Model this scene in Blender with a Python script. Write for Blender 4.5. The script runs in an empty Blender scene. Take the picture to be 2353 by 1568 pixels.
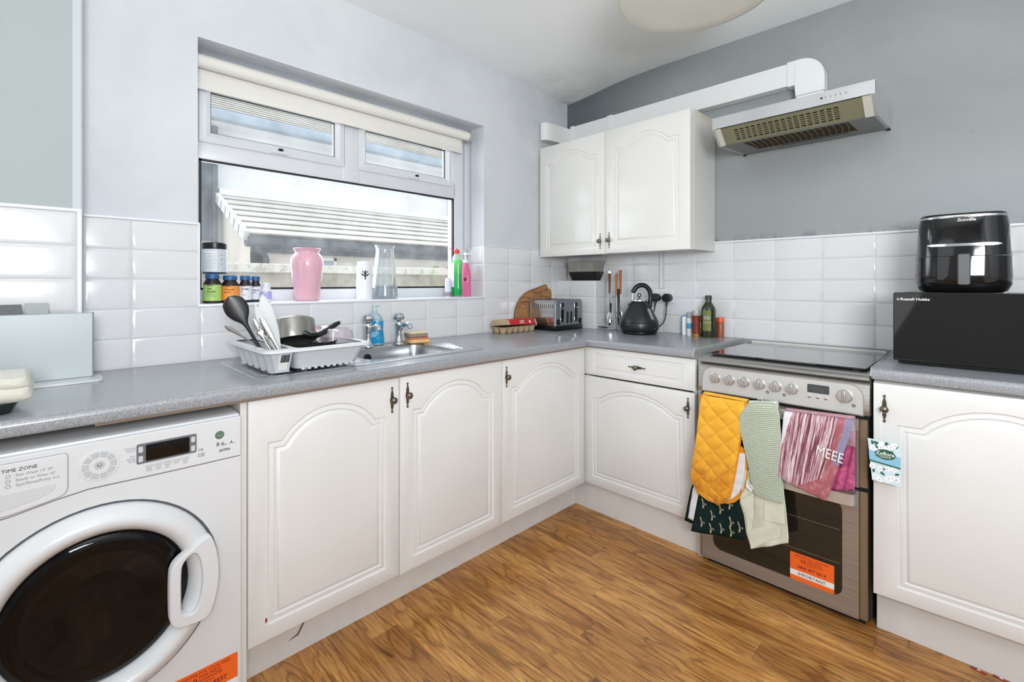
import bpy, bmesh, math, random
from math import sin, cos, pi, radians, hypot
from mathutils import Vector, Matrix
random.seed(7)
SC = bpy.context.scene
COL = SC.collection

# ------------------------------------------------------------------ camera, sky, lights, exposure
cam_d = bpy.data.cameras.new('camera'); cam = bpy.data.objects.new('camera', cam_d); COL.objects.link(cam)
cam.location = (2.0628, -2.6109, 1.1999)
cam.rotation_euler = (radians(90), 0, radians(45.0))
cam_d.sensor_width = 36.0; cam_d.sensor_fit = 'HORIZONTAL'
cam_d.lens = 36.0 * 1085.855 / 2353.0
cam_d.shift_x = 0.0
cam_d.shift_y = -(784.0 - 650.634) / 2353.0
cam_d.clip_start = 0.02; cam_d.clip_end = 200
SC.camera = cam

SC.view_settings.view_transform = 'Standard'
SC.view_settings.look = 'None'
SC.view_settings.gamma = 1.0
SC.view_settings.use_curve_mapping = False
SC.view_settings.exposure = -0.20

world = bpy.data.worlds.new('overcast_sky'); SC.world = world; world.use_nodes = True
wn = world.node_tree
wn.nodes['Background'].inputs['Color'].default_value = (0.93, 0.965, 1.0, 1)
wn.nodes['Background'].inputs['Strength'].default_value = 2.0


def area(name, loc, target, sx, sy, power, col=(1, 1, 1)):
    l = bpy.data.lights.new(name, 'AREA'); l.shape = 'RECTANGLE'; l.size = sx; l.size_y = sy
    l.energy = power; l.color = col
    o = bpy.data.objects.new(name, l); COL.objects.link(o); o.location = loc
    o.rotation_euler = (Vector(target) - Vector(loc)).to_track_quat('-Z', 'Y').to_euler()
    return o


area('rear_fill_light', (1.1, -4.12, 1.15), (1.6, -0.6, 0.9), 1.9, 2.0, 14, (0.97, 0.985, 1.0))  # added fill light behind the camera; the wall there has no door
area('side_fill_light', (3.32, -1.5, 1.15), (0.6, -1.0, 0.9), 2.6, 2.0, 6.2, (0.97, 0.985, 1.0))  # added fill light out of view on the right, no opening behind it
area('flash_bounce', (2.85, -2.85, 1.5), (1.9, -1.75, 2.49), 0.7, 0.7, 70, (0.97, 0.985, 1.0))
area('daylight_through_window', (-0.55, -1.49, 1.62), (1.2, -1.49, 1.0), 1.3, 0.9, 16, (0.9, 0.95, 1.0))


# ------------------------------------------------------------------ helpers
def lin(v):
    v /= 255.0
    return v / 12.92 if v <= 0.04045 else ((v + 0.055) / 1.055) ** 2.4


def rgb(r, g, b): return (lin(r), lin(g), lin(b), 1.0)


MATS = {}


class N:
    """small node helper"""
    def __init__(s, name):
        s.m = bpy.data.materials.new(name); s.m.use_nodes = True; s.t = s.m.node_tree
        s.b = s.t.nodes['Principled BSDF']; s.out = s.t.nodes['Material Output']; MATS[name] = s.m

    def n(s, typ, **kw):
        x = s.t.nodes.new(typ)
        for k, v in kw.items():
            if k in x.inputs.keys(): x.inputs[k].default_value = v
            else: setattr(x, k, v)
        return x

    def l(s, a, b): s.t.links.new(a, b)

    def coord(s, kind='Object', scale=(1, 1, 1), rand=0.0):
        c = s.n('ShaderNodeTexCoord'); mp = s.n('ShaderNodeMapping'); mp.inputs['Scale'].default_value = scale
        s.l(c.outputs[kind], mp.inputs['Vector'])
        if rand:
            oi = s.n('ShaderNodeObjectInfo'); mm = s.n('ShaderNodeMath', operation='MULTIPLY'); mm.inputs[1].default_value = rand
            s.l(oi.outputs['Random'], mm.inputs[0]); s.l(mm.outputs[0], mp.inputs['Location'])
        return mp.outputs['Vector']

    def noise(s, vec, scale, detail=3, rough=0.5, dist=0.0):
        x = s.n('ShaderNodeTexNoise'); x.inputs['Scale'].default_value = scale; x.inputs['Detail'].default_value = detail
        x.inputs['Roughness'].default_value = rough; x.inputs['Distortion'].default_value = dist
        if vec is not None: s.l(vec, x.inputs['Vector'])
        return x.outputs[0]

    def ramp(s, fac, stops, interp='LINEAR'):
        x = s.n('ShaderNodeValToRGB'); e = x.color_ramp.elements; x.color_ramp.interpolation = interp
        while len(e) > 1: e.remove(e[-1])
        e[0].position = stops[0][0]; e[0].color = stops[0][1]
        for p, c in stops[1:]:
            k = e.new(p); k.color = c
        s.l(fac, x.inputs[0]); return x.outputs[0]

    def mix(s, fac, a, b, mode='MIX'):
        x = s.n('ShaderNodeMix'); x.data_type = 'RGBA'; x.blend_type = mode
        for sock, v in ((x.inputs[0], fac), (x.inputs[6], a), (x.inputs[7], b)):
            if hasattr(v, 'is_output') or isinstance(v, bpy.types.NodeSocket): s.l(v, sock)
            else: sock.default_value = v
        return x.outputs[2]

    def math(s, op, a, b=0.0, clamp=False):
        x = s.n('ShaderNodeMath', operation=op); x.use_clamp = clamp
        for i, v in enumerate((a, b)):
            if isinstance(v, bpy.types.NodeSocket): s.l(v, x.inputs[i])
            else: x.inputs[i].default_value = v
        return x.outputs[0]

    def sep(s, vec):
        x = s.n('ShaderNodeSeparateXYZ'); s.l(vec, x.inputs[0]); return x.outputs

    def color(s, v):
        if isinstance(v, bpy.types.NodeSocket): s.l(v, s.b.inputs['Base Color'])
        else: s.b.inputs['Base Color'].default_value = v

    def set(s, rough=None, metal=None, spec=None, coat=None, sheen=None, trans=None, ior=None, alpha=None):
        for k, v in (('Roughness', rough), ('Metallic', metal), ('Specular IOR Level', spec), ('Coat Weight', coat),
                     ('Sheen Weight', sheen), ('Transmission Weight', trans), ('IOR', ior), ('Alpha', alpha)):
            if v is not None: s.b.inputs[k].default_value = v
        return s

    def bump(s, h, strength=0.2, dist=0.002):
        x = s.n('ShaderNodeBump'); x.inputs['Strength'].default_value = strength; x.inputs['Distance'].default_value = dist
        s.l(h, x.inputs['Height']); s.l(x.outputs[0], s.b.inputs['Normal'])


def plain(name, col, rough=0.5, metal=0.0, spec=0.5, var=0.0, vs=3.0, bump=0.0, bs=80.0, coat=0.0, sheen=0.0):
    if name in MATS: return MATS[name]
    k = N(name); k.set(rough, metal, spec, coat, sheen)
    if var:
        v = k.noise(k.coord(), vs, 4, 0.6)
        lo = tuple(max(0, x * (1 - var)) for x in col[:3]) + (1,); hi = tuple(min(1, x * (1 + var)) for x in col[:3]) + (1,)
        k.color(k.ramp(v, [(0.3, lo), (0.7, hi)]))
    else: k.color(col)
    if bump: k.bump(k.noise(k.coord(), bs, 3), bump, 0.001)
    return k.m


def clear(name, tint=(1, 1, 1, 1), gloss=0.08, rough=0.03, body=None, bodyfac=0.0):
    """thin clear plastic or glass: transparent, a weak reflection, optional milky body"""
    if name in MATS: return MATS[name]
    k = N(name); t = k.t
    tr = k.n('ShaderNodeBsdfTransparent'); tr.inputs[0].default_value = tint
    gl = k.n('ShaderNodeBsdfGlossy'); gl.inputs['Roughness'].default_value = rough
    fr = k.n('ShaderNodeLayerWeight'); fr.inputs[0].default_value = 0.35
    fac = k.math('MULTIPLY_ADD', fr.outputs['Fresnel'], 0.6); k.t.nodes[-1].inputs[2].default_value = gloss
    mx = k.n('ShaderNodeMixShader'); k.l(fac, mx.inputs[0]); k.l(tr.outputs[0], mx.inputs[1]); k.l(gl.outputs[0], mx.inputs[2])
    last = mx
    if body:
        df = k.n('ShaderNodeBsdfDiffuse'); df.inputs[0].default_value = body
        m2 = k.n('ShaderNodeMixShader'); m2.inputs[0].default_value = bodyfac
        k.l(mx.outputs[0], m2.inputs[1]); k.l(df.outputs[0], m2.inputs[2]); last = m2
    k.l(last.outputs[0], k.out.inputs['Surface'])
    return k.m


def glow(name, col, strength):
    k = N(name); k.color(col); k.b.inputs['Emission Color'].default_value = col; k.b.inputs['Emission Strength'].default_value = strength
    return k.m


class G:
    """geometry collector around one bmesh"""
    def __init__(s): s.b = bmesh.new(); s.fm = 0

    def box(s, x0, x1, y0, y1, z0, z1, bev=0.0, seg=1, M=None):
        b = bmesh.new() if bev or M else s.b
        vs = [b.verts.new((x, y, z)) for x in (x0, x1) for y in (y0, y1) for z in (z0, z1)]
        for f in ((0, 1, 3, 2), (4, 6, 7, 5), (0, 4, 5, 1), (2, 3, 7, 6), (0, 2, 6, 4), (1, 5, 7, 3)):
            b.faces.new([vs[i] for i in f])
        if bev: bmesh.ops.bevel(b, geom=list(b.edges), offset=bev, segments=seg, affect='EDGES', profile=0.5)
        if b is not s.b: s.merge(b, M)
        return s

    def merge(s, b, M=None):
        if M is not None: b.transform(M)
        me = bpy.data.meshes.new('tmp'); b.to_mesh(me); b.free(); s.b.from_mesh(me); bpy.data.meshes.remove(me)

    def loft(s, rings, close=True, cap0=True, cap1=True):
        R = [[s.b.verts.new(p) for p in r] for r in rings]
        n = len(R[0])
        for a, c in zip(R, R[1:]):
            for i in range(n if close else n - 1):
                j = (i + 1) % n
                try: s.b.faces.new((a[i], a[j], c[j], c[i]))
                except ValueError: pass
        if cap0 and close: s.b.faces.new(list(reversed(R[0])))
        if cap1 and close: s.b.faces.new(R[-1])
        return s

    def lathe(s, prof, c=(0, 0, 0), n=32, M=None, sx=1.0, sy=1.0):
        M = M or Matrix.Identity(4); c = Vector(c)
        rings = []
        for r, z in prof:
            rings.append([M @ Vector((r * sx * cos(2 * pi * i / n), r * sy * sin(2 * pi * i / n), z)) + c for i in range(n)])
        return s.loft(rings)

    def cyl(s, p0, p1, r0, r1=None, n=16):
        r1 = r0 if r1 is None else r1
        return s.tube([p0, p1], [r0, r1], n)

    def tube(s, pts, r, n=10, cap=True):
        P = [Vector(p) for p in pts]
        if not isinstance(r, (list, tuple)): r = [r] * len(P)
        rings = []; up = None
        for i, p in enumerate(P):
            d = (P[min(i + 1, len(P) - 1)] - P[max(i - 1, 0)]).normalized()
            if up is None:
                up = Vector((0, 0, 1)) if abs(d.z) < 0.9 else Vector((1, 0, 0))
            a = d.cross(up)
            a = a.normalized() if a.length > 1e-6 else Vector((1, 0, 0)); c = a.cross(d).normalized(); up = c
            rings.append([p + a * (r[i] * cos(2 * pi * k / n)) + c * (r[i] * sin(2 * pi * k / n)) for k in range(n)])
        return s.loft(rings, True, cap, cap)

    def prism(s, poly, w0, w1, f, bev=0.0):
        """poly of (u,v); f(u,v,w)->xyz"""
        if bev:
            q = offset_poly(poly, bev)
            sg = 1 if w1 > w0 else -1
            return s.loft([[f(u, v, w0) for u, v in poly], [f(u, v, w1 - sg * bev) for u, v in poly], [f(u, v, w1) for u, v in q]])
        return s.loft([[f(u, v, w0) for u, v in poly], [f(u, v, w1) for u, v in poly]])

    def sphere(s, c, r, n=16, m=10, sx=1, sy=1, sz=1):
        pr = [(max(1e-5, sin(pi * i / m)) * r, -cos(pi * i / m) * r * sz) for i in range(m + 1)]
        return s.lathe(pr, c, n, None, sx, sy)

    def torus(s, c, R, r, M=None, n=24, m=8, a0=0, a1=2 * pi):
        M = M or Matrix.Identity(4); c = Vector(c); full = abs(a1 - a0 - 2 * pi) < 1e-6
        rings = []
        for i in range(n + (0 if full else 1)):
            a = a0 + (a1 - a0) * i / n
            rings.append([M @ Vector(((R + r * cos(2 * pi * k / m)) * cos(a), (R + r * cos(2 * pi * k / m)) * sin(a), r * sin(2 * pi * k / m))) + c for k in range(m)])
        if full: rings.append(rings[0])
        return s.loft(rings, True, not full, not full)

    def grid(s, f, nu, nv, uv=False):
        V = [[s.b.verts.new(f(i / nu, j / nv)) for i in range(nu + 1)] for j in range(nv + 1)]
        lay = s.b.loops.layers.uv.verify() if uv else None
        for j in range(nv):
            for i in range(nu):
                fc = s.b.faces.new((V[j][i], V[j][i + 1], V[j + 1][i + 1], V[j + 1][i]))
                if uv:
                    for lp, (a, c) in zip(fc.loops, ((i, j), (i + 1, j), (i + 1, j + 1), (i, j + 1))): lp[lay].uv = (a / nu, c / nv)
        return s

    def holed(s, outer, inners, f):
        """flat face with holes; outer/inner lists of (u,v); f(u,v)->xyz; returns nothing"""
        b = bmesh.new(); ed = []
        for lp in [outer] + inners:
            vs = [b.verts.new(f(u, v)) for u, v in lp]
            for i in range(len(vs)): ed.append(b.edges.new((vs[i], vs[(i + 1) % len(vs)])))
        bmesh.ops.triangle_fill(b, use_beauty=True, use_dissolve=False, edges=ed)
        s.merge(b)
        return s


def offset_poly(poly, d):
    """inward offset of a counter-clockwise or clockwise closed polygon by mitred normals"""
    n = len(poly); A = sum(poly[i][0] * poly[(i + 1) % n][1] - poly[(i + 1) % n][0] * poly[i][1] for i in range(n))
    sg = 1 if A > 0 else -1
    out = []
    for i in range(n):
        p0 = Vector(poly[i - 1]); p1 = Vector(poly[i]); p2 = Vector(poly[(i + 1) % n])
        a = (p1 - p0); b = (p2 - p1)
        if a.length < 1e-9 or b.length < 1e-9: out.append(tuple(p1)); continue
        a.normalize(); b.normalize()
        na = Vector((-a.y, a.x)) * sg; nb = Vector((-b.y, b.x)) * sg
        m = na + nb
        if m.length < 1e-6: m = na
        m.normalize(); k = 1.0 / max(0.35, m.dot(na))
        q = p1 + m * d * k; out.append((q.x, q.y))
    return out


def smooth_poly(poly, n=2):
    for _ in range(n):
        q = []
        for i in range(len(poly)):
            a = poly[i]; b = poly[(i + 1) % len(poly)]
            q += [(a[0] * .75 + b[0] * .25, a[1] * .75 + b[1] * .25), (a[0] * .25 + b[0] * .75, a[1] * .25 + b[1] * .75)]
        poly = q
    return poly


def rrect(x0, x1, y0, y1, r, n=6):
    """rounded rectangle outline (u,v), counter-clockwise"""
    pts = []
    for cx, cy, a in ((x1 - r, y1 - r, 0), (x0 + r, y1 - r, 90), (x0 + r, y0 + r, 180), (x1 - r, y0 + r, 270)):
        for i in range(n + 1):
            t = radians(a + 90 * i / n); pts.append((cx + r * cos(t), cy + r * sin(t)))
    return pts


ROOT = {}


def tag(o, label=None, cat=None, group=None, kind=None):
    if label: o['label'] = label
    if cat: o['category'] = cat
    if group: o['group'] = group
    if kind: o['kind'] = kind
    return o


def rootm(o):
    while o.parent: o = o.parent
    return Matrix.Translation(o.location) @ o.rotation_euler.to_matrix().to_4x4()


def thing(name, label, cat, loc=(0, 0, 0), rz=0, group=None, rx=0, ry=0):
    o = bpy.data.objects.new(name, None); COL.objects.link(o); o.location = loc
    o.rotation_euler = (radians(rx), radians(ry), radians(rz)); o.empty_display_size = 0.05
    return tag(o, label, cat, group)


def mesh_of(name, g, mats, ang=35):
    me = bpy.data.meshes.new(name)
    bmesh.ops.recalc_face_normals(g.b, faces=list(g.b.faces))
    g.b.to_mesh(me); g.b.free()
    for m in (mats if isinstance(mats, (list, tuple)) else [mats]): me.materials.append(m)
    if ang:
        for p in me.polygons: p.use_smooth = True
        me.set_sharp_from_angle(angle=radians(ang))
    return me


def obj(name, g, mat, parent=None, world=False, label=None, ang=35, at=None, solid=0.0):
    me = mesh_of(name, g, mat, ang)
    if parent is not None and world: me.transform(rootm(parent).inverted())
    o = bpy.data.objects.new(name, me); COL.objects.link(o)
    if parent is not None: o.parent = parent
    if at is not None:
        me.transform(Matrix.Translation(-Vector(at))); o.location = at
    if solid:
        md = o.modifiers.new('thickness', 'SOLIDIFY'); md.thickness = solid; md.offset = 0
    if label: o['label'] = label
    return o


def struct(name, g, mat, ang=35, label=None, at=None):
    o = obj(name, g, mat, None, False, label, ang, at); o['kind'] = 'structure'
    return o


def solo(name, g, mat, label, cat, at, group=None, ang=35, rz=0):
    """a one-mesh thing; geometry given around the origin"""
    o = obj(name, g, mat, None, False, None, ang); o.location = at; o.rotation_euler = (0, 0, radians(rz))
    return tag(o, label, cat, group)


def piece(name, me, parent, loc, rot=None):
    o = bpy.data.objects.new(name, me); COL.objects.link(o); o.parent = parent; o.location = loc
    if rot is not None: o.rotation_euler = rot
    return o


FACE_Y = Matrix(((1, 0, 0, 0), (0, 0, -1, 0), (0, 1, 0, 0), (0, 0, 0, 1)))   # text x->x, y->z, normal -> -y


def text(s, size, at, mat, parent, name='lettering', align='LEFT', M=FACE_Y, world=False, bold=0.0, sx=1.0, shear=0.0):
    cu = bpy.data.curves.new('txt', 'FONT'); cu.body = s; cu.size = size; cu.align_x = align; cu.extrude = 0.00025
    cu.offset = bold; cu.resolution_u = 2; cu.shear = shear
    t = bpy.data.objects.new('txt', cu); me = bpy.data.meshes.new_from_object(t)
    bpy.data.objects.remove(t); bpy.data.curves.remove(cu)
    me.transform(Matrix.Diagonal((sx, 1, 1, 1))); me.transform(M); me.transform(Matrix.Translation(at))
    if parent is not None and world: me.transform(rootm(parent).inverted())
    me.materials.clear(); me.materials.append(mat)
    o = bpy.data.objects.new(name, me); COL.objects.link(o); o.parent = parent
    return o


def copytree(o, parent=None):
    c = o.copy(); COL.objects.link(c); c.parent = parent
    for ch in list(o.children): copytree(ch, c)
    return c


YZX = lambda u, v, w: (w, u, v)      # plane facing x: u=y, v=z
XZY = lambda u, v, w: (u, w, v)      # plane facing y: u=x, v=z
XYZ = lambda u, v, w: (u, v, w)

# ------------------------------------------------------------------ materials
WHITE_GLOSS = plain('white_gloss_tile', rgb(220, 221, 223), 0.16, 0, 0.5, 0.02, 2.0)
GROUT = plain('grout', rgb(206, 208, 211), 0.8)
TRIM_WHITE = plain('white_trim_plastic', rgb(232, 235, 240), 0.3)
UPVC = plain('white_window_plastic', rgb(216, 219, 224), 0.32, 0, 0.5, 0.03, 4)
RUBBER = plain('black_rubber', rgb(22, 24, 26), 0.5)
BLACK = plain('black_plastic', rgb(16, 17, 18), 0.32)
BLACK_MATT = plain('matt_black', rgb(14, 14, 14), 0.75)
BLACK_GLASS = plain('black_glass', rgb(9, 10, 11), 0.06, 0, 0.6)
CHROME = plain('chrome', rgb(215, 218, 222), 0.09, 1.0)
PEWTER = plain('antique_pewter', rgb(118, 110, 98), 0.33, 0.9, 0.5, 0.3, 120)
INK = plain('dark_ink', rgb(34, 32, 36), 0.6)
GREYINK = plain('grey_ink', rgb(140, 143, 148), 0.6)
PALE = plain('white_print', rgb(235, 235, 235), 0.5)
CARCASS = plain('white_carcass', rgb(222, 220, 215), 0.45, 0, 0.4, 0.02, 5)
WM_WHITE = plain('appliance_white', rgb(218, 220, 223), 0.25, 0, 0.5, 0.01, 3)
MID_GREY = plain('mid_grey_plastic', rgb(160, 164, 167), 0.4)
ORANGE = plain('orange_sticker', rgb(244, 104, 36), 0.4)
DARKRED = plain('dark_red_print', rgb(120, 28, 26), 0.5)

k = N('door_foil'); k.set(0.24, 0, 0.5)
k.color(k.ramp(k.noise(k.coord(rand=30), 2.5, 4), [(0.3, rgb(222, 223, 222)), (0.7, rgb(229, 229, 228))])); DOOR = k.m
k = N('wall_cupboard_foil'); k.set(0.22, 0, 0.5)
k.color(k.ramp(k.noise(k.coord(), 2.0, 4), [(0.3, rgb(225, 225, 220)), (0.7, rgb(232, 232, 228))])); DOOR_UP = k.m

k = N('cabinet_side'); k.set(0.4)
v = k.coord(); sp = k.sep(v)
st = k.math('MULTIPLY', k.ramp(k.noise(v, 9, 4), [(0.42, (0, 0, 0, 1)), (0.7, (1, 1, 1, 1))]), k.math('SUBTRACT', k.math('MULTIPLY', sp[2], 5.0), 2.6, True))
k.color(k.mix(st, rgb(216, 217, 213), rgb(196, 176, 128))); SIDE_STAINED = k.m

k = N('speckled_worktop'); k.set(0.24, 0, 0.9)
v = k.coord()
c1 = k.ramp(k.noise(v, 420, 2, 0.6), [(0.36, rgb(108, 110, 113)), (0.46, rgb(138, 141, 145)), (0.56, rgb(154, 157, 162)), (0.66, rgb(184, 186, 190))])
c2 = k.noise(v, 3.0, 3)
k.color(k.mix(k.math('MULTIPLY', c2, 0.6), c1, rgb(158, 162, 169))); WORKTOP = k.m

k = N('brushed_steel'); k.set(0.34, 0.85)
v = k.coord(scale=(3, 260, 260))
k.color(k.ramp(k.noise(v, 1.0, 3), [(0.3, rgb(168, 167, 164)), (0.7, rgb(196, 195, 192))])); STEEL = k.m
k = N('warm_brushed_steel'); k.set(0.42, 0.6)
v = k.coord(scale=(3, 3, 260))
k.color(k.ramp(k.noise(v, 1.0, 3), [(0.3, rgb(150, 140, 131)), (0.7, rgb(172, 162, 152))])); WARM_STEEL = k.m
k = N('sink_steel'); k.set(0.27, 0.95)
k.color(k.ramp(k.noise(k.coord(scale=(200, 4, 4)), 1.0, 3), [(0.3, rgb(176, 179, 182)), (0.7, rgb(206, 208, 210))])); SINK_STEEL = k.m
k = N('hood_silver'); k.set(0.36, 0.5)
k.color(k.ramp(k.noise(k.coord(), 5, 3), [(0.3, rgb(186, 188, 190)), (0.7, rgb(200, 202, 205))])); HOOD_SILVER = k.m

# painted walls
k = N('pale_blue_white_paint'); k.set(0.62, 0, 0.4)
v = k.coord('Object'); sp = k.sep(v)
a = k.ramp(k.noise(v, 1.6, 5, 0.6, 0.6), [(0.32, rgb(202, 206, 212)), (0.5, rgb(208, 212, 218)), (0.68, rgb(215, 219, 222))])
# damp discolouration close to the far corner (object y near 0)
near = k.math('MULTIPLY_ADD', sp[1], 2.6); k.t.nodes[-1].inputs[2].default_value = 1.55; k.t.nodes[-1].use_clamp = True
dm = k.math('MULTIPLY', near, k.ramp(k.noise(v, 5, 6, 0.7), [(0.35, (0, 0, 0, 1)), (0.75, (1, 1, 1, 1))]))
a = k.mix(k.math('MULTIPLY', dm, 0.6), a, rgb(158, 166, 172))
k.color(a); k.bump(k.noise(v, 60, 4), 0.12, 0.002); WALL_PALE = k.m

k = N('slate_grey_paint'); k.set(0.6, 0, 0.4)
v = k.coord('Object'); sp = k.sep(v)
a = k.ramp(k.noise(v, 1.3, 5, 0.6, 0.5), [(0.3, rgb(136, 143, 144)), (0.55, rgb(144, 150, 151)), (0.72, rgb(152, 157, 158))])
sp1 = k.ramp(k.noise(v, 22, 2, 0.5), [(0.71, (0, 0, 0, 1)), (0.74, (1, 1, 1, 1))])
low = k.math('MULTIPLY_ADD', sp[2], -3.0); k.t.nodes[-1].inputs[2].default_value = 5.9; k.t.nodes[-1].use_clamp = True
a = k.mix(k.math('MULTIPLY', k.math('MULTIPLY', sp1, low), 0.5), a, rgb(118, 122, 126))
a = k.mix(k.math('MULTIPLY', low, 0.25), a, rgb(186, 188, 192))
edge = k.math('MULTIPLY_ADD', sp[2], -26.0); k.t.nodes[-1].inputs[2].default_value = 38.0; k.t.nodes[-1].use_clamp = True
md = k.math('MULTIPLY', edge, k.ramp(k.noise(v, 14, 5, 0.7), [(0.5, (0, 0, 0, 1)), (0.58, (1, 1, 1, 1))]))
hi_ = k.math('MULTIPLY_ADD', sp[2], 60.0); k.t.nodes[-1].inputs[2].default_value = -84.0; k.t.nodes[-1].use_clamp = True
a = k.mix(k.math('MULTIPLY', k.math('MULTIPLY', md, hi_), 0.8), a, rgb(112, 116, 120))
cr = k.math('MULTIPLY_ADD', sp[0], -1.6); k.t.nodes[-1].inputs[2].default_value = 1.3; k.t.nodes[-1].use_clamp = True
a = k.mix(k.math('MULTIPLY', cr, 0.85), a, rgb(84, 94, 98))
k.color(a); k.bump(k.noise(v, 70, 4), 0.15, 0.002); WALL_SLATE = k.m
WALL_SAGE = plain('sage_grey_paint', rgb(170, 179, 180), 0.6, 0, 0.4, 0.03, 2)
STRIP_GREY = plain('grey_corner_strip', rgb(196, 203, 208), 0.5)

k = N('ceiling_paint'); k.set(0.75, 0, 0.3)
v = k.coord('Object'); sp = k.sep(v)
a = k.ramp(k.noise(v, 1.4, 4), [(0.3, rgb(240, 246, 246)), (0.7, rgb(246, 250, 250))])
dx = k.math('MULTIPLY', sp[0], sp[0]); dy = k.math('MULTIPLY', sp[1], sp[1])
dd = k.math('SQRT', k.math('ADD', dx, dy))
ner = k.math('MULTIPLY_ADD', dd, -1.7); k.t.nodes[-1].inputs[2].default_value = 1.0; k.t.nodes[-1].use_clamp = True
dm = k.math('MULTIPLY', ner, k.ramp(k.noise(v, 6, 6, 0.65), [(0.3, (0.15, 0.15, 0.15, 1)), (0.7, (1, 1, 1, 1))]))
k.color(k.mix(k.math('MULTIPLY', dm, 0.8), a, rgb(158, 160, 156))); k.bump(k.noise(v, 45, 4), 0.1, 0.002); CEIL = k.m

# wood planks
k = N('oak_plank'); k.set(0.32, 0, 0.5)
v = k.coord('Object', (1.0, 1.0, 1.0), 60)
def vmul(a, t):
    x = k.n('ShaderNodeVectorMath', operation='MULTIPLY'); x.inputs[1].default_value = t; k.l(a, x.inputs[0]); return x.outputs[0]
low_ = k.noise(vmul(v, (1.1, 5.0, 1.0)), 1.5, 2, 0.5, 0.4)
# growth rings: bands of a stretched, warped noise
rings_ = k.math('FRACT', k.math('MULTIPLY', low_, 10.0))
rl_ = k.ramp(rings_, [(0.0, (1, 1, 1, 1)), (0.16, (0.1, 0.1, 0.1, 1)), (0.75, (0, 0, 0, 1)), (1.0, (0.9, 0.9, 0.9, 1))])
fine = k.noise(vmul(v, (4.5, 80.0, 1.0)), 1.5, 6, 0.7, 0.5)
mid_ = k.noise(vmul(v, (2.0, 16.0, 1.0)), 1.8, 5, 0.65, 1.0)
base = k.ramp(mid_, [(0.28, rgb(160, 110, 58)), (0.44, rgb(196, 142, 82)), (0.58, rgb(216, 166, 98)), (0.75, rgb(234, 190, 120))])
patch_ = k.noise(vmul(v, (0.9, 3.0, 1.0)), 1.4, 3, 0.5)
base = k.mix(k.ramp(patch_, [(0.40, (0, 0, 0, 1)), (0.65, (0.55, 0.55, 0.55, 1))]), base, rgb(150, 98, 50))
base = k.mix(k.math('MULTIPLY', rl_, k.ramp(patch_, [(0.38, (0.32, 0.32, 0.32, 1)), (0.62, (0.8, 0.8, 0.8, 1))])), base, rgb(112, 70, 34))
base = k.mix(k.ramp(fine, [(0.51, (0, 0, 0, 1)), (0.64, (0.85, 0.85, 0.85, 1))]), base, rgb(116, 74, 34))
kn = k.ramp(k.noise(vmul(v, (2.4, 12.0, 1.0)), 1.9, 4, 0.6, 1.2), [(0.63, (0, 0, 0, 1)), (0.72, (1, 1, 1, 1))])
base = k.mix(k.math('MULTIPLY', kn, 0.75), base, rgb(84, 50, 24))
oi = k.n('ShaderNodeObjectInfo')
tone = k.ramp(oi.outputs['Random'], [(0, rgb(228, 220, 212)), (0.5, rgb(246, 238, 228)), (1, rgb(255, 252, 244))])
base = k.mix(1.0, base, tone, 'MULTIPLY')
base = k.mix(1.0, base, (1.08, 1.08, 1.06, 1), 'MULTIPLY'); k.color(base); k.bump(fine, 0.12, 0.001); OAK = k.m
FLOOR_GAP = plain('floor_seam', rgb(134, 92, 50), 0.6)
PLINTH = plain('plinth_board', rgb(218, 216, 213), 0.45, 0, 0.4, 0.04, 12)
GLASS = clear('window_glass', (0.97, 0.985, 1, 1), 0.03, 0.02, rgb(235, 240, 245), 0.06)
_k = N('dusty_window_glass'); _t = _k.n('ShaderNodeBsdfTransparent'); _t.inputs[0].default_value = (0.98, 0.99, 1, 1)
_d = _k.n('ShaderNodeBsdfTranslucent'); _d.inputs[0].default_value = (0.9, 0.93, 0.96, 1)
_g = _k.n('ShaderNodeBsdfGlossy'); _g.inputs['Roughness'].default_value = 0.02
_m = _k.n('ShaderNodeMixShader'); _k.l(_k.ramp(_k.noise(_k.coord(), 7, 5, 0.7), [(0.35, (0.02, 0.02, 0.02, 1)), (0.75, (0.075, 0.075, 0.075, 1))]), _m.inputs[0]); _k.l(_t.outputs[0], _m.inputs[1]); _k.l(_d.outputs[0], _m.inputs[2])
_n = _k.n('ShaderNodeMixShader'); _n.inputs[0].default_value = 0.04; _k.l(_m.outputs[0], _n.inputs[1]); _k.l(_g.outputs[0], _n.inputs[2]); _k.l(_n.outputs[0], _k.out.inputs['Surface'])
GLASS = _k.m
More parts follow.
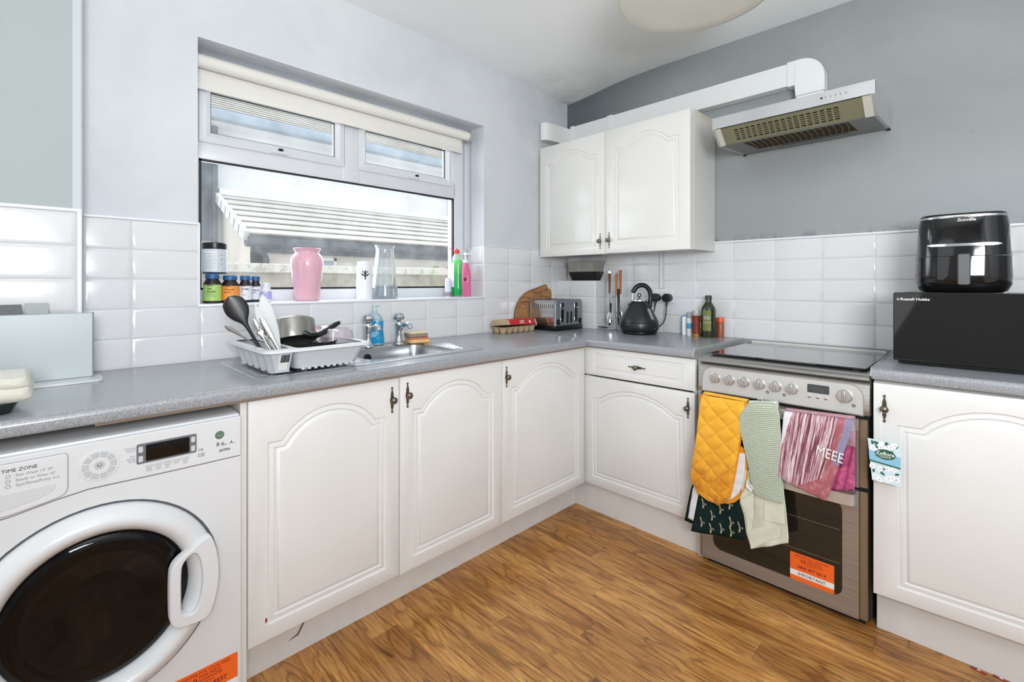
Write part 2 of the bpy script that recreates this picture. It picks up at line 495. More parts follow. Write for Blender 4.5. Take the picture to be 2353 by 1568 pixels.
# ------------------------------------------------------------------ floor
FX0, FX1, FY0, FY1 = -0.006, 3.4, -4.2, 0.006
floor = struct('floor', G().box(FX0, FX1, FY0, FY1, -0.10, -0.0045), FLOOR_GAP, label='oak-look plank floor')
pm = {}
row = 0; yy = -0.496
offs = [0.12, 0.5, 0.75, 0.31, 0.9, 0.6]
while yy > FY0 + 0.02:
    yb = max(yy - 0.1020, FY0 + 0.002)
    mid = (yy + yb) / 2
    if abs(mid + 1.06) < 0.04: s = 0.998
    elif abs(mid + 0.957) < 0.04: s = 1.537
    elif abs(mid + 0.6) < 0.05: s = 1.803
    else: s = 0.45 + offs[row % 6] * 1.28
    while s > 0.60: s -= 1.28
    x0 = 0.44
    xs = [x0]
    s += 1.28
    while s < FX1 - 0.02: xs.append(s); s += 1.28
    xs.append(FX1 - 0.002)
    if abs(mid + 1.06) < 0.04: xs = [0.44, 0.998, 2.278, FX1 - 0.002]
    if abs(mid + 0.957) < 0.04: xs = [0.44, 1.537, 2.817, FX1 - 0.002]
    for a, c in zip(xs, xs[1:]):
        if c - a < 0.05: continue
        L = round(c - a - 0.0007, 4); W = round(yy - yb - 0.0007, 4)
        if (L, W) not in pm:
            pm[(L, W)] = mesh_of('plank', G().box(-L / 2, L / 2, -W / 2, W / 2, -0.0045, 0, 0.0004), OAK, 0)
        piece('plank', pm[(L, W)], floor, ((a + c) / 2, mid, 0))
    yy -= 0.1020; row += 1

# ------------------------------------------------------------------ room shell
CZ = 2.49
YL, YR, ZS, ZT = -2.195, -0.776, 1.112, 2.116       # window opening
g = G()
g.box(-0.30, -0.004, -4.3, YL, -0.05, 2.6); g.box(-0.30, -0.004, YR, 0.12, -0.05, 2.6)
g.box(-0.30, -0.004, YL, YR, -0.05, ZS); g.box(-0.30, -0.004, YL, YR, ZT, 2.6)
wall_l = struct('wall_left', g, WALL_PALE, label='pale blue-white painted wall holding the window')
wall_b = struct('wall_back', G().box(-0.004, 3.5, 0.004, 0.14, -0.05, 2.6), WALL_SLATE, label='slate grey painted wall behind the cooker')
wall_r = struct('wall_right', G().box(3.4, 3.5, -4.3, 0.004, -0.05, 2.6), WALL_PALE)
wall_f = struct('wall_front', G().box(-0.004, 3.4, -4.3, -4.2, -0.05, 2.6), WALL_PALE)
pier = struct('wall_pier', G().box(-0.004, 0.100, -4.2, -2.520, 0.0, CZ), WALL_SAGE, label='sage grey painted chimney pier at the left edge')
obj('corner_strip', G().box(0.098, 0.1035, -2.5405, -2.519, 1.424, CZ, 0.001).box(0.0, 0.1035, -2.5215, -2.5175, 1.424, CZ, 0.001), STRIP_GREY, pier)

# ceiling: gently uneven plaster, dipping into the far corner
g = G()
nx, ny = 34, 42
def ceilz(x, y):
    d = hypot(max(x, 0), y)
    return CZ - 0.045 * math.exp(-(d / 0.35) ** 2) + 0.004 * sin(x * 3.1 + y * 2.3) + 0.003 * sin(y * 5.0)
g.grid(lambda u, v: (-0.02 + 3.45 * u, 0.02 - 4.25 * v, ceilz(-0.02 + 3.45 * u, 0.02 - 4.25 * v)), nx, ny)
ceil = struct('ceiling', g, CEIL, ang=60, label='off-white plaster ceiling, mould-stained in the far corner')
struct('ceiling_slab', G().box(-0.3, 3.5, -4.3, 0.14, 2.52, 2.6), CEIL)

# ------------------------------------------------------------------ wall tiles
TZ0, TH, TW = 0.908, 0.1015, 0.2015
tcache = {}


def tile_mesh(w, h):
    key = (round(w, 4), round(h, 4))
    if key not in tcache:
        t = 0.006; e = 0.0044; g = G()
        i = min(0.011, w * 0.3)
        R = lambda a, y: [(-w / 2 + a, y, -h / 2 + a), (w / 2 - a, y, -h / 2 + a), (w / 2 - a, y, h / 2 - a), (-w / 2 + a, y, h / 2 - a)]
        g.loft([R(0, 0), R(0, -e), R(0.0010, -e - 0.0007), R(i, -t)], True, False, True)
        tcache[key] = mesh_of('tile', g, WHITE_GLOSS, 40)
    return tcache[key]


def tiles(parent, facing, plane, us, zs, skip=None):
    """facing 'y' (towards -y, u=x) or 'x' (towards +x, u=y) ; plane = back plane coordinate"""
    gp = 0.0016
    for a, b in zip(us, us[1:]):
        for c, d in zip(zs, zs[1:]):
            if skip and skip((a + b) / 2, (c + d) / 2): continue
            w = abs(b - a) - gp; h = d - c - gp
            if w < 0.012: continue
            me = tile_mesh(w, h)
            if facing == 'y': piece('tile', me, parent, ((a + b) / 2, plane, (c + d) / 2))
            elif facing == 'x': piece('tile', me, parent, (plane, (a + b) / 2, (c + d) / 2), (0, 0, pi / 2))
            elif facing == '-y': piece('tile', me, parent, (plane, (a + b) / 2, (c + d) / 2), (0, 0, -pi / 2))


Z5 = [TZ0 + TH * i for i in range(6)]
us = [0.0] + [-(0.1718 + TW * i) for i in range(12)] + [-2.512]
def sk(u, z): return z > ZS and YL - 0.005 < u < YR + 0.005
tiles(wall_l, 'x', -0.006, us[:12], Z5, sk)
tiles(wall_l, 'x', -0.006, us[11:], Z5, sk)
obj('grout_bed', G().box(-0.0045, -0.0022, -2.512, YL, TZ0, Z5[5]).box(-0.0045, -0.0022, YL, YR, TZ0, ZS - 0.002).box(-0.0045, -0.0022, YR, 0.003, TZ0, Z5[5]), GROUT, wall_l)
bx = [0.0, 0.110] + [0.3119 + TW * i for i in range(0, 14)]
tiles(wall_b, 'y', 0.006, bx, Z5)
obj('grout_bed', G().box(0.0, 3.0, 0.0022, 0.0045, TZ0, Z5[5]), GROUT, wall_b)
tiles(pier, 'x', 0.100, [-2.533, -2.733, -2.9345, -3.136, -3.337], Z5)
obj('grout_bed', G().box(0.0995, 0.1037, -3.34, -2.522, TZ0, Z5[5]), GROUT, pier)

# tile trims
zt = Z5[5]
struct('trim_1', G().box(-0.004, 0.004, -2.512, YL + 0.006, zt, zt + 0.009, 0.002), TRIM_WHITE, label='white strip capping the tiles left of the window')
struct('trim_2', G().box(-0.004, 0.003, YR - 0.006, 0.0, zt, zt + 0.005, 0.0015), TRIM_WHITE, label='thin white strip capping the tiles right of the window')
struct('trim_3', G().box(1.0, 3.0, -0.006, 0.004, zt, zt + 0.010, 0.002), TRIM_WHITE, label='white strip capping the tiles on the back wall')
struct('trim_4', G().box(0.098, 0.110, -3.34, -2.518, zt, zt + 0.011, 0.003), TRIM_WHITE, label='white strip capping the tiles on the pier')
struct('trim_5', G().box(0.0, 0.109, -2.530, -2.518, 0.908, zt + 0.004, 0.003), TRIM_WHITE, label='white corner trim on the pier tiles')
struct('trim_6', G().box(-0.008, 0.003, YL - 0.001, YL + 0.007, ZS, zt + 0.004, 0.002), TRIM_WHITE, label='white edge trim at the left window jamb')
struct('trim_7', G().box(-0.008, 0.003, YR - 0.007, YR + 0.001, ZS, zt + 0.003, 0.002), TRIM_WHITE, label='white edge trim at the right window jamb')
# jamb tiles inside the reveal
jm = struct('window_jamb', G().box(-0.148, -0.006, YR - 0.0035, YR + 0.01, ZS, 1.4160), GROUT)
for c, d in zip(Z5[2:], Z5[3:]): piece('tile', tile_mesh(0.136, TH - 0.002), jm, (-0.078, YR - 0.002, (c + d) / 2))
struct('window_sill', G().box(-0.152, 0.0065, YL, YR, ZS - 0.002, 1.1215, 0.004, 2), TRIM_WHITE, label='white window ledge')

# boxed-in tiled corner below the wall cupboard
BXX, BXY, BXZ = 0.316, -0.118, 1.2155
bxm = struct('boxing', G().box(0.0, BXX - 0.0055, BXY + 0.0055, 0.0, 0.908, BXZ - 0.004), GROUT, label='tiled boxed-in corner beside the toaster')
tiles(bxm, 'y', BXY + 0.0065, [0.0, 0.107, 0.3085], Z5[:4])
tiles(bxm, 'x', BXX - 0.0065, [-0.110, 0.0], Z5[:4])
obj('corner_trim', G().box(BXX - 0.008, BXX + 0.0005, BXY - 0.0005, BXY + 0.008, 0.908, BXZ, 0.002), TRIM_WHITE, bxm)
obj('tiled_top', G().box(0.0, BXX, BXY, 0.0, BXZ - 0.005, BXZ, 0.0015), WHITE_GLOSS, bxm)

# ------------------------------------------------------------------ window
win = thing('window_1', None, None, (-0.15, -1.49, 1.122)); win['kind'] = 'structure'; win['label'] = 'white double-glazed window with two top sashes'
FX = -0.150
def bar(g, y0, y1, z0, z1, x1=FX, d=0.06, bev=0.006): g.box(x1 - d, x1, y0, y1, z0, z1, bev, 2)
g = G()
bar(g, -2.25, -2.160, 1.10, 2.12); bar(g, -0.884, -0.76, 1.10, 2.12)
bar(g, -2.17, -0.87, 1.10, 1.174); bar(g, -2.17, -0.87, 1.696, 1.790); bar(g, -2.17, -0.87, 2.03, 2.12)
bar(g, -1.568, -1.476, 1.70, 2.06, FX + 0.003)
obj('frame', g, UPVC, win, True)
g = G(); g.box(FX - 0.03, FX + 0.0004, YR - 0.046, YR - 0.0445, 1.76, 2.04); g.box(FX - 0.03, FX + 0.0006, YR - 0.054, YR - 0.053, 1.70, 1.72)
obj('frame_joint', G().box(FX - 0.01, FX + 0.0006, -0.8125, -0.8112, 1.13, 2.03), MID_GREY, win, True)
GX = -0.172
def gasket(par, y0, y1, z0, z1, t=0.007, x=FX - 0.012):
    g = G()
    g.box(x - 0.012, x, y0, y1, z0, z0 + t).box(x - 0.012, x, y0, y1, z1 - t, z1).box(x - 0.012, x, y0, y0 + t, z0, z1).box(x - 0.012, x, y1 - t, y1, z0, z1)
    obj('seal', g, RUBBER, par, True)
gasket(win, -2.162, -0.882, 1.172, 1.698, 0.009, FX - 0.001)
obj('pane', G().box(GX - 0.004, GX, -2.165, -0.880, 1.170, 1.70), GLASS, win, True)
for i, (ya, yb_, hy) in enumerate(((-2.163, -1.562, -1.862), (-1.487, -0.903, -1.17))):
    g = G(); sx = FX + 0.014
    w = 0.042
    def mitre(g, a, b, c, d):
        pass
    # mitred sash: four trapezoids, chamfered towards the glass
    o = [(ya, 1.765), (yb_, 1.765), (yb_, 2.06), (ya, 2.06)]
    inn = [(ya + w, 1.765 + w), (yb_ - w, 1.765 + w), (yb_ - w, 2.06 - w), (ya + w, 2.06 - w)]
    md = [(ya + w * .55, 1.765 + w * .55), (yb_ - w * .55, 1.765 + w * .55), (yb_ - w * .55, 2.06 - w * .55), (ya + w * .55, 2.06 - w * .55)]
    for q in range(4):
        e = 0.0006
        r = (q + 1) % 4
        def P(pt, x): return (x, pt[0], pt[1])
        g.loft([[P(o[q], sx - 0.045), P(o[q], sx - 0.004), P(md[q], sx), P(inn[q], sx - 0.016), P(inn[q], sx - 0.045)],
                [P(o[r], sx - 0.045), P(o[r], sx - 0.004), P(md[r], sx), P(inn[r], sx - 0.016), P(inn[r], sx - 0.045)]], True, True, True)
    sa = obj('sash', g, UPVC, win, True)
    gasket(sa, ya + w - 0.003, yb_ - w + 0.003, 1.765 + w - 0.003, 1.972, 0.005, sx - 0.017)
    obj('pane', G().box(GX + 0.002, GX + 0.006, ya + 0.03, yb_ - 0.03, 1.80, 2.05), GLASS, sa, True)
    g = G(); s_ = 1 if i == 0 else -1
    g.prism(rrect(hy - 0.036 + (0.022 if i == 0 else -0.022) * 0 , hy + 0.036, 1.768, 1.780, 0.0055, 4), sx - 0.004, sx + 0.010, YZX, 0.002)
    h = obj('handle_base', g, UPVC, sa, True)
    obj('screw_cap', G().lathe([(0.0001, 0.0), (0.0085, 0.0), (0.0085, 0.005), (0.005, 0.007), (0.0001, 0.006)], (sx + 0.002, hy + (0.004 if i == 0 else 0.020), 1.787), 16, Matrix.Rotation(pi / 2, 4, 'Y'), 0.7, 1.3), BLACK, sa, True)
# hairline between opening sash and frame
obj('frame_joint', G().box(FX, FX + 0.003, -1.5615, -1.5575, 1.77, 2.03).box(FX, FX + 0.003, -0.902, -0.898, 1.77, 2.03), BLACK, win, True)

# roller blind
bl = thing('roller_blind', 'cream roller blind rolled up at the top of the window', 'blind', (-0.075, -1.49, 2.06))
BL = plain('cream_blind_fabric', rgb(228, 227, 220), 0.7, 0, 0.3, 0.02, 3)
rx = Matrix.Rotation(-pi / 2, 4, 'X')
obj('roll', G().lathe([(0.001, -0.675), (0.0255, -0.675), (0.0255, 0.675), (0.001, 0.675)], (-0.078, -1.512, 2.058), 28, rx), BL, bl, True)
obj('fabric', G().box(-0.1035, -0.1015, -2.186, -0.864, 1.985, 2.06), BL, bl, True)
obj('bottom_bar', G().box(-0.106, -0.098, -2.188, -0.860, 1.958, 1.992, 0.003, 2), BL, bl, True)
for yb_ in (-0.834, -2.1945): obj('bracket', G().box(-0.11, -0.045, yb_, yb_ + 0.005, 2.025, 2.090, 0.002), MID_GREY, bl, True)
g = G()
CH = plain('metal_bead_chain', rgb(120, 116, 108), 0.4, 0.6)
zz = 2.07
while zz > 1.395:
    g.sphere((-0.095, -0.851, zz), 0.0021, 6, 4); g.sphere((-0.070, -0.820, zz - 0.003), 0.0021, 6, 4); zz -= 0.0062
g.tube([(-0.095, -0.851, 2.07), (-0.095, -0.851, 1.395), (-0.0825, -0.836, 1.386), (-0.070, -0.820, 1.395), (-0.070, -0.820, 2.07)], 0.0008, 5)
ch = obj('bead_chain', g, CH, bl, True); ch['kind'] = 'stuff'

# ------------------------------------------------------------------ outside
RENDER_W = plain('painted_render', rgb(226, 227, 228), 0.9, 0, 0.2, 0.06, 1.4)
RENDER_C = plain('cream_render', rgb(226, 220, 208), 0.9, 0, 0.2, 0.10, 3)
k = N('rough_concrete'); k.set(0.95, 0, 0.1)
k.color(k.ramp(k.noise(k.coord(), 9, 6, 0.7), [(0.3, rgb(150, 140, 118)), (0.6, rgb(190, 180, 160))])); CONC = k.m
k = N('weathered_coping'); k.set(0.9, 0, 0.1)
k.color(k.ramp(k.noise(k.coord(), 14, 6, 0.7), [(0.35, rgb(170, 160, 132)), (0.5, rgb(226, 222, 208))])); COPE = k.m
MOSS_SHADOW = plain('mossy_shadowed_tile_edge', rgb(104, 96, 80), 0.95, 0, 0.1, 0.3, 20)  # strip colour holds moss plus the shadow under each tile course
SLATE = plain('pale_roof_tile', rgb(214, 211, 203), 0.8, 0, 0.2, 0.06, 2)
GUT = plain('grey_gutter', rgb(70, 80, 88), 0.5, 0, 0.4, 0.2, 7)
struct('ground', G().box(-9, -0.3, -8, 9, -0.3, -0.1), CONC)

bw = thing('boundary_wall', 'rough concrete garden wall with pale coping right outside the window', 'wall', (-1.4, 0.5, -0.1))
obj('wall_face', G().box(-1.55, -1.30, -3.2, 4.5, -0.1, 1.268), CONC, bw, True)
i = 0; yy = -3.2
while yy < 4.5:
    obj('coping_stone', G().box(-1.60, -1.27, yy + 0.003, yy + 0.897, 1.268, 1.325 + 0.004 * (i % 2), 0.006), COPE, bw, True); yy += 0.9; i += 1

ob = thing('outbuilding', 'white rendered lean-to with pale tiled roof seen through the window', 'building', (-3, 1.3, -0.1))
obj('wall_face', G().box(-2.65, -2.5, -1.30, 4.6, -0.1, 1.56), RENDER_C, ob, True)
g = G(); g.prism([(-2.5, -0.1), (-2.5, 1.55), (-3.42, 2.05), (-3.42, -0.1)], -1.302, -1.18, lambda u, v, w: (u, w, v)); obj('gable', g, RENDER_C, ob, True)
A = Vector((-2.43, 0, 1.625)); B = Vector((-3.42, 0, 2.105)); n = 7
dr = (B - A) / n; nr = Vector((-dr.z, 0, dr.x)).normalized()
if nr.z < 0: nr = -nr
for i in range(n):
    a = A + dr * i - dr * 0.12; c = A + dr * (i + 1.0)
    g = G(); p = [a + nr * 0.024, c + nr * 0.002, c - nr * 0.014, a - nr * 0.004]
    g.prism([(q.x, q.z) for q in p], -1.34, 4.7, lambda u, v, w: (u, w, v)); tc = obj('tile_course', g, SLATE, ob, True)
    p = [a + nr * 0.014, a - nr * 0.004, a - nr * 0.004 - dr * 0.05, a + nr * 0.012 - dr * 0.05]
    obj('moss_shadow_edge', G().prism([(q.x, q.z) for q in p], -1.33, 4.7, lambda u, v, w: (u, w, v)), MOSS_SHADOW, tc, True)  # mossy edge and course shadow drawn as one dark strip
    g = G(); p = [a + nr * 0.032, c + nr * 0.026, c - nr * 0.055, a - nr * 0.055]
    g.prism([(q.x, q.z) for q in p], -1.375, -1.335, lambda u, v, w: (u, w, v)); obj('verge_cap', g, RENDER_W, ob, True)
obj('fascia', G().box(-2.50, -2.47, -1.30, 4.6, 1.47, 1.58), GUT, ob, True)
g = G(); g.prism([(-2.47, 1.60), (-2.465, 1.54), (-2.44, 1.515), (-2.40, 1.515), (-2.37, 1.54), (-2.36, 1.60), (-2.37, 1.60), (-2.385, 1.55), (-2.44, 1.53), (-2.455, 1.60)], -1.36, 4.6, lambda u, v, w: (u, w, v))
obj('gutter', g, GUT, ob, True)
obj('flashing', G().box(-3.43, -3.33, -1.34, 4.7, 2.085, 2.15, 0.004), RENDER_W, ob, True)
g = G(); g.tube([(-2.41, -1.268, 1.56), (-2.41, -1.268, 1.51), (-2.42, -1.255, 1.485), (-2.44, -1.205, 1.450), (-2.45, -1.188, 1.430), (-2.455, -1.185, 1.40), (-2.455, -1.185, 0.0)], 0.024, 10)
g.tube([(-2.455, -1.185, 1.395), (-2.455, -1.185, 1.415)], 0.028, 10)
obj('downpipe', g, GUT, ob, True)
OW = plain('outside_window_plastic', rgb(236, 236, 234), 0.4)
def outwin(y0, y1, z0, z1, x=-2.5, t=0.03, par=None):
    g = G(); g.box(x, x + 0.03, y0, y1, z0, z0 + t).box(x, x + 0.03, y0, y1, z1 - t, z1).box(x, x + 0.03, y0, y0 + t, z0, z1).box(x, x + 0.03, y1 - t, y1, z0, z1)
    w = obj('window', g, OW, par, True)
    obj('pane', G().box(x + 0.002, x + 0.010, y0 + t, y1 - t, z0 + t, z1 - t), plain('distant_pane', rgb(168, 184, 196), 0.15), w, True)
    obj('sill', G().box(x, x + 0.07, y0 - 0.04, y1 + 0.04, z0 - 0.03, z0), OW, w, True)
outwin(-0.75, -0.53, 1.285, 1.445, par=ob)
outwin(0.84, 1.10, 1.275, 1.385, par=ob)
for y_, z_ in ((0.655, 1.30), (0.655, 1.335), (0.655, 1.37)):
    obj('brick', G().box(-2.5, -2.49, y_, y_ + 0.075, z_, z_ + 0.03, 0.002), plain('red_brick', rgb(196, 150, 142), 0.9), ob, True)

hs = thing('neighbour_house', 'white rendered house with a pale tiled roof, seen high up through the window', 'house', (-5, 1, -0.1))
obj('wall_face', G().box(-6.0, -3.42, -1.72, 6.5, -0.1, 2.80), RENDER_W, hs, True)
A = Vector((-3.16, 0, 2.88)); B = Vector((-4.6, 0, 3.62)); n = 12; dr = (B - A) / n; nr = Vector((-dr.z, 0, dr.x)).normalized()
if nr.z < 0: nr = -nr
for i in range(n):
    a = A + dr * i - dr * 0.12; c = A + dr * (i + 1.0)
    p = [a + nr * 0.024, c + nr * 0.002, c - nr * 0.014, a - nr * 0.004]
    tc = obj('tile_course', G().prism([(q.x, q.z) for q in p], -2.0, 6.6, lambda u, v, w: (u, w, v)), SLATE, hs, True)
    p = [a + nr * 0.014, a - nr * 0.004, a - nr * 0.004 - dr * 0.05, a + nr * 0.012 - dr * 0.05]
    obj('moss_shadow_edge', G().prism([(q.x, q.z) for q in p], -2.0, 6.6, lambda u, v, w: (u, w, v)), MOSS_SHADOW, tc, True)
obj('soffit', G().box(-3.45, -3.18, -1.95, 6.5, 2.76, 2.80), RENDER_W, hs, True)
GUT2 = plain('pale_blue_gutter', rgb(150, 166, 180), 0.5, 0, 0.4, 0.2, 5)
obj('gutter', G().box(-3.20, -3.08, -1.95, 6.5, 2.765, 2.865, 0.02, 2), GUT2, hs, True)
g = G(); g.tube([(-3.36, -1.475, 3.0), (-3.36, -1.475, 1.62)], 0.052, 12); obj('soil_pipe', g, GUT, hs, True)
g = G(); g.tube([(-3.36, -1.345 - 0.035, 2.8), (-3.36, -1.345 - 0.035, 0.3)], 0.032, 12); obj('downpipe', g, GUT, hs, True)
g = G(); g.tube([(-3.40, 1.235 + 0.35, 2.8), (-3.40, 1.235 + 0.35, 2.14)], 0.028, 10); obj('downpipe', g, GUT2, hs, True)
# ------------------------------------------------------------------ cabinets
def panel_outline(w, h, iu=0.052, iv=0.046, sh=0.130, pk=0.050, sl=0.040, flat=False):
    if flat: return [(iu, iv), (w - iu, iv), (w - iu, h - iv), (iu, h - iv)]
    pts = [(iu, iv), (w - iu, iv), (w - iu, h - sh), (w - iu - sl, h - sh)]
    c = (w - 2 * (iu + sl)) / 2; sag = sh - pk; R = (c * c + sag * sag) / (2 * sag); cx = w / 2; cy = h - pk - R
    a = math.asin(min(1, c / R)); n = 22
    for i in range(1, n):
        t = a - 2 * a * i / n; pts.append((cx + R * sin(t), cy + R * cos(t)))
    pts += [(iu + sl, h - sh), (iu, h - sh)]
    return pts


def door_geo(w, h, th=0.018, depth=1.35, flat=False, **kw):
    """front face at w=0, thickness goes inwards"""
    f = lambda u, v, d: (u, -d, v)
    g = G(); e = 0.004
    out = [(0, 0), (w, 0), (w, h), (0, h)]
    o2 = [(e, e), (w - e, e), (w - e, h - e), (e, h - e)]
    o1 = [(e * .3, e * .3), (w - e * .3, e * .3), (w - e * .3, h - e * .3), (e * .3, h - e * .3)]
    g.loft([[f(u, v, -th) for u, v in out], [f(u, v, -e) for u, v in out], [f(u, v, -e * .35) for u, v in o1], [f(u, v, 0) for u, v in o2]], True, True, False)
    pl = panel_outline(w, h, flat=flat, **kw)
    prof = [(0, 0), (0.0025, 0.0034), (0.0060, 0.0040), (0.0095, 0.0030), (0.0185, 0.0022), (0.0215, 0.0048), (0.0245, 0.0052), (0.0300, 0.0016), (0.0370, 0.0002)]
    if flat: prof = [(0, 0), (0.002, 0.0026), (0.005, 0.0028), (0.012, 0.0010), (0.0145, 0.0026), (0.018, 0.0002)]
    rings = []; cur = pl; last = 0
    for o, d in prof:
        if o > last: cur = offset_poly(cur, o - last); last = o
        rings.append([f(u, v, -d * depth) for u, v in cur])
    g.loft(rings, True, False, False)
    g.holed(o2, [pl], lambda u, v: f(u, v, 0)); g.holed(cur, [], lambda u, v: f(u, v, -prof[-1][1] * depth))
    bmesh.ops.remove_doubles(g.b, verts=list(g.b.verts), dist=0.00005)
    return g


hw = [(-46, 1.2), (-44, 4.0), (-41, 4.2), (-38, 1.8), (-32, 2.6), (-27, 4.5), (-22, 5.6), (-17, 4.4), (-13, 5.6), (-7, 7), (0, 8), (7, 7), (12, 5.2), (15, 6.6), (19, 4.8), (23, 5.8), (27, 4.2), (33, 2.4), (38, 1.8), (41, 4.2), (44, 4.0), (46, 1.2)]
g = G()
g.prism([(x / 1000, z / 1000) for z, x in hw] + [(-x / 1000, z / 1000) for z, x in reversed(hw)], 0.0002, 0.0030, lambda u, v, d: (u, -d, v), 0.0006)
PLATE = mesh_of('plate', g, PEWTER, 40)
g = G()
for z_ in (-0.021, 0.0165, 0.024): g.torus((0, -0.0032, z_), 0.0034, 0.0012, Matrix.Rotation(pi / 2, 4, 'X'), 12, 6)
RINGS = mesh_of('plate_rings', g, PEWTER, 60)
g = G().lathe([(0.0001, 0.0), (0.0068, 0.0), (0.0060, 0.003), (0.0042, 0.007), (0.0042, 0.011), (0.0085, 0.0135), (0.0118, 0.0165), (0.0122, 0.0190), (0.0105, 0.0215), (0.0098, 0.0212), (0.0085, 0.0225), (0.0055, 0.0245), (0.0001, 0.0250)], (0, 0, 0), 24, Matrix.Rotation(pi / 2, 4, 'X'))
KNOB = mesh_of('knob', g, PEWTER, 40)


def handle(par, u, w_out, v, horiz=False):
    """handle is the plate, with the knob fused to it, as one sub-part"""
    b = bmesh.new(); b.from_mesh(PLATE); b.from_mesh(RINGS); b.from_mesh(KNOB)
    if horiz: b.transform(Matrix.Rotation(pi / 2, 4, 'Y'))
    me = bpy.data.meshes.new('handle'); b.to_mesh(me); b.free(); me.materials.append(PEWTER)
    for p in me.polygons: p.use_smooth = True
    me.set_sharp_from_angle(angle=radians(40))
    o = bpy.data.objects.new('handle', me); COL.objects.link(o); o.parent = par; o.location = (u, w_out, v)
    return o


def door_part(root, name, u0, u1, v0, v1, front, mat, hu=None, hv=None, horiz=False, rz=0, hinge_right=False, **kw):
    g = door_geo(u1 - u0, v1 - v0, **kw)
    if hinge_right: g.b.transform(Matrix.Translation((-(u1 - u0), 0, 0)))
    o = obj(name, g, mat, root, ang=28)
    o.location = ((u1 if hinge_right else u0), front, v0); o.rotation_euler = (0, 0, radians(rz))
    if hu is not None: handle(o, hu - (u1 if hinge_right else u0), 0.0, hv - v0, horiz)
    return o


FR = -0.577


def base_unit(label, loc, rz, W, z0=0.147, ztop=0.869, depth=0.5, gap=True):
    r = thing('base_cabinet', label, 'cabinet', loc, rz)
    g = G(); y1 = FR + 0.020; t = 0.016; yb = -0.03
    g.box(0, t, y1, yb, z0, ztop).box(W - t, W, y1, yb, z0, ztop).box(t, W - t, y1, yb, z0, z0 + t).box(t, W - t, yb - 0.006, yb, z0 + t, ztop)
    g.box(t, W - t, y1, y1 + 0.08, ztop - 0.016, ztop)
    obj('carcass', g, CARCASS, r)
    return r


r = base_unit('white arched-panel cupboard beside the washing machine, below the dish rack', (0, -2.190, 0), 90, 0.493)
door_part(r, 'door', 0.0, 0.492, 0.150, 0.861, FR, DOOR, 0.463, 0.785)
obj('chipped_spot', G().prism([(0, 0), (0.004, 0.002), (0.005, 0.010), (0.002, 0.016), (-0.001, 0.009)], 0.0, 0.0003, lambda u, v, d: (0.046 + u, FR - d, 0.205 + v)), DARKRED, r)
r = base_unit('white arched-panel cupboard below the sink bowl, middle of the window run', (0, -1.695, 0), 90, 0.508)
door_part(r, 'door', 0.0, 0.506, 0.150, 0.866, FR - 0.004, DOOR, 0.029, 0.793)
r = base_unit('white arched-panel cupboard in the inner corner, right end of the window run', (0, -1.184, 0), 90, 0.598)
door_part(r, 'door', 0.0, 0.598, 0.150, 0.866, FR, DOOR, 0.024, 0.787, iu=0.055)
obj('corner_post', G().box(0.599, 0.611, FR + 0.0085, FR + 0.030, 0.147, 0.866), CARCASS, r)

r = base_unit('white cupboard with one drawer between the corner and the cooker', (0.567, 0, 0), 0, 0.598)
door_part(r, 'drawer', 0.002, 0.600, 0.722, 0.865, FR, DOOR, 0.312, 0.792, True, flat=True, iu=0.060, iv=0.026)
door_part(r, 'door', 0.002, 0.597, 0.150, 0.714, FR, DOOR, 0.566, 0.645, pk=0.044, sh=0.108)
obj('end_panel', G().box(0.602, 0.621, -0.556, -0.02, 0.0, 0.868, 0.001), CARCASS, r)

r = base_unit('white arched-panel cupboard right of the cooker with its door slightly ajar', (1.799, 0, 0), 0, 0.60, z0=0.147)
door_part(r, 'door', -0.004, 0.598, 0.150, 0.862, FR - 0.001, DOOR, 0.026, 0.780, rz=3.6, hinge_right=True, iu=0.062, sl=0.06)
r['state'] = 'ajar'
obj('end_panel', G().box(-0.008, -0.0, -0.556, -0.02, 0.147, 0.868), CARCASS, r)

# end panel beside the washing machine
solo('end_panel', G().box(0.03, 0.572, -0.0085, 0.0085, 0, 0.868, 0.001), CARCASS, 'narrow cream end panel between washing machine and first cupboard', 'panel', (0, -2.2005, 0))

# plinths
def plinth(label, x0, x1, y0, y1, z1):
    c = ((x0 + x1) / 2, (y0 + y1) / 2, 0)
    return solo('plinth', G().box(x0 - c[0], x1 - c[0], y0 - c[1], y1 - c[1], 0.0, z1, 0.001), PLINTH, label, 'plinth', c)
p1 = plinth('white plinth board running under the window cupboards, scuffed near the washing machine', 0.470, 0.487, -2.19, -0.530, 0.146)
g = G(); g.prism([(0, 0), (0.030, 0.012), (0.040, 0.028), (0.062, 0.062), (0.075, 0.070), (0.058, 0.044), (0.046, 0.022), (0.034, 0.004)], 0, 0.0003, lambda u, v, w: (0.0086 + w, u, v))
sc = obj('scuff_mark', g, plain('scuff_grey', rgb(120, 112, 108), 0.7), p1); sc.location = (0, -0.69, 0.052)
plinth('short white plinth board below the drawer cupboard', 0.488, 1.166, -0.545, -0.529, 0.140)
plinth('white plinth board below the right-hand cupboard with the ajar door', 1.797, 2.41, -0.547, -0.530, 0.142)

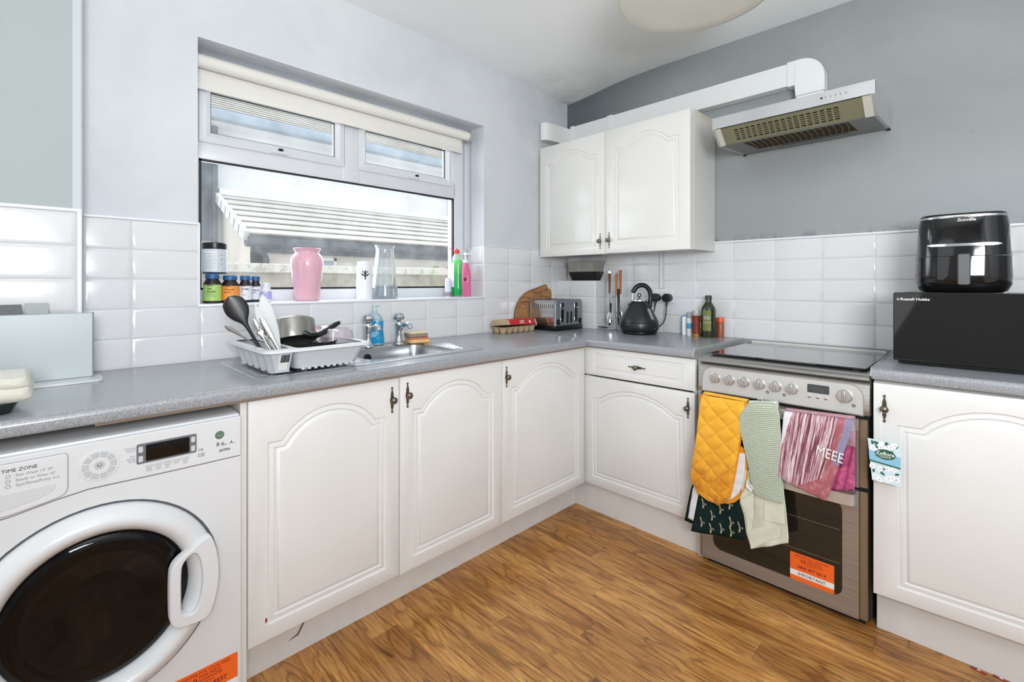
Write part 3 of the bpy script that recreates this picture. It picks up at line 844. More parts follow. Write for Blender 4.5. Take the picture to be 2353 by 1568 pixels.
# wall cupboard
wc = thing('wall_cabinet', 'white two-door wall cupboard with arched panels in the corner', 'cabinet', (0.005, 0, 1.372))
g = G(); t = 0.016; H = 0.714
g.box(0, t, -0.262, 0.0, 0, H).box(1.0, 1.016, -0.262, 0.0, 0, H, 0.001).box(t, 1.0, -0.262, 0.0, 0.006, 0.006 + t).box(t, 1.0, -0.262, 0.0, H - t, H).box(t, 1.0, -0.012, -0.006, 0.02, H - 0.02)
obj('carcass', g, SIDE_STAINED, wc)
door_part(wc, 'door', 0.002, 0.504, -0.004, 0.706, -0.300, DOOR_UP, 0.474, 0.071, iu=0.058, sl=0.06, sh=0.118, pk=0.058)
door_part(wc, 'door', 0.507, 1.012, -0.002, 0.708, -0.302, DOOR_UP, 0.536, 0.073, iu=0.058, sl=0.06, sh=0.118, pk=0.058)

# ------------------------------------------------------------------ worktops
def wt_profile(x0, x1, z0=0.870, z1=0.908, r=0.014):
    pts = [(x0, z0), (x1 - 0.010, z0)]
    for i in range(4): a = -pi / 2 + (pi / 2) * i / 3; pts.append((x1 - 0.010 + 0.010 * cos(a), z0 + 0.010 + 0.010 * sin(a)))
    for i in range(6): a = (pi / 2) * i / 5; pts.append((x1 - r + r * cos(a), z1 - r + r * sin(a)))
    pts.append((x0, z1)); return pts


def flatprof(x0, x1, z0=0.870, z1=0.908): return [(x0, z0), (x1, z0), (x1, z1), (x0, z1)]


WF = 0.604
fx = lambda u, v, w: (u, w, v)
BY0, BY1, BX0, BX1 = -1.735, -1.300, 0.100, 0.448
wt = thing('worktop', 'speckled grey worktop running below the window with the sink let in', 'worktop', (0.3, -1.9, 0.87))
g = G()
g.prism(wt_profile(0.001, WF), -2.519, BY0 - 0.012, fx); g.prism(wt_profile(BX1 + 0.012, WF), BY0 - 0.012, BY1 + 0.012, fx)
g.prism(flatprof(0.001, BX0 - 0.012), BY0 - 0.012, BY1 + 0.012, fx); g.prism(wt_profile(0.001, WF), BY1 + 0.012, -0.6035, fx)
g.prism(wt_profile(0.112, WF), -3.32, -2.519, fx)
bmesh.ops.remove_doubles(g.b, verts=list(g.b.verts), dist=0.0001)
obj('slab', g, WORKTOP, wt, True, ang=25)
obj('underside', G().box(0.13, 0.560, -3.30, -2.212, 0.8665, 0.8698), plain('shaded_chipboard_underside', rgb(104, 84, 70), 0.95, 0, 0.1), wt, True)  # chipboard sheet, coloured dark to put the gap's shade into it
obj('chipboard_edge', G().box(0.566, 0.592, -2.519, -0.606, 0.8640, 0.8702), plain('raw_chipboard', rgb(140, 122, 108), 0.9), wt, True)
wb = thing('worktop', 'speckled grey worktop in the corner carrying toaster and kettle', 'worktop', (0.6, -0.3, 0.87))
fy = lambda u, v, w: (w, -u, v)
obj('slab', G().prism(wt_profile(0.001, 0.600), 0.003, 1.164, fy), WORKTOP, wb, True, ang=25)
obj('joint_strip', G().box(0.003, 0.594, -0.6035, -0.6005, 0.895, 0.9088).box(0.592, 0.6055, -0.6035, -0.6005, 0.872, 0.897), CHROME, wb, True)
STRIP_AL = plain('aluminium_strip', rgb(196, 198, 198), 0.35, 0.5)
es = obj('end_strip', G().prism([(0.003, 0.868), (0.588, 0.868), (0.600, 0.878), (0.600, 0.896), (0.588, 0.9125), (0.003, 0.9125)], 1.1642, 1.1690, fy), STRIP_AL, wb, True)
g = G()
for y_ in (0.56, 0.36, 0.16): g.lathe([(0.0001, 0), (0.003, 0), (0.003, 0.0006), (0.0001, 0.0008)], (1.169, -y_, 0.889), 10, Matrix.Rotation(pi / 2, 4, 'Y'))
x_ = obj('screws', g, PEWTER, es, True); x_['kind'] = 'stuff'
wr = thing('worktop', 'speckled grey worktop right of the cooker under the microwave', 'worktop', (2.1, -0.3, 0.87))
obj('slab', G().prism(wt_profile(0.001, 0.602), 1.790, 2.62, fy), WORKTOP, wr, True, ang=25)
obj('end_strip', G().prism([(0.003, 0.872), (0.588, 0.872), (0.601, 0.882), (0.600, 0.897), (0.588, 0.9100), (0.003, 0.9100)], 1.7860, 1.7898, fy), STRIP_AL, wr, True)
r = base_unit('white cupboard at the far right, out of frame beyond the microwave', (2.402, 0, 0), 0, 0.21)

# ------------------------------------------------------------------ sink
sk_ = thing('sink', 'inset stainless steel sink with ribbed drainer below the window', 'sink', (0.28, -1.68, 0.908))
SX0, SX1, SY0, SY1 = 0.060, 0.508, -2.148, -1.208
zt_ = 0.9105
f = lambda u, v: (u, v, zt_)
outer = rrect(SX0, SX1, SY0, SY1, 0.045, 8); inner = rrect(BX0, BX1, BY0, BY1, 0.06, 8); dr_ = rrect(0.105, 0.470, -2.120, -1.770, 0.05, 8)
o_in = offset_poly(outer, 0.010)
g = G()
g.loft([[(u, v, 0.9083) for u, v in outer], [(u, v, 0.9100) for u, v in offset_poly(outer, 0.002)], [(u, v, 0.9118) for u, v in offset_poly(outer, 0.006)], [(u, v, zt_) for u, v in o_in]], True, False, False)
g.holed(o_in, [inner, dr_], f)
rings = [[(u, v, zt_) for u, v in inner]]
for o, z in ((0.004, 0.9085), (0.007, 0.900), (0.010, 0.86), (0.014, 0.79), (0.022, 0.768), (0.045, 0.762)): rings.append([(u, v, z) for u, v in offset_poly(inner, o)])
g.loft(rings, True, False, True)
d2 = offset_poly(dr_, 0.006)
g.loft([[(u, v, zt_) for u, v in dr_], [(u, v, zt_ - 0.0016) for u, v in d2]], True, False, True)
obj('basin', g, SINK_STEEL, sk_, True, ang=50)
for i in range(11):
    y_ = -2.085 + i * 0.028
    g = G(); g.prism([(-0.004, 0), (0.004, 0), (0.002, 0.0024), (-0.002, 0.0024)], 0.14, 0.445, lambda u, v, w: (w, y_ + u, 0.9090 + v)); obj('drainer_rib', g, SINK_STEEL, sk_, True)
for i in range(4):
    y_ = -1.282 + i * 0.017
    g = G(); g.prism([(-0.004, 0), (0.004, 0), (0.002, 0.0018), (-0.002, 0.0018)], 0.13 + 0.02 * i, 0.43 - 0.05 * i, lambda u, v, w: (w, y_ + u, 0.9103 + v)); obj('drainer_rib', g, SINK_STEEL, sk_, True)
My = Matrix.Rotation(pi / 2, 4, 'Y')
obj('overflow', G().lathe([(0.0001, 0.0), (0.020, 0.0), (0.020, 0.002), (0.018, 0.003), (0.017, 0.001), (0.0001, 0.001)], (0.111, -1.575, 0.862), 20, My), BLACK, sk_, True)
obj('plughole', G().lathe([(0.0001, 0.0), (0.032, 0.0), (0.030, 0.002), (0.020, 0.0005), (0.0001, 0.0)], (0.27, -1.52, 0.7625), 20), CHROME, sk_, True)


def tap(label, loc, rz):
    t = thing('tap', label, 'tap', loc, rz, None)
    g = G().lathe([(0.0001, 0), (0.027, 0.0), (0.027, 0.004), (0.019, 0.010), (0.0145, 0.020), (0.013, 0.05), (0.0135, 0.075), (0.017, 0.090), (0.0175, 0.100), (0.012, 0.108), (0.0075, 0.112), (0.0001, 0.114)], n=24)
    obj('body', g, CHROME, t, ang=60)
    g = G().tube([(0.000, 0, 0.060), (0.018, 0, 0.082), (0.040, 0, 0.094), (0.062, 0, 0.098), (0.080, 0, 0.094), (0.086, 0, 0.080)], [0.010, 0.0105, 0.010, 0.010, 0.0115, 0.0115], 14)
    obj('spout', g, CHROME, t, ang=60)
    pr = []
    for k_, (r_, z_) in enumerate([(0.010, 0.112), (0.021, 0.117), (0.024, 0.127), (0.021, 0.140), (0.014, 0.147)]):
        pr.append([((r_ * (1 + 0.09 * (i % 2))) * cos(2 * pi * i / 14 + k_ * 0.22), (r_ * (1 + 0.09 * (i % 2))) * sin(2 * pi * i / 14 + k_ * 0.22), z_) for i in range(14)])
    obj('handle', G().loft(pr), plain('faceted_chrome', rgb(190, 194, 198), 0.12, 0.9), t, ang=10)
    return t


tap('chrome pillar tap with faceted handle, left one beside the blue soap bottle', (0.090, -1.560, 0.911), 6)
tap('chrome pillar tap with faceted handle, right one beside the sponges', (0.098, -1.405, 0.911), 6)

# ------------------------------------------------------------------ extractor duct and hood
du = thing('extractor_duct', 'white flat plastic duct running above the wall cupboard to the hood', 'duct', (0.8, -0.03, 2.15))
DW = plain('duct_white_plastic', rgb(226, 228, 228), 0.4)
obj('duct_run', G().box(0.085, 1.40, -0.058, -0.003, 2.150, 2.258, 0.002), DW, du, True)
obj('coupler', G().box(0.365, 0.405, -0.062, 0.0, 2.146, 2.262, 0.002), DW, du, True)
obj('coupler', G().box(0.070, 0.100, -0.062, 0.0, 2.146, 2.262, 0.002), DW, du, True)
obj('coupler', G().box(1.388, 1.424, -0.062, 0.0, 2.145, 2.263, 0.002), DW, du, True)
pts = [(1.420, 2.145), (1.424, 2.090), (1.543, 2.090), (1.543, 2.165)]
for i in range(1, 9): a = radians(90 * i / 8); pts.append((1.443 + 0.100 * cos(a), 2.163 + 0.100 * sin(a)))
pts += [(1.420, 2.263)]
obj('elbow', G().prism(pts, 0.0, -0.064, XZY, 0.003), DW, du, True)
obj('spigot', G().box(1.426, 1.540, -0.060, 0.0, 1.967, 2.089, 0.002), DW, du, True)
pts = smooth_poly([(0.072, -0.003), (0.072, -0.062), (0.068, -0.10), (0.064, -0.16), (0.062, -0.22), (0.056, -0.265), (0.040, -0.290), (0.001, -0.296), (0.001, -0.003)], 1)
obj('wall_elbow', G().prism(pts, 2.132, 2.246, XYZ, 0.002), DW, du, True)

hd = thing('cooker_hood', 'silver visor cooker hood with beige grille on the slate wall', 'cooker hood', (1.475, 0, 1.9))
HX0, HX1 = 1.176, 1.776
side = [(0.0, 1.868), (-0.345, 1.842), (-0.418, 1.905), (-0.420, 1.956), (-0.02, 1.966), (0.0, 1.966)]
fxz = lambda u, v, w: (w, u, v)
obj('side_panel', G().prism(side, HX0, HX0 + 0.012, fxz), HOOD_SILVER, hd, True)
obj('side_panel', G().prism(side, HX1 - 0.012, HX1, fxz), HOOD_SILVER, hd, True)
obj('top_cover', G().prism([(0.0, 1.956), (-0.41, 1.952), (-0.41, 1.9555), (-0.02, 1.9655), (0.0, 1.9655)], HX0 + 0.012, HX1 - 0.012, fxz), HOOD_SILVER, hd, True)
fp = obj('front_panel', G().prism([(-0.412, 1.906), (-0.4185, 1.906), (-0.4205, 1.9565), (-0.412, 1.9565)], HX0, HX1, fxz), HOOD_SILVER, hd, True)
OLIVE = plain('aged_beige_plastic', rgb(118, 117, 94), 0.5, 0, 0.4, 0.08, 6)
DKF = plain('hood_inside', rgb(74, 62, 40), 0.8, 0, 0.2, 0.3, 30)
obj('front_cavity', G().prism([(-0.400, 1.906), (-0.334, 1.846), (-0.326, 1.852), (-0.392, 1.912)], HX0 + 0.02, HX1 - 0.02, fxz), DKF, hd, True)
# slanted front grille: columns of slots left open between bars
a0 = Vector((0, -0.4165, 1.905)); b0 = Vector((0, -0.3465, 1.842)); sl_ = (b0 - a0); L_ = sl_.length; sl_.normalize(); nn = Vector((0, -sl_.z, sl_.y))
if nn.y > 0: nn = -nn
def SP(x, s, d): p = a0 + sl_ * s + nn * d; return (x, p.y, p.z)
def slab(g, x0, x1, s0, s1, d0=-0.002, d1=0.002):
    g.loft([[SP(x0, s0, d0), SP(x1, s0, d0), SP(x1, s1, d0), SP(x0, s1, d0)], [SP(x0, s0, d1), SP(x1, s0, d1), SP(x1, s1, d1), SP(x0, s1, d1)]])
GX0, GX1 = HX0 + 0.085, HX1 - 0.115; nc = 17; rows = 6
g = G(); slab(g, HX0 + 0.03, GX0, 0.004, L_ - 0.004); slab(g, GX1, HX1 - 0.03, 0.004, L_ - 0.004)
slab(g, GX0, GX1, 0.004, 0.020); slab(g, GX0, GX1, L_ - 0.016, L_ - 0.004)
cw = (GX1 - GX0) / nc
for i in range(nc + 1): slab(g, GX0 + i * cw - 0.0035, GX0 + i * cw + 0.0035, 0.020, L_ - 0.016, -0.0018, 0.0018)
rh = (L_ - 0.036) / rows
for j in range(1, rows): slab(g, GX0, GX1, 0.020 + j * rh - 0.0022, 0.020 + j * rh + 0.0022, -0.0016, 0.0016)
gr = obj('front_grille', g, OLIVE, hd, True); gr['kind'] = 'stuff'
for x0, x1 in ((HX0 + 0.012, HX0 + 0.036), (HX1 - 0.040, HX1 - 0.012)):
    obj('visor_bracket', G().prism([(0, 0.0), (1, 0.0), (1, 1.0), (0, 1.0)], -0.001, 0.005, lambda u, v, w: SP(x0 + (x1 - x0) * u, 0.002 + (L_ - 0.004) * v, w)), plain('bracket_grey', rgb(190, 190, 180), 0.5), hd, True)
# underside with curved bars over the grease filter
def UP(x, y, d): return (x, y, 1.842 + (1.868 - 1.842) * (y + 0.345) / 0.345 - d)
obj('filter', G().loft([[UP(HX0 + 0.10, -0.33, -0.006), UP(HX1 - 0.10, -0.33, -0.006), UP(HX1 - 0.10, -0.10, -0.006), UP(HX0 + 0.10, -0.10, -0.006)], [UP(HX0 + 0.10, -0.33, -0.003), UP(HX1 - 0.10, -0.33, -0.003), UP(HX1 - 0.10, -0.10, -0.003), UP(HX0 + 0.10, -0.10, -0.003)]]), DKF, hd, True)
def uslab(g, x0, x1, y0, y1, d0=-0.004, d1=0.0):
    g.loft([[UP(x0, y0, d0), UP(x1, y0, d0), UP(x1, y1, d0), UP(x0, y1, d0)], [UP(x0, y0, d1), UP(x1, y0, d1), UP(x1, y1, d1), UP(x0, y1, d1)]])
g = G(); uslab(g, HX0 + 0.012, HX0 + 0.10, -0.345, -0.002); uslab(g, HX1 - 0.10, HX1 - 0.012, -0.345, -0.002)
uslab(g, HX0 + 0.10, HX1 - 0.10, -0.345, -0.325); uslab(g, HX0 + 0.10, HX1 - 0.10, -0.10, -0.002)
obj('underside', g, plain('hood_underside_grey', rgb(128, 130, 128), 0.45, 0.3), hd, True)
for i in range(17):
    x_ = HX0 + 0.118 + i * 0.0228
    g = G(); g.tube([UP(x_ - 0.010 * (q / 5) ** 2 * 3 + 0.01, -0.325 + 0.225 * q / 5, 0.0) for q in range(6)], 0.0015, 6); obj('filter_bar', g, OLIVE, hd, True)
obj('lamp_cover', G().loft([[UP(HX0 + 0.20, -0.095, 0.0), UP(HX1 - 0.14, -0.095, 0.0), UP(HX1 - 0.14, -0.045, 0.0), UP(HX0 + 0.20, -0.045, 0.0)], [UP(HX0 + 0.20, -0.095, 0.004), UP(HX1 - 0.14, -0.095, 0.004), UP(HX1 - 0.14, -0.045, 0.004), UP(HX0 + 0.20, -0.045, 0.004)]]), plain('smoked_lens', rgb(70, 74, 76), 0.2), hd, True)
Mx = Matrix.Rotation(pi / 2, 4, 'X')
for i in range(6):
    x_ = 1.606 + i * 0.0165
    obj('button', G().lathe([(0.0001, 0), (0.0036, 0), (0.0036, 0.004), (0.0024, 0.0055), (0.0001, 0.006)], (x_, -0.4188, 1.932), 12, Mx), CHROME if i else INK, hd, True)
for x_ in (HX0 + 0.005, HX1 - 0.006):
    obj('corner_foot', G().box(x_ - 0.006, x_ + 0.006, -0.022, -0.006, 1.860, 1.869, 0.002), BLACK, hd, True)
# ------------------------------------------------------------------ washing machine
wm = thing('washing_machine', 'white front-loading washing machine with dark round door under the worktop', 'washing machine', (0, -2.810, 0), 90)
F = -0.600; f = lambda u, v, w: (u, F - w, v)
DC = (0.300, 0.440)
obj('body', G().box(0.0, 0.595, F + 0.012, -0.115, 0.018, 0.836, 0.004, 2), WM_WHITE, wm)
# lower front with a round opening
fr = [(0.0, 0.02), (0.595, 0.02), (0.595, 0.7195)]
bot = [(0.595, 0.7195), (0.50, 0.7195), (0.40, 0.7200), (0.33, 0.7215), (0.28, 0.7220), (0.22, 0.7140), (0.16, 0.7020), (0.10, 0.6950), (0.0, 0.6940)]
outl = fr + bot[1:]
circ = lambda r, n=56: [(DC[0] + r * cos(2 * pi * i / n), DC[1] + r * sin(2 * pi * i / n)) for i in range(n)]
g = G(); g.holed(outl, [circ(0.242)], lambda u, v: f(u, v, 0)); g.loft([[f(u, v, 0) for u, v in outl], [f(u, v, -0.012) for u, v in outl]], True, False, False)
g.loft([[f(u, v, 0) for u, v in circ(0.242)], [f(u, v, -0.014) for u, v in circ(0.238)]], True, False, False)
obj('front_panel', g, WM_WHITE, wm)
cp = [(0.0, 0.696)] + [(u, v + 0.0022) for u, v in reversed(bot)][1:] + [(0.595, 0.830), (0.0, 0.830)]
cpo = obj('control_panel', G().prism(cp, -0.012, 0.003, f, 0.0025), WM_WHITE, wm)
dw = [(0.0, 0.702), (0.09, 0.703), (0.16, 0.709), (0.215, 0.719), (0.232, 0.7235), (0.2385, 0.7275), (0.2425, 0.733), (0.244, 0.740), (0.244, 0.809), (0.2433, 0.813), (0.2412, 0.8158), (0.238, 0.817), (0.0, 0.817)]
obj('drawer_gap', G().prism(offset_poly(dw, -0.0012), 0.0, 0.0036, f), GREYINK, wm)
dr = obj('detergent_drawer', G().prism(dw, 0.0, 0.0060, f, 0.0015), WM_WHITE, wm)
gpz = [(0.0, 0.712), (0.12, 0.716), (0.19, 0.727), (0.222, 0.740), (0.226, 0.756), (0.0, 0.756)]
obj('drawer_grip', G().prism(gpz, 0.0055, 0.0068, f, 0.001), plain('shadowed_white', rgb(206, 209, 213), 0.35), dr)
text('TIME ZONE', 0.0105, f(0.142, 0.7990, 0.0062), INK, dr)
for s, z in (('Fast Wash 15\' 30\'', 0.7880), ('Ready to Wear 45\'', 0.7775), ('Spin/Rinse/Pump out', 0.7670)): text(s, 0.0085, f(0.163, z, 0.0062), GREYINK, dr, sx=0.95)
for z in (0.7905, 0.7800, 0.7695): obj('symbol', G().torus(f(0.152, z, 0.0063), 0.0035, 0.0005, Mx, 12, 4), GREYINK, dr)
# dial
cx, cz = 0.298, 0.7755
obj('dial_plate', G().prism([(cx + 0.037 * cos(2 * pi * i / 32), cz + 0.037 * sin(2 * pi * i / 32)) for i in range(32)], 0.0028, 0.0042, f, 0.001), WM_WHITE, wm)
for i in range(10):
    a0 = 2 * pi * i / 10 + 0.07 + 0.314; a1 = a0 + 2 * pi / 10 - 0.14
    pts = [(cx + r * cos(a), cz + r * sin(a)) for r, aa in ((0.031, (a0, (a0 + a1) / 2, a1)), (0.0195, (a1, (a0 + a1) / 2, a0))) for a in aa]
    kk = obj('programme_key', G().prism(pts, 0.004, 0.0062, f, 0.0006), plain('key_grey', rgb(188, 192, 196), 0.4), wm)
obj('power_key', G().lathe([(0.0001, 0), (0.0095, 0), (0.009, 0.0025), (0.0001, 0.0030)], f(cx, cz, 0.004), 20, Mx), plain('key_grey', rgb(188, 192, 196), 0.4), wm)
pk_ = obj('power_symbol', G().torus(f(cx, cz + 0.001, 0.0072), 0.0036, 0.0005, Mx @ Matrix.Rotation(0, 4, 'Z'), 14, 4, radians(120), radians(420)), INK, wm)
# display
dg = plain('display_grey', rgb(104, 108, 114), 0.4)
ds = obj('display', G().prism(rrect(0.366, 0.490, 0.757, 0.806, 0.004, 3), 0.0025, 0.0050, f, 0.001), dg, wm)
obj('screen', G().prism(rrect(0.384, 0.474, 0.7615, 0.8015, 0.002, 2), 0.0048, 0.0056, f), BLACK_GLASS, ds)
for u in (0.3695, 0.4775):
    for v in (0.762, 0.785): obj('key', G().prism(rrect(u, u + 0.009, v, v + 0.0145, 0.002, 2), 0.005, 0.0068, f, 0.0006), plain('key_pale', rgb(198, 202, 206), 0.4), ds)
for i in range(5): obj('function_key', G().prism(rrect(0.3835 + i * 0.0186, 0.3835 + i * 0.0186 + 0.0155, 0.7455, 0.7525, 0.002, 2), 0.003, 0.0055, f, 0.0008), plain('key_pale', rgb(198, 202, 206), 0.4), wm)
for s, u, z, a in (('Cleaning\nAction', 0.364, 0.797, 'RIGHT'), ('Anti\nAllergy\nRinse', 0.364, 0.777, 'RIGHT')): text(s, 0.0062, f(u, z, 0.0032), GREYINK, cpo, align=a)
for i, s in enumerate(('Delay\nTimer', 'Time\nSaver', 'Rapid\nSpin', 'Temp', 'Child\nLock')): text(s, 0.0048, f(0.391 + i * 0.0186, 0.7395, 0.0032), GREYINK, cpo, align='CENTER')
text('>II', 0.0100, f(0.494, 0.757, 0.0032), INK, cpo); text('START\nPAUSE', 0.0052, f(0.501, 0.7475, 0.0032), INK, cpo, align='CENTER')
eg = obj('eco_badge', G().lathe([(0.0001, 0), (0.0110, 0), (0.0100, 0.0016), (0.0001, 0.002)], f(0.543, 0.7895, 0.003), 24, Mx), plain('eco_green', rgb(92, 116, 96), 0.4), wm)
text('eco', 0.0085, f(0.543, 0.7870, 0.0053), plain('eco_pale', rgb(160, 180, 160), 0.5), eg, align='CENTER')
text('8·6', 0.0150, f(0.535, 0.7600, 0.0032), INK, cpo); text('kg', 0.007, f(0.5535, 0.7600, 0.0032), GREYINK, cpo); text('A', 0.0120, f(0.567, 0.7600, 0.0032), INK, cpo); text('--', 0.009, f(0.576, 0.7600, 0.0032), GREYINK, cpo)
text('EXTRA', 0.0085, f(0.5420, 0.7440, 0.0032), INK, cpo, bold=0.0002)
# door
g = G().lathe([(0.236, -0.010), (0.2355, 0.004), (0.231, 0.012), (0.222, 0.022), (0.210, 0.030), (0.200, 0.032), (0.190, 0.028), (0.180, 0.016), (0.174, 0.006), (0.172, -0.005)], f(DC[0], DC[1], 0), 72, Mx)
dn = obj('door', g, WM_WHITE, wm, ang=60)
g = G().lathe([(0.242, -0.012), (0.242, -0.002), (0.2365, -0.003), (0.2365, -0.012)], f(DC[0], DC[1], 0), 64, Mx)
obj('door_seam', g, plain('seam_grey', rgb(86, 90, 96), 0.5), dn)
DGL = plain('dark_door_glass', rgb(8, 8, 9), 0.05, 0, 0.3)
g = G().lathe([(0.1735, -0.004), (0.166, 0.004), (0.150, 0.008), (0.120, 0.0040), (0.080, -0.004), (0.0001, -0.010)], f(DC[0], DC[1], 0), 64, Mx)
obj('glass', g, DGL, dn, ang=60)
hp = [(0.512, 0.549), (0.470, 0.522), (0.444, 0.508), (0.430, 0.492), (0.426, 0.470), (0.426, 0.372), (0.429, 0.352), (0.440, 0.338), (0.456, 0.333), (0.508, 0.331), (0.522, 0.360), (0.531, 0.400), (0.534, 0.440), (0.532, 0.480), (0.525, 0.517)]
hp = smooth_poly(hp); hole = [(0.478, 0.514), (0.462, 0.504), (0.453, 0.492), (0.450, 0.474), (0.450, 0.378), (0.453, 0.368), (0.462, 0.362), (0.478, 0.360), (0.488, 0.380), (0.494, 0.410), (0.496, 0.440), (0.494, 0.472), (0.488, 0.498)]
hole = smooth_poly(hole)
g = G(); hi = offset_poly(hp, 0.003); ho = offset_poly(hole, -0.003)
g.holed(hi, [ho], lambda u, v: f(u, v, 0.043))
g.loft([[f(u, v, 0.043) for u, v in hi], [f(u, v, 0.040) for u, v in hp], [f(u, v, 0.014) for u, v in hp]], True, False, False)
g.loft([[f(u, v, 0.043) for u, v in ho], [f(u, v, 0.040) for u, v in hole], [f(u, v, 0.014) for u, v in offset_poly(hole, 0.0)]], True, False, False)
obj('handle', g, WM_WHITE, dn, ang=50)
# sticker


def sticker(root, f, u0, u1, v0, v1, phone):
    w = u1 - u0; h = v1 - v0; s = w / 0.140
    st = obj('sticker', G().prism(rrect(u0, u1, v0, v1, 0.003, 2), 0.0002, 0.0008, f), ORANGE, root)
    obj('white_band', G().prism([(u0, v0 + h * .17), (u1, v0 + h * .17), (u1, v0 + h * .37), (u0, v0 + h * .37)], 0.0006, 0.0010, f), PALE, st)
    c = (u0 + u1) / 2
    text('REGISTER FOR YOUR FREE*', 0.0092 * s, f(c, v0 + h * .875, 0.0009), DARKRED, st, align='CENTER', sx=0.98)
    text('10', 0.0190 * s, f(u0 + w * .235, v0 + h * .695, 0.0009), DARKRED, st, bold=0.0004)
    text('YEAR PARTS\nGUARANTEE', 0.0088 * s, f(u0 + w * .385, v0 + h * .785, 0.0009), DARKRED, st)
    text('CALL FREE NOW', 0.0050 * s, f(c, v0 + h * .625, 0.0009), DARKRED, st, align='CENTER')
    text(phone, 0.0150 * s, f(c, v0 + h * .475, 0.0009), DARKRED, st, align='CENTER', bold=0.0002)
    text('IMPORTANT', 0.0158 * s, f(c, v0 + h * .21, 0.0011), INK, st, align='CENTER')
    return st


sticker(wm, lambda u, v, w: (u, F - w, v), 0.436, 0.587, 0.072, 0.180, '0800 497 8557')
for u in (0.05, 0.545): obj('foot', G().cyl((u, -0.55, 0.0), (u, -0.55, 0.02), 0.018), BLACK, wm); obj('foot', G().cyl((u, -0.09, 0.0), (u, -0.09, 0.02), 0.018), BLACK, wm)

# ------------------------------------------------------------------ cooker
ck = thing('cooker', 'stainless steel freestanding cooker with glass lid and double oven', 'cooker', (1.49, -0.3, 0))
C0, C1 = 1.196, 1.786
def wobj(n, g, m, p=ck, **k): return obj(n, g, m, p, True, **k)
wobj('body', G().box(C0, C1, -0.575, -0.03, 0.03, 0.862, 0.003), plain('cooker_side_dark', rgb(54, 50, 47), 0.45, 0.3))
wobj('plinth_strip', G().box(C0 + 0.02, C1 - 0.02, -0.56, -0.50, 0.0, 0.032), BLACK_MATT)
pr = [(0.020, 0.858), (0.585, 0.858), (0.603, 0.862), (0.611, 0.868), (0.606, 0.876), (0.580, 0.882), (0.540, 0.884), (0.020, 0.886)]
wobj('hob_top', G().prism(pr, C0 + 0.002, C1 - 0.002, fy), STEEL, ang=50)
LIDG = plain('dark_lid_glass', rgb(30, 33, 35), 0.04, 0, 0.9, coat=0.6)
lid = wobj('glass_lid', G().prism(rrect(C0 + 0.012, C1 - 0.018, 0.035, 0.545, 0.010, 3), 0.8915, 0.8965, lambda u, v, w: (u, -v, w), 0.0008), LIDG)
wobj('lid_hinge', G().box(C0 + 0.02, C1 - 0.02, -0.033, -0.012, 0.884, 0.905, 0.004), plain('hinge_white', rgb(208, 208, 204), 0.4), lid)
for x_ in (C0 + 0.04, C1 - 0.05): wobj('lid_bumper', G().box(x_ - 0.01, x_ + 0.01, -0.535, -0.52, 0.883, 0.892), BLACK_MATT, lid)
# control panel
CPF = -0.603
sidep = [(0.57, 0.742), (0.606, 0.742), (0.612, 0.748), (0.6135, 0.765), (0.609, 0.835), (0.603, 0.850), (0.592, 0.8565), (0.57, 0.8565)]
cpn = wobj('control_panel', G().prism(sidep, C0, C1, fy), STEEL, ang=50)
def fc(u, v, w): return (u, -(0.6135 - (v - 0.765) * 0.064) - w, v)
# raised inner panel with rounded upper corners
ol = [(C0 + 0.018, 0.7455), (C1 - 0.018, 0.7455), (C1 - 0.018, 0.800)]
for i in range(1, 7): a = radians(90 * i / 6); ol.append((C1 - 0.018 - 0.040 * (1 - cos(a)), 0.800 + 0.045 * sin(a)))
for i in range(0, 6): a = radians(90 - 90 * i / 6); ol.append((C0 + 0.018 + 0.040 * (1 - cos(a)), 0.800 + 0.045 * sin(a)))
ol.append((C0 + 0.018, 0.800))
wobj('panel_shadow_edge', G().prism(offset_poly(ol, -0.003), -0.001, 0.0012, fc), WARM_STEEL, cpn)
wobj('inner_panel', G().prism(ol, -0.001, 0.0032, fc, 0.001), plain('satin_silver', rgb(198, 197, 194), 0.35, 0.35), cpn)
Mk = Matrix.Rotation(pi / 2, 4, 'X')
SATIN = plain('satin_knob', rgb(196, 194, 190), 0.3, 0.7)
for u in (1.268, 1.325, 1.381, 1.438, 1.496, 1.552, 1.716):
    R_ = 0.0215 if u < 1.7 else 0.0245
    c = fc(u, 0.8035, 0.003)
    kb = wobj('control_knob', G().lathe([(0.0001, 0), (R_, 0), (R_, 0.003), (R_ * 0.90, 0.004), (R_ * 0.86, 0.012), (R_ * 0.80, 0.015), (0.0001, 0.0155)], c, 28, Mk), SATIN)
    rr = 8
    wobj('grip', G().box(c[0] - 0.0045, c[0] + 0.0045, c[1] - 0.024, c[1] - 0.013, c[2] - R_ * .86, c[2] + R_ * .86, 0.0025, 2), SATIN, kb)
    wobj('pointer', G().box(c[0] - 0.0006, c[0] + 0.0006, c[1] - 0.0245, c[1] - 0.0238, c[2] + 0.002, c[2] + R_ * .8), INK, kb)
for u, v in ((1.468, 0.7765), (1.526, 0.7755), (1.742, 0.7745)): wobj('indicator', G().torus(fc(u, v, 0.0038), 0.0042, 0.0012, Mk, 14, 6), INK)
dpl = wobj('clock_display', G().prism(rrect(1.602, 1.670, 0.7995, 0.8295, 0.003, 3), 0.003, 0.0045, fc), plain('clock_dark', rgb(58, 60, 62), 0.25))
text('03:56', 0.016, fc(1.636, 0.808, 0.0048), plain('clock_digits', rgb(96, 98, 98), 0.5), dpl, align='CENTER', world=True)
for u in (1.609, 1.635, 1.660): wobj('push_button', G().lathe([(0.0001, 0), (0.0055, 0), (0.005, 0.003), (0.0001, 0.004)], fc(u, 0.7845, 0.003), 16, Mk), CHROME)
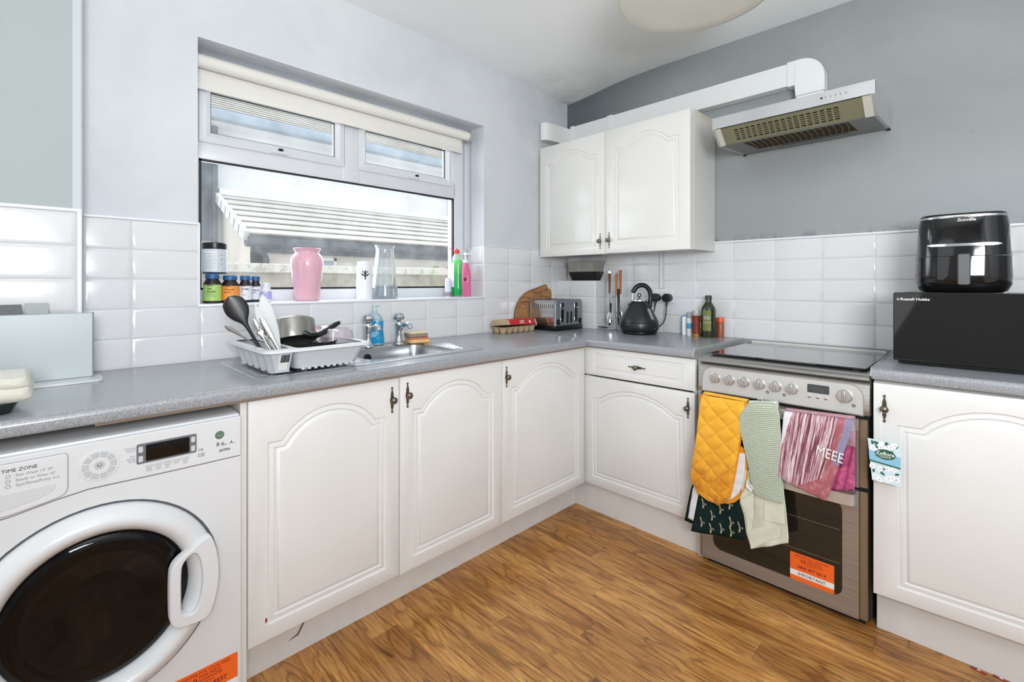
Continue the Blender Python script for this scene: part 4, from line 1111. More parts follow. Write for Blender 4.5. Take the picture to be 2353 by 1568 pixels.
# ovens
wobj('dark_recess', G().box(C0 + 0.004, C1 - 0.004, -0.588, -0.57, 0.03, 0.742), BLACK_MATT)
OG = plain('oven_glass', rgb(34, 31, 24), 0.07, 0, 0.6)
def oven(name, z0, z1, wz0, wz1, hz, rad):
    fo = lambda u, v, w: (u, -0.588 - w, v)
    o = [(C0 + 0.004, z0), (C1 - 0.030, z0), (C1 - 0.030, z1), (C0 + 0.004, z1)]
    win_ = rrect(C0 + 0.060, C1 - 0.078, wz0, wz1, rad, 6)
    g = G(); g.holed(o, [win_], lambda u, v: fo(u, v, 0.022)); g.loft([[fo(u, v, 0.022) for u, v in o], [fo(u, v, 0) for u, v in o]], True, False, True)
    g.loft([[fo(u, v, 0.022) for u, v in win_], [fo(u, v, 0.018) for u, v in win_]], True, False, False)
    d = wobj(name, g, WARM_STEEL)
    wobj('window', G().prism(offset_poly(win_, -0.001), 0.014, 0.0195, fo), OG, d)
    wobj('edge_trim', G().box(C1 - 0.030, C1 - 0.006, -0.606, -0.588, z0, z1, 0.003), plain('bronze_edge', rgb(146, 130, 108), 0.35, 0.6), d)
    wobj('edge_line', G().box(C0 + 0.012, C0 + 0.0135, -0.6105, -0.6095, z0, z1), BLACK, d)
    pts = [(C0 + 0.030, -0.612, hz), (C0 + 0.036, -0.640, hz), (C0 + 0.060, -0.655, hz), (C1 - 0.085, -0.655, hz), (C1 - 0.045, -0.648, hz), (C1 - 0.036, -0.630, hz), (C1 - 0.034, -0.609, hz)]
    def offs_(pts, t, hh):
        R = []
        for i, p in enumerate(pts):
            a = Vector(pts[max(i - 1, 0)]); b_ = Vector(pts[min(i + 1, len(pts) - 1)]); dd = (b_ - a).normalized(); nn_ = Vector((-dd.y, dd.x, 0))
            P_ = Vector(p); R.append([P_ + nn_ * t + Vector((0, 0, hh)), P_ - nn_ * t + Vector((0, 0, hh)), P_ - nn_ * t - Vector((0, 0, hh)), P_ + nn_ * t - Vector((0, 0, hh))])
        return R
    wobj('handle', G().loft(offs_(pts, 0.0035, 0.019)), plain('handle_satin', rgb(205, 203, 200), 0.25, 0.6), d, ang=50)
    return d
oven('top_oven_door', 0.492, 0.728, 0.530, 0.680, 0.712, 0.02)
mo = oven('main_oven_door', 0.036, 0.478, 0.088, 0.430, 0.456, 0.035)
RK = plain('oven_rack_line', rgb(120, 112, 92), 0.5)
for z_ in (0.325, 0.205): wobj('rack_line', G().box(C0 + 0.075, C1 - 0.085, -0.6085, -0.6078, z_, z_ + 0.0015), RK, mo)
sticker(ck, lambda u, v, w: (u - 1.49, -0.6076 - w + 0.3, v), 1.544, 1.684, 0.088, 0.190, '0800 497 0614')

# ------------------------------------------------------------------ microwave and air fryer
mw = thing('microwave', 'black mirror-fronted microwave oven on the right worktop', 'microwave', (2.08, -0.24, 0.908))
M0, M1, MY = 1.829, 2.335, -0.425
fm = lambda u, v, w: (u, MY - w, v)
wobj('body', G().box(M0 + 0.004, M1 - 0.004, MY + 0.018, -0.06, 0.920, 1.164, 0.006, 2), BLACK, mw)
MG = plain('mirror_black_glass', rgb(18, 19, 18), 0.04, 0, 0.6)
wobj('door', G().prism(rrect(M0, M1 - 0.12, 0.922, 1.166, 0.006, 3), -0.018, 0.0, fm, 0.002), MG, mw)
wobj('control_panel', G().prism(rrect(M1 - 0.118, M1, 0.922, 1.166, 0.006, 3), -0.018, 0.0, fm, 0.002), BLACK_GLASS, mw)
wobj('base_strip', G().box(M0 + 0.012, M1 - 0.012, MY + 0.02, MY + 0.05, 0.912, 0.922), BLACK_MATT, mw)
for x_ in (M0 + 0.03, M1 - 0.03):
    for y_ in (MY + 0.05, -0.10): wobj('foot', G().cyl((x_, y_, 0.908), (x_, y_, 0.921), 0.012), BLACK_MATT, mw)
wobj('brand_dot', G().prism([(1.8425 + 0.0048 * cos(i * pi / 6), 1.1420 + 0.0048 * sin(i * pi / 6)) for i in range(12)], 0, 0.0006, fm), GREYINK, mw)
text('Russell Hobbs', 0.0132, fm(1.849, 1.1382, 0.0004), PALE, mw, world=True, sx=1.05, bold=0.0002)

af = thing('air_fryer', 'glossy black air fryer with grey handle standing on the microwave', 'air fryer', (2.003, -0.235, 1.1665), 4)
GB = plain('glossy_black', rgb(15, 15, 16), 0.07, 0, 0.6)
def sq(r, z, e=3.2, n=48, ry=None):
    ry = ry or r; R = []
    for i in range(n):
        t = 2 * pi * i / n; c, s = cos(t), sin(t); R.append((math.copysign(abs(c) ** (2 / e), c) * r, math.copysign(abs(s) ** (2 / e), s) * ry, z))
    return R
g = G().loft([sq(0.104, 0.0), sq(0.116, 0.006), sq(0.1275, 0.030), sq(0.1285, 0.060), sq(0.1270, 0.126)]); obj('basket', g, GB, af, ang=60)
g = G().loft([sq(0.1262, 0.128), sq(0.1240, 0.17), sq(0.1200, 0.232), sq(0.1160, 0.262)]); obj('housing', g, GB, af, ang=60)
obj('top_band', G().loft([sq(0.1168, 0.262), sq(0.1172, 0.266), sq(0.1160, 0.270)]), CHROME, af, ang=60)
obj('top_cover', G().loft([sq(0.1150, 0.270), sq(0.1120, 0.277), sq(0.06, 0.281)]), BLACK, af, ang=60)
fa = lambda u, v, w: (u, -0.1255 - w + (v - 0.05) * 0.018 - 0.03 * 0 + abs(u) ** 3 * 8, v)
n_ = 16
rg = []
for i in range(n_ + 1):
    u = -0.094 + 0.188 * i / n_; h_ = 0.0045 if 0 < i < n_ else 0.001
    rg.append([fa(u, 0.166 - h_, -0.004), fa(u, 0.166 - h_, 0.0025), fa(u, 0.166 + h_, 0.0025), fa(u, 0.166 + h_, -0.004)])
obj('silver_trim', G().loft(rg), CHROME, af)
obj('handle', G().prism(rrect(-0.0165, 0.0165, 0.026, 0.134, 0.007, 5), -0.006, 0.020, lambda u, v, w: (u, -0.1275 - w, v), 0.003), plain('dark_grey_plastic', rgb(68, 71, 75), 0.4), af)
text('Scoville', 0.0155, fa(-0.017, 0.247, 0.0018), PALE, af, align='LEFT', shear=0.3, bold=0.0002)

# ------------------------------------------------------------------ kettle
kt = thing('kettle', 'matt black pyramid kettle with arched handle in front of the double socket', 'kettle', (0.655, -0.165, 0.908), 45)
KB = plain('satin_black_enamel', rgb(28, 32, 36), 0.33, 0, 0.5)
obj('power_base', G().lathe([(0.0001, 0), (0.094, 0), (0.098, 0.006), (0.098, 0.016), (0.0001, 0.018)], n=36), BLACK, kt)
obj('body', G().lathe([(0.0001, 0.0185), (0.100, 0.0185), (0.108, 0.028), (0.110, 0.050), (0.107, 0.068), (0.098, 0.090), (0.082, 0.120), (0.065, 0.150), (0.051, 0.176), (0.042, 0.188), (0.0001, 0.188)], n=40), KB, kt, ang=50)
obj('body_seam', G().lathe([(0.1075, 0.066), (0.1085, 0.0685), (0.1060, 0.0695)], n=40), BLACK, kt)
ld = obj('lid', G().lathe([(0.0001, 0.188), (0.038, 0.188), (0.036, 0.196), (0.022, 0.203), (0.0001, 0.205)], n=32), CHROME, kt)
obj('lid_knob', G().torus((0, 0, 0.222), 0.0095, 0.0032, Mx, 18, 8).cyl((0, 0, 0.203), (0, 0, 0.214), 0.004), BLACK, ld)
# handle in the picture plane: local x is to the right
hpts = [(0.060, 0, 0.150)] + [(0.014 + 0.052 * cos(radians(a)), 0, 0.214 + 0.066 * sin(radians(a))) for a in range(-20, 151, 10)] + [(-0.040, 0, 0.236)]
obj('handle', G().tube(hpts, [0.012] + [0.0135] * 18 + [0.011], 12), BLACK, kt, ang=60)
obj('handle_bracket', G().tube([(-0.030, 0, 0.246), (-0.038, 0, 0.225), (-0.040, 0, 0.195), (-0.040, 0, 0.178)], 0.0028, 8), CHROME, kt, ang=60)
obj('spout', G().loft([[(-0.055, -0.014, 0.150), (-0.055, 0.014, 0.150), (-0.046, 0.014, 0.178), (-0.046, -0.014, 0.178)], [(-0.066, -0.003, 0.168), (-0.066, 0.003, 0.168), (-0.065, 0.003, 0.173), (-0.065, -0.003, 0.173)]]), KB, kt)
def kr(z): 
    pts = [(0.068, 0.107), (0.090, 0.098), (0.120, 0.082), (0.150, 0.065), (0.176, 0.051)]
    for (z0, r0), (z1, r1) in zip(pts, pts[1:]):
        if z0 <= z <= z1: return r0 + (r1 - r0) * (z - z0) / (z1 - z0)
    return 0.1
g = G(); rg = []
for i in range(9):
    z = 0.086 + 0.062 * i / 8; hw_ = 0.0105 * (1 if 0 < i < 8 else 0.5); a = radians(-58)
    rg.append([(cos(a + q * hw_ / kr(z)) * (kr(z) + o), sin(a + q * hw_ / kr(z)) * (kr(z) + o), z) for q, o in ((-1, -0.001), (-1, 0.0022), (1, 0.0022), (1, -0.001))])
wgz = obj('water_gauge', G().loft(rg), plain('grey_gauge', rgb(150, 154, 158), 0.25), kt)
for z in (0.098, 0.104, 0.110, 0.128): 
    a = radians(-58); obj('gauge_mark', G().sphere((cos(a) * (kr(z) + 0.002), sin(a) * (kr(z) + 0.002), z), 0.0018, 8, 6), INK, wgz)
Mt = Matrix.Rotation(radians(28), 4, 'Z') @ FACE_Y
text('Swan', 0.011, (0.046, -0.0975, 0.036), PALE, kt, M=Mt)

# ------------------------------------------------------------------ double socket, plugs, trunking
so = thing('double_socket', 'white double wall socket between kettle and spice jars', 'socket', (0.721, 0, 1.124))
SW = plain('socket_white', rgb(222, 224, 226), 0.3)
obj('plate', G().box(-0.073, 0.073, -0.0095, 0.0, -0.043, 0.043, 0.003, 2), SW, so)
for u in (-0.012, 0.012): obj('rocker_switch', G().box(u - 0.006, u + 0.006, -0.013, -0.009, 0.012, 0.030, 0.0015), SW, so)
so.location.y = -0.0001
tr = thing('cable_trunking', 'narrow white cable trunking from socket up to wall cupboard', 'trunking', (0.712, 0, 1.265))
obj('channel', G().box(-0.008, 0.008, -0.0165, -0.0003, -0.0970, 0.1045, 0.001), SW, tr)
obj('lid', G().box(-0.0065, 0.0065, -0.0180, -0.0165, -0.0970, 0.1045), SW, tr)
def plug(label, u, pts, rr):
    p = thing('plug', label, 'plug', (u, -0.030, 1.113))
    pl = [(0.0 + 0.0265 * cos(radians(a)), 0.0 + 0.0265 * sin(radians(a)) * 0.95) for a in range(-60, 241, 20)]
    obj('plug_body', G().prism(pl, -0.020, 0.014, lambda u_, v, w: (u_, -w, v), 0.004), BLACK, p)
    obj('strain_relief', G().tube([(0, 0, -0.020), (0.001, -0.004, -0.034), (0.001, -0.006, -0.050)], [0.009, 0.0065, 0.0045], 10), BLACK, p, ang=60)
    obj('cord', G().tube(pts, rr, 8), BLACK, p, ang=60)
plug('black plug in the left half of the socket, cord dropping behind the kettle', 0.684, [(0.001, -0.006, -0.048), (-0.002, -0.01, -0.075), (-0.012, -0.012, -0.10), (-0.03, -0.010, -0.130), (-0.045, 0.005, -0.165), (-0.06, 0.010, -0.198)], 0.0034)
plug('black plug in the right half of the socket, cord curving down to the kettle base', 0.756, [(0.001, -0.006, -0.048), (0.001, -0.010, -0.080), (-0.002, -0.014, -0.115), (-0.012, -0.020, -0.145), (-0.035, -0.032, -0.172), (-0.062, -0.05, -0.190), (-0.085, -0.07, -0.1985)], 0.0034)

# ------------------------------------------------------------------ toaster
ts = thing('toaster', 'grey and brushed steel four-slice toaster in the corner', 'toaster', (0.133, -0.285, 0.908), 90)
TG = plain('toaster_grey', rgb(128, 134, 140), 0.4, 0.3)
MS = plain('mirror_steel_side', rgb(190, 188, 188), 0.16, 1.0)
Wt, Dt, Ht = 0.270, 0.215, 0.190
obj('base', G().box(-Wt / 2 - 0.002, Wt / 2 + 0.002, -Dt / 2 - 0.002, Dt / 2 + 0.002, 0.004, 0.030, 0.006, 2), BLACK, ts)
def tp(r=0.028): return [(-Wt / 2, 0.030), (Wt / 2, 0.030)] + [(Wt / 2 - r + r * cos(radians(a)), Ht - r + r * sin(radians(a))) for a in (0, 18, 36, 54, 72, 90)] + [(-Wt / 2 + r - r * sin(radians(a)), Ht - r + r * cos(radians(a))) for a in (0, 18, 36, 54, 72, 90)]
obj('shell', G().prism(offset_poly(tp(), 0.002), -Dt / 2 + 0.012, Dt / 2 - 0.012, XZY), MS, ts)
obj('front_cheek', G().prism(tp(), -Dt / 2 + 0.014, -Dt / 2, XZY, 0.004), TG, ts)
obj('rear_cheek', G().prism(tp(), Dt / 2 - 0.014, Dt / 2, XZY, 0.004), TG, ts)
ft = lambda u, v, w: (u, -Dt / 2 - w, v)
for u in (-0.068, 0.068):
    lv = obj('lever_slot', G().prism(rrect(u - 0.0155, u + 0.0155, 0.050, 0.172, 0.0150, 6), -0.002, 0.0010, ft), BLACK_GLASS, ts)
    obj('lever', G().prism(rrect(u - 0.012, u + 0.012, 0.136, 0.143, 0.003, 3), 0.0, 0.016, ft, 0.001), CHROME, lv)
    obj('slot_ring', G().loft([[ft(a, b, 0.0) for a, b in rrect(u - 0.018, u + 0.018, 0.047, 0.175, 0.0175, 6)], [ft(a, b, 0.0018) for a, b in rrect(u - 0.0165, u + 0.0165, 0.0485, 0.1735, 0.016, 6)], [ft(a, b, 0.0008) for a, b in rrect(u - 0.0150, u + 0.0150, 0.050, 0.172, 0.0148, 6)]], True, False, False), CHROME, lv)
for u in (-0.020, 0.017): obj('function_buttons', G().prism(rrect(u - 0.010, u + 0.010, 0.044, 0.116, 0.0095, 5), -0.001, 0.0025, ft, 0.001), BLACK, ts)
for u in (-0.108, 0.108):
    kb = obj('browning_dial', G().lathe([(0.0001, 0), (0.018, 0), (0.016, 0.008), (0.010, 0.011), (0.0001, 0.012)], ft(u, 0.055, 0.0), 22, Mx), BLACK, ts)
    obj('dial_pointer', G().box(u + 0.002, u + 0.009, -Dt / 2 - 0.0135, -Dt / 2 - 0.010, 0.050, 0.060, 0.001), CHROME, kb)
for i in range(11):
    y_ = -0.085 + i * 0.0165
    g = G(); g.box(-Wt / 2 - 0.0008, -Wt / 2 + 0.004, y_ - 0.002, y_ + 0.002, 0.138, 0.162, 0.0008); g.b.transform(Matrix.Translation((0.0, 0, 0))); obj('vent_slot', g, BLACK, ts)
for u in (-0.085, -0.032, 0.032, 0.085): obj('bread_slot', G().box(u - 0.011, u + 0.011, -0.08, 0.08, Ht - 0.004, Ht - 0.0012), BLACK, ts)
for u in (-0.10, 0.10): obj('foot', G().box(u - 0.01, u + 0.01, -0.09, 0.09, 0.0, 0.006), BLACK_MATT, ts)
obj('cord', G().tube([(0.12, 0.0, 0.012), (0.150, -0.040, 0.006), (0.172, -0.085, 0.004), (0.188, -0.125, 0.006), (0.198, -0.160, 0.010), (0.205, -0.190, 0.013), (0.212, -0.220, 0.012), (0.222, -0.25, 0.007), (0.236, -0.275, 0.0035)], 0.0032, 8), BLACK, ts, ang=60)
# ------------------------------------------------------------------ small things: helpers
CAMA = radians(-48)


def facing(o):
    """angle of the direction from a thing towards the middle of the room"""
    while o.parent: o = o.parent
    return math.atan2(-2.61 - o.location.y, 2.06 - o.location.x) - o.rotation_euler.z


def ctext(s, size, R, z, mat, parent, a0=CAMA, align='CENTER', bold=0.0, sx=1.0, name='lettering'):
    """lettering wrapped round an upright cylinder of radius R"""
    cu = bpy.data.curves.new('txt', 'FONT'); cu.body = s; cu.size = size; cu.align_x = align; cu.extrude = 0.00015; cu.offset = bold; cu.resolution_u = 1
    t = bpy.data.objects.new('txt', cu); me = bpy.data.meshes.new_from_object(t); bpy.data.objects.remove(t); bpy.data.curves.remove(cu)
    a0 = facing(parent) + a0 - CAMA
    for v in me.vertices:
        x, y, w = v.co; th = a0 + x * sx / R; r = R + 0.0003 + w; v.co = (r * cos(th), r * sin(th), z + y)
    me.materials.clear(); me.materials.append(mat)
    o = bpy.data.objects.new(name, me); COL.objects.link(o); o.parent = parent; return o


def cpatch(R, z0, z1, a, half, mat, parent, name='label', off=0.0004, n=12):
    a = facing(parent) + a - CAMA
    g = G(); g.grid(lambda u, v: ((R + off) * cos(a + (u * 2 - 1) * half), (R + off) * sin(a + (u * 2 - 1) * half), z0 + (z1 - z0) * v), n, 1)
    return obj(name, g, mat, parent, ang=60)


def sleeve(R, z0, z1, mat, parent, name='label', n=28):
    return obj(name, G().lathe([(R, z0), (R + 0.0004, z0), (R + 0.0004, z1), (R, z1)], n=n), mat, parent, ang=60)


SZ = 1.1215
BLUE = plain('blue_cap', rgb(34, 92, 148), 0.4)
DKJ = plain('dark_amber_jar', rgb(38, 30, 34), 0.15)


def jar(label, x, y, R, H, labm, lines, capm=BLUE, jarm=DKJ, ch=0.017, group=None, stripe=True):
    t = thing('supplement_jar', label, 'jar', (x, y, SZ), 0, group)
    zs = H - ch - 0.016
    obj('bottle', G().lathe([(0.0001, 0), (R - 0.002, 0), (R, 0.003), (R, zs - 0.006), (R - 0.002, zs), (R * 0.72, zs + 0.012), (R * 0.70, H - ch), (0.0001, H - ch)], n=28), jarm, t, ang=60)
    obj('cap', G().lathe([(0.0001, H - ch - 0.001), (R * 0.78, H - ch - 0.001), (R * 0.80, H - 0.003), (R * 0.76, H), (0.0001, H)], n=28), capm, t, ang=50)
    lb = sleeve(R, 0.010, zs - 0.008, labm, t)
    if stripe: sleeve(R + 0.0001, 0.002, 0.0095, INK, t, 'base_band')
    for s, sz, z, m in lines: ctext(s, sz, R + 0.0005, z, m, lb, a0=CAMA - 0.62, align='LEFT', bold=0.0002)
    return t


LG = plain('lime_label', rgb(170, 208, 112), 0.5); LO = plain('orange_label', rgb(240, 152, 62), 0.5); LWH = plain('white_label', rgb(222, 224, 230), 0.5)
jar('supplement jar with lime green label, first on the sill at the left jamb', -0.052, -2.137, 0.0305, 0.113, LG,
    [('ZING', 0.009, 0.066, INK), ('Gut', 0.011, 0.053, INK), ('Health', 0.011, 0.042, INK), ('30 capsules', 0.0050, 0.034, GREYINK), ('Food supplement', 0.0045, 0.027, GREYINK)])
jar('supplement jar with orange label and blue lid beside the lime green jar', -0.062, -2.074, 0.0315, 0.108, LO,
    [('ZING', 0.009, 0.063, DARKRED), ('Turmeric', 0.0095, 0.050, DARKRED), ('Boost', 0.0095, 0.039, DARKRED)])
jar('supplement jar with white label and blue lid, just right of the orange one', -0.068, -2.018, 0.0245, 0.108, LWH,
    [('ZING', 0.008, 0.064, INK), ('VITAMIN', 0.0075, 0.051, INK), ('D', 0.0085, 0.041, INK), ('90 tablets', 0.0045, 0.030, GREYINK)], DKJ and BLUE)
jar('slim supplement jar with white label and blue lid, right beside the small lilac pot', -0.092, -1.972, 0.0215, 0.106, LWH,
    [('ZING', 0.008, 0.062, INK), ('OMEGA', 0.0075, 0.046, INK), ('3-6-9', 0.0075, 0.036, INK)])
WC = plain('white_cap', rgb(226, 228, 232), 0.4)
jar('small white-lidded supplement pot with lilac label at the right end of the jars', -0.062, -1.940, 0.0195, 0.080, plain('lilac_label', rgb(168, 172, 222), 0.5), [('calm', 0.008, 0.036, PALE)], WC, WC, 0.013, None, False)
t = jar('blue-lidded jar standing behind the lime and orange jars, under the tub', -0.118, -2.120, 0.026, 0.109, LWH, [])
t = thing('powder_tub', 'grey-white tub with black lid stacked on top of the supplement jars', 'tub', (-0.082, -2.122, SZ + 0.1145))
TUBW = plain('tub_label', rgb(202, 208, 214), 0.45)
obj('tub_body', G().lathe([(0.0001, 0), (0.040, 0), (0.0415, 0.004), (0.0415, 0.098), (0.0001, 0.098)], n=36), plain('tub_dark_blue', rgb(30, 46, 78), 0.35), t)
obj('lid', G().lathe([(0.0001, 0.097), (0.042, 0.097), (0.0425, 0.100), (0.0425, 0.118), (0.040, 0.121), (0.0001, 0.121)], n=36), BLACK, t)
lb = sleeve(0.0415, 0.006, 0.096, TUBW, t)
cpatch(0.0415, 0.012, 0.088, CAMA - 0.45, 0.62, plain('tub_panel', rgb(222, 227, 233), 0.5), t, 'label_panel', 0.0009)
for i in range(7): ctext('serving suggestion mix' if i % 2 else 'ingredients per scoop', 0.0052, 0.0425, 0.076 - i * 0.009, GREYINK, lb, CAMA - 0.45)
for z in (0.070, 0.052, 0.034): ctext('o', 0.012, 0.0421, z, INK, lb, CAMA + 0.55)

# pink vase
PK = plain('glossy_pink_glaze', rgb(226, 176, 190), 0.12, 0, 0.6, 0.04, 6, coat=0.3)
g = G().lathe([(0.0001, 0.004), (0.045, 0.0), (0.0505, 0.004), (0.052, 0.02), (0.058, 0.075), (0.0655, 0.135), (0.0685, 0.165), (0.0670, 0.186), (0.056, 0.205), (0.049, 0.213), (0.049, 0.217), (0.054, 0.226), (0.0575, 0.231), (0.055, 0.233), (0.046, 0.220), (0.045, 0.212), (0.055, 0.190), (0.062, 0.165), (0.045, 0.02), (0.0001, 0.012)], n=56)
solo('vase', g, PK, 'glossy pink glazed vase on the window sill', 'vase', (-0.078, -1.765, SZ), ang=60)
# white ceramic dispenser
t = thing('air_freshener', 'white rounded air freshener with black leaf emblem between vase and carafe', 'air freshener', (-0.072, -1.492, SZ))
WB = plain('white_satin_plastic', rgb(232, 234, 238), 0.3)
obj('case', G().lathe([(0.0001, 0), (0.036, 0.0), (0.0385, 0.006), (0.0385, 0.05), (0.0365, 0.12), (0.034, 0.172), (0.031, 0.182), (0.0001, 0.184)], n=36), WB, t, ang=60)
for dx_, dz_, ln, an, w_ in ((0, 0.122, 0.036, 0, 0.0055), (-0.012, 0.118, 0.020, 48, 0.0030), (0.012, 0.118, 0.020, -48, 0.0030), (-0.010, 0.132, 0.012, 30, 0.002), (0.010, 0.132, 0.012, -30, 0.002), (0.000, 0.102, 0.018, 0, 0.0030)):
    g = G(); pts = []
    for i in range(12):
        a = 2 * pi * i / 12; lx = w_ * sin(a) ; lz = ln / 2 * cos(a); ra = radians(an); X = lx * cos(ra) - lz * sin(ra) + dx_; Z = lx * sin(ra) + lz * cos(ra) + dz_
        pts.append((X, Z))
    R_ = 0.0372
    g.prism(pts, 0.0, 0.0006, lambda u, v, w: ((0.0369 + w) * cos(facing(t) + 0.10 + u / R_), (0.0369 + w) * sin(facing(t) + 0.10 + u / R_), v))
    obj('leaf_emblem', g, INK, t)
# carafe
t = thing('carafe', 'tapered ribbed glass carafe half full of water on the sill', 'carafe', (-0.078, -1.378, SZ))
CG = clear('clear_glass', (0.93, 0.95, 0.96, 1), 0.06, 0.03, rgb(205, 212, 216), 0.22)
n_ = 48
pr = [(0.058, 0.0), (0.065, 0.004), (0.0655, 0.012), (0.062, 0.05), (0.056, 0.11), (0.0490, 0.185), (0.0455, 0.218), (0.0435, 0.240), (0.0440, 0.252), (0.0475, 0.262), (0.0490, 0.268)]
g = G().loft([[((r * (1 + (0.014 * (i % 2) if 0.05 < z < 0.215 else 0))) * cos(2 * pi * i / n_), (r * (1 + (0.014 * (i % 2) if 0.05 < z < 0.215 else 0))) * sin(2 * pi * i / n_), z) for i in range(n_)] for r, z in pr], True, True, False)
obj('glass', g, CG, t, ang=60)
obj('water', G().lathe([(0.0001, 0.006), (0.060, 0.006), (0.0615, 0.014), (0.0575, 0.066), (0.0001, 0.066)], n=36), clear('water_tint', (0.84, 0.89, 0.93, 1), 0.05, 0.02, rgb(160, 176, 188), 0.30), t, ang=50)
obj('glass_base', G().lathe([(0.0001, 0.0005), (0.060, 0.0005), (0.062, 0.005), (0.0001, 0.0055)], n=36), clear('base_glass', (0.70, 0.76, 0.80, 1), 0.08, 0.03, rgb(140, 154, 164), 0.4), t)
# soap bottles at the right end
t = thing('washing_up_liquid', 'green washing-up liquid bottle with red cap at the right end of the sill', 'bottle', (-0.055, -0.936, SZ))
pr = [(0.0001, 0), (0.031, 0), (0.034, 0.005), (0.0345, 0.05), (0.031, 0.11), (0.0335, 0.16), (0.032, 0.195), (0.0275, 0.225), (0.017, 0.243), (0.0135, 0.247), (0.0001, 0.247)]
obj('bottle', G().lathe(pr, n=32, sy=0.8), clear('clear_bottle', (0.93, 0.97, 0.94, 1), 0.08, 0.05, rgb(220, 232, 224), 0.35), t, ang=60)
pr2 = [(0.0001, 0.002), (0.0300, 0.002), (0.0328, 0.007), (0.0332, 0.05), (0.0298, 0.11), (0.0322, 0.16), (0.031, 0.195), (0.0295, 0.209), (0.0001, 0.209)]
kk = N('green_liquid'); kk.color(kk.ramp(kk.sep(kk.coord())[2], [(0.0, rgb(20, 150, 74)), (0.12, rgb(24, 172, 84)), (0.21, rgb(110, 216, 110))])); kk.set(0.15)
obj('liquid', G().lathe([(r + 0.0014 if r > 0.001 else r, z) for r, z in pr2], n=32, sy=0.8), kk.m, t, ang=60)
g = G(); g.grid(lambda u, v: ((0.0352) * cos(facing(t) - 0.95 + (u * 2 - 1) * 0.36), (0.0352 * 0.8) * sin(facing(t) - 0.95 + (u * 2 - 1) * 0.36) - 0.0008, 0.055 + 0.135 * v), 8, 1)
obj('label', g, PALE, t)
obj('cap', G().lathe([(0.0001, 0.246), (0.0155, 0.246), (0.0160, 0.262), (0.012, 0.266), (0.004, 0.268), (0.003, 0.274), (0.0001, 0.275)], n=20), plain('red_cap', rgb(214, 48, 44), 0.35), t)
obj('cap_tab', G().tube([(-0.010, -0.012, 0.262), (-0.022, -0.024, 0.270), (-0.028, -0.03, 0.278)], [0.0025, 0.002, 0.0028], 6), plain('red_cap', rgb(214, 48, 44), 0.35), t)
t = thing('hand_soap', 'pink hand soap bottle with white pump tucked beside the green one', 'bottle', (-0.078, -0.853, SZ))
obj('bottle', G().lathe([(0.0001, 0), (0.033, 0), (0.0345, 0.006), (0.0345, 0.13), (0.031, 0.15), (0.022, 0.180), (0.013, 0.196), (0.0001, 0.197)], n=28, sy=0.75), clear('pink_gel', (0.95, 0.55, 0.70, 1), 0.06, 0.06, rgb(236, 120, 168), 0.82), t, ang=60)
obj('collar', G().lathe([(0.0001, 0.195), (0.015, 0.195), (0.015, 0.214), (0.0001, 0.215)], n=18), WB, t)
obj('pump', G().cyl((0, 0, 0.212), (0, 0, 0.242), 0.0045, n=10).lathe([(0.0001, 0.238), (0.012, 0.240), (0.013, 0.250), (0.009, 0.256), (0.0001, 0.257)], n=16).tube([(0, 0, 0.248), (0.022, 0.022, 0.247), (0.030, 0.030, 0.236)], 0.004, 8), WB, t, ang=50)
obj('cherry_emblem', G().lathe([(0.0001, 0), (0.010, 0), (0.010, 0.0008), (0.0001, 0.001)], (0.0225, -0.0205, 0.100), 18, Matrix.Rotation(radians(-48), 4, 'Z') @ Matrix.Rotation(pi / 2, 4, 'Y')), DARKRED, t)
t = thing('deodorant', 'small pale lilac spray can left of the green washing-up bottle', 'spray can', (-0.070, -0.986, SZ))
obj('can', G().lathe([(0.0001, 0), (0.0175, 0), (0.018, 0.004), (0.018, 0.078), (0.0160, 0.086), (0.0001, 0.086)], n=24), plain('lilac_white', rgb(206, 206, 228), 0.35), t)
obj('cap', G().lathe([(0.0001, 0.086), (0.0165, 0.086), (0.0160, 0.100), (0.011, 0.106), (0.0001, 0.107)], n=24), plain('lilac_cap', rgb(214, 210, 226), 0.35), t)
sleeve(0.018, 0.004, 0.028, plain('patterned_band', rgb(150, 132, 150), 0.5, 0, 0.5, 0.6, 160), t, 'pattern_band')

# ------------------------------------------------------------------ sink things
t = thing('hand_soap', 'clear bottle of bright blue hand soap with pump behind the left tap', 'bottle', (0.042, -1.500, 0.9120), 45)
BT = clear('pale_aqua_plastic', (0.86, 0.95, 0.97, 1), 0.08, 0.05, rgb(196, 222, 228), 0.45)
obj('bottle', G().lathe([(0.0001, 0), (0.040, 0.0), (0.043, 0.006), (0.0435, 0.03), (0.0385, 0.070), (0.040, 0.100), (0.038, 0.120), (0.024, 0.142), (0.013, 0.150), (0.0115, 0.160), (0.0001, 0.160)], n=32, sy=0.60), BT, t, ang=60)
obj('liquid', G().lathe([(0.0001, 0.002), (0.0405, 0.002), (0.0437, 0.008), (0.0441, 0.03), (0.0391, 0.070), (0.0406, 0.100), (0.0401, 0.110), (0.030, 0.120), (0.0001, 0.122)], n=32, sy=0.60), plain('blue_soap', rgb(20, 142, 190), 0.12, 0, 0.6, 0.12, 30), t, ang=60)
obj('label', G().grid(lambda u, v: (-0.024 + 0.048 * u, -0.0262 + 10.5 * (0.024 * (u * 2 - 1)) ** 2, 0.036 + 0.048 * v), 8, 1), plain('pale_blue_label', rgb(122, 188, 214), 0.4), t)
text('LIFE', 0.013, (-0.012, -0.0275, 0.062), plain('label_blue_ink', rgb(24, 70, 130), 0.5), t)
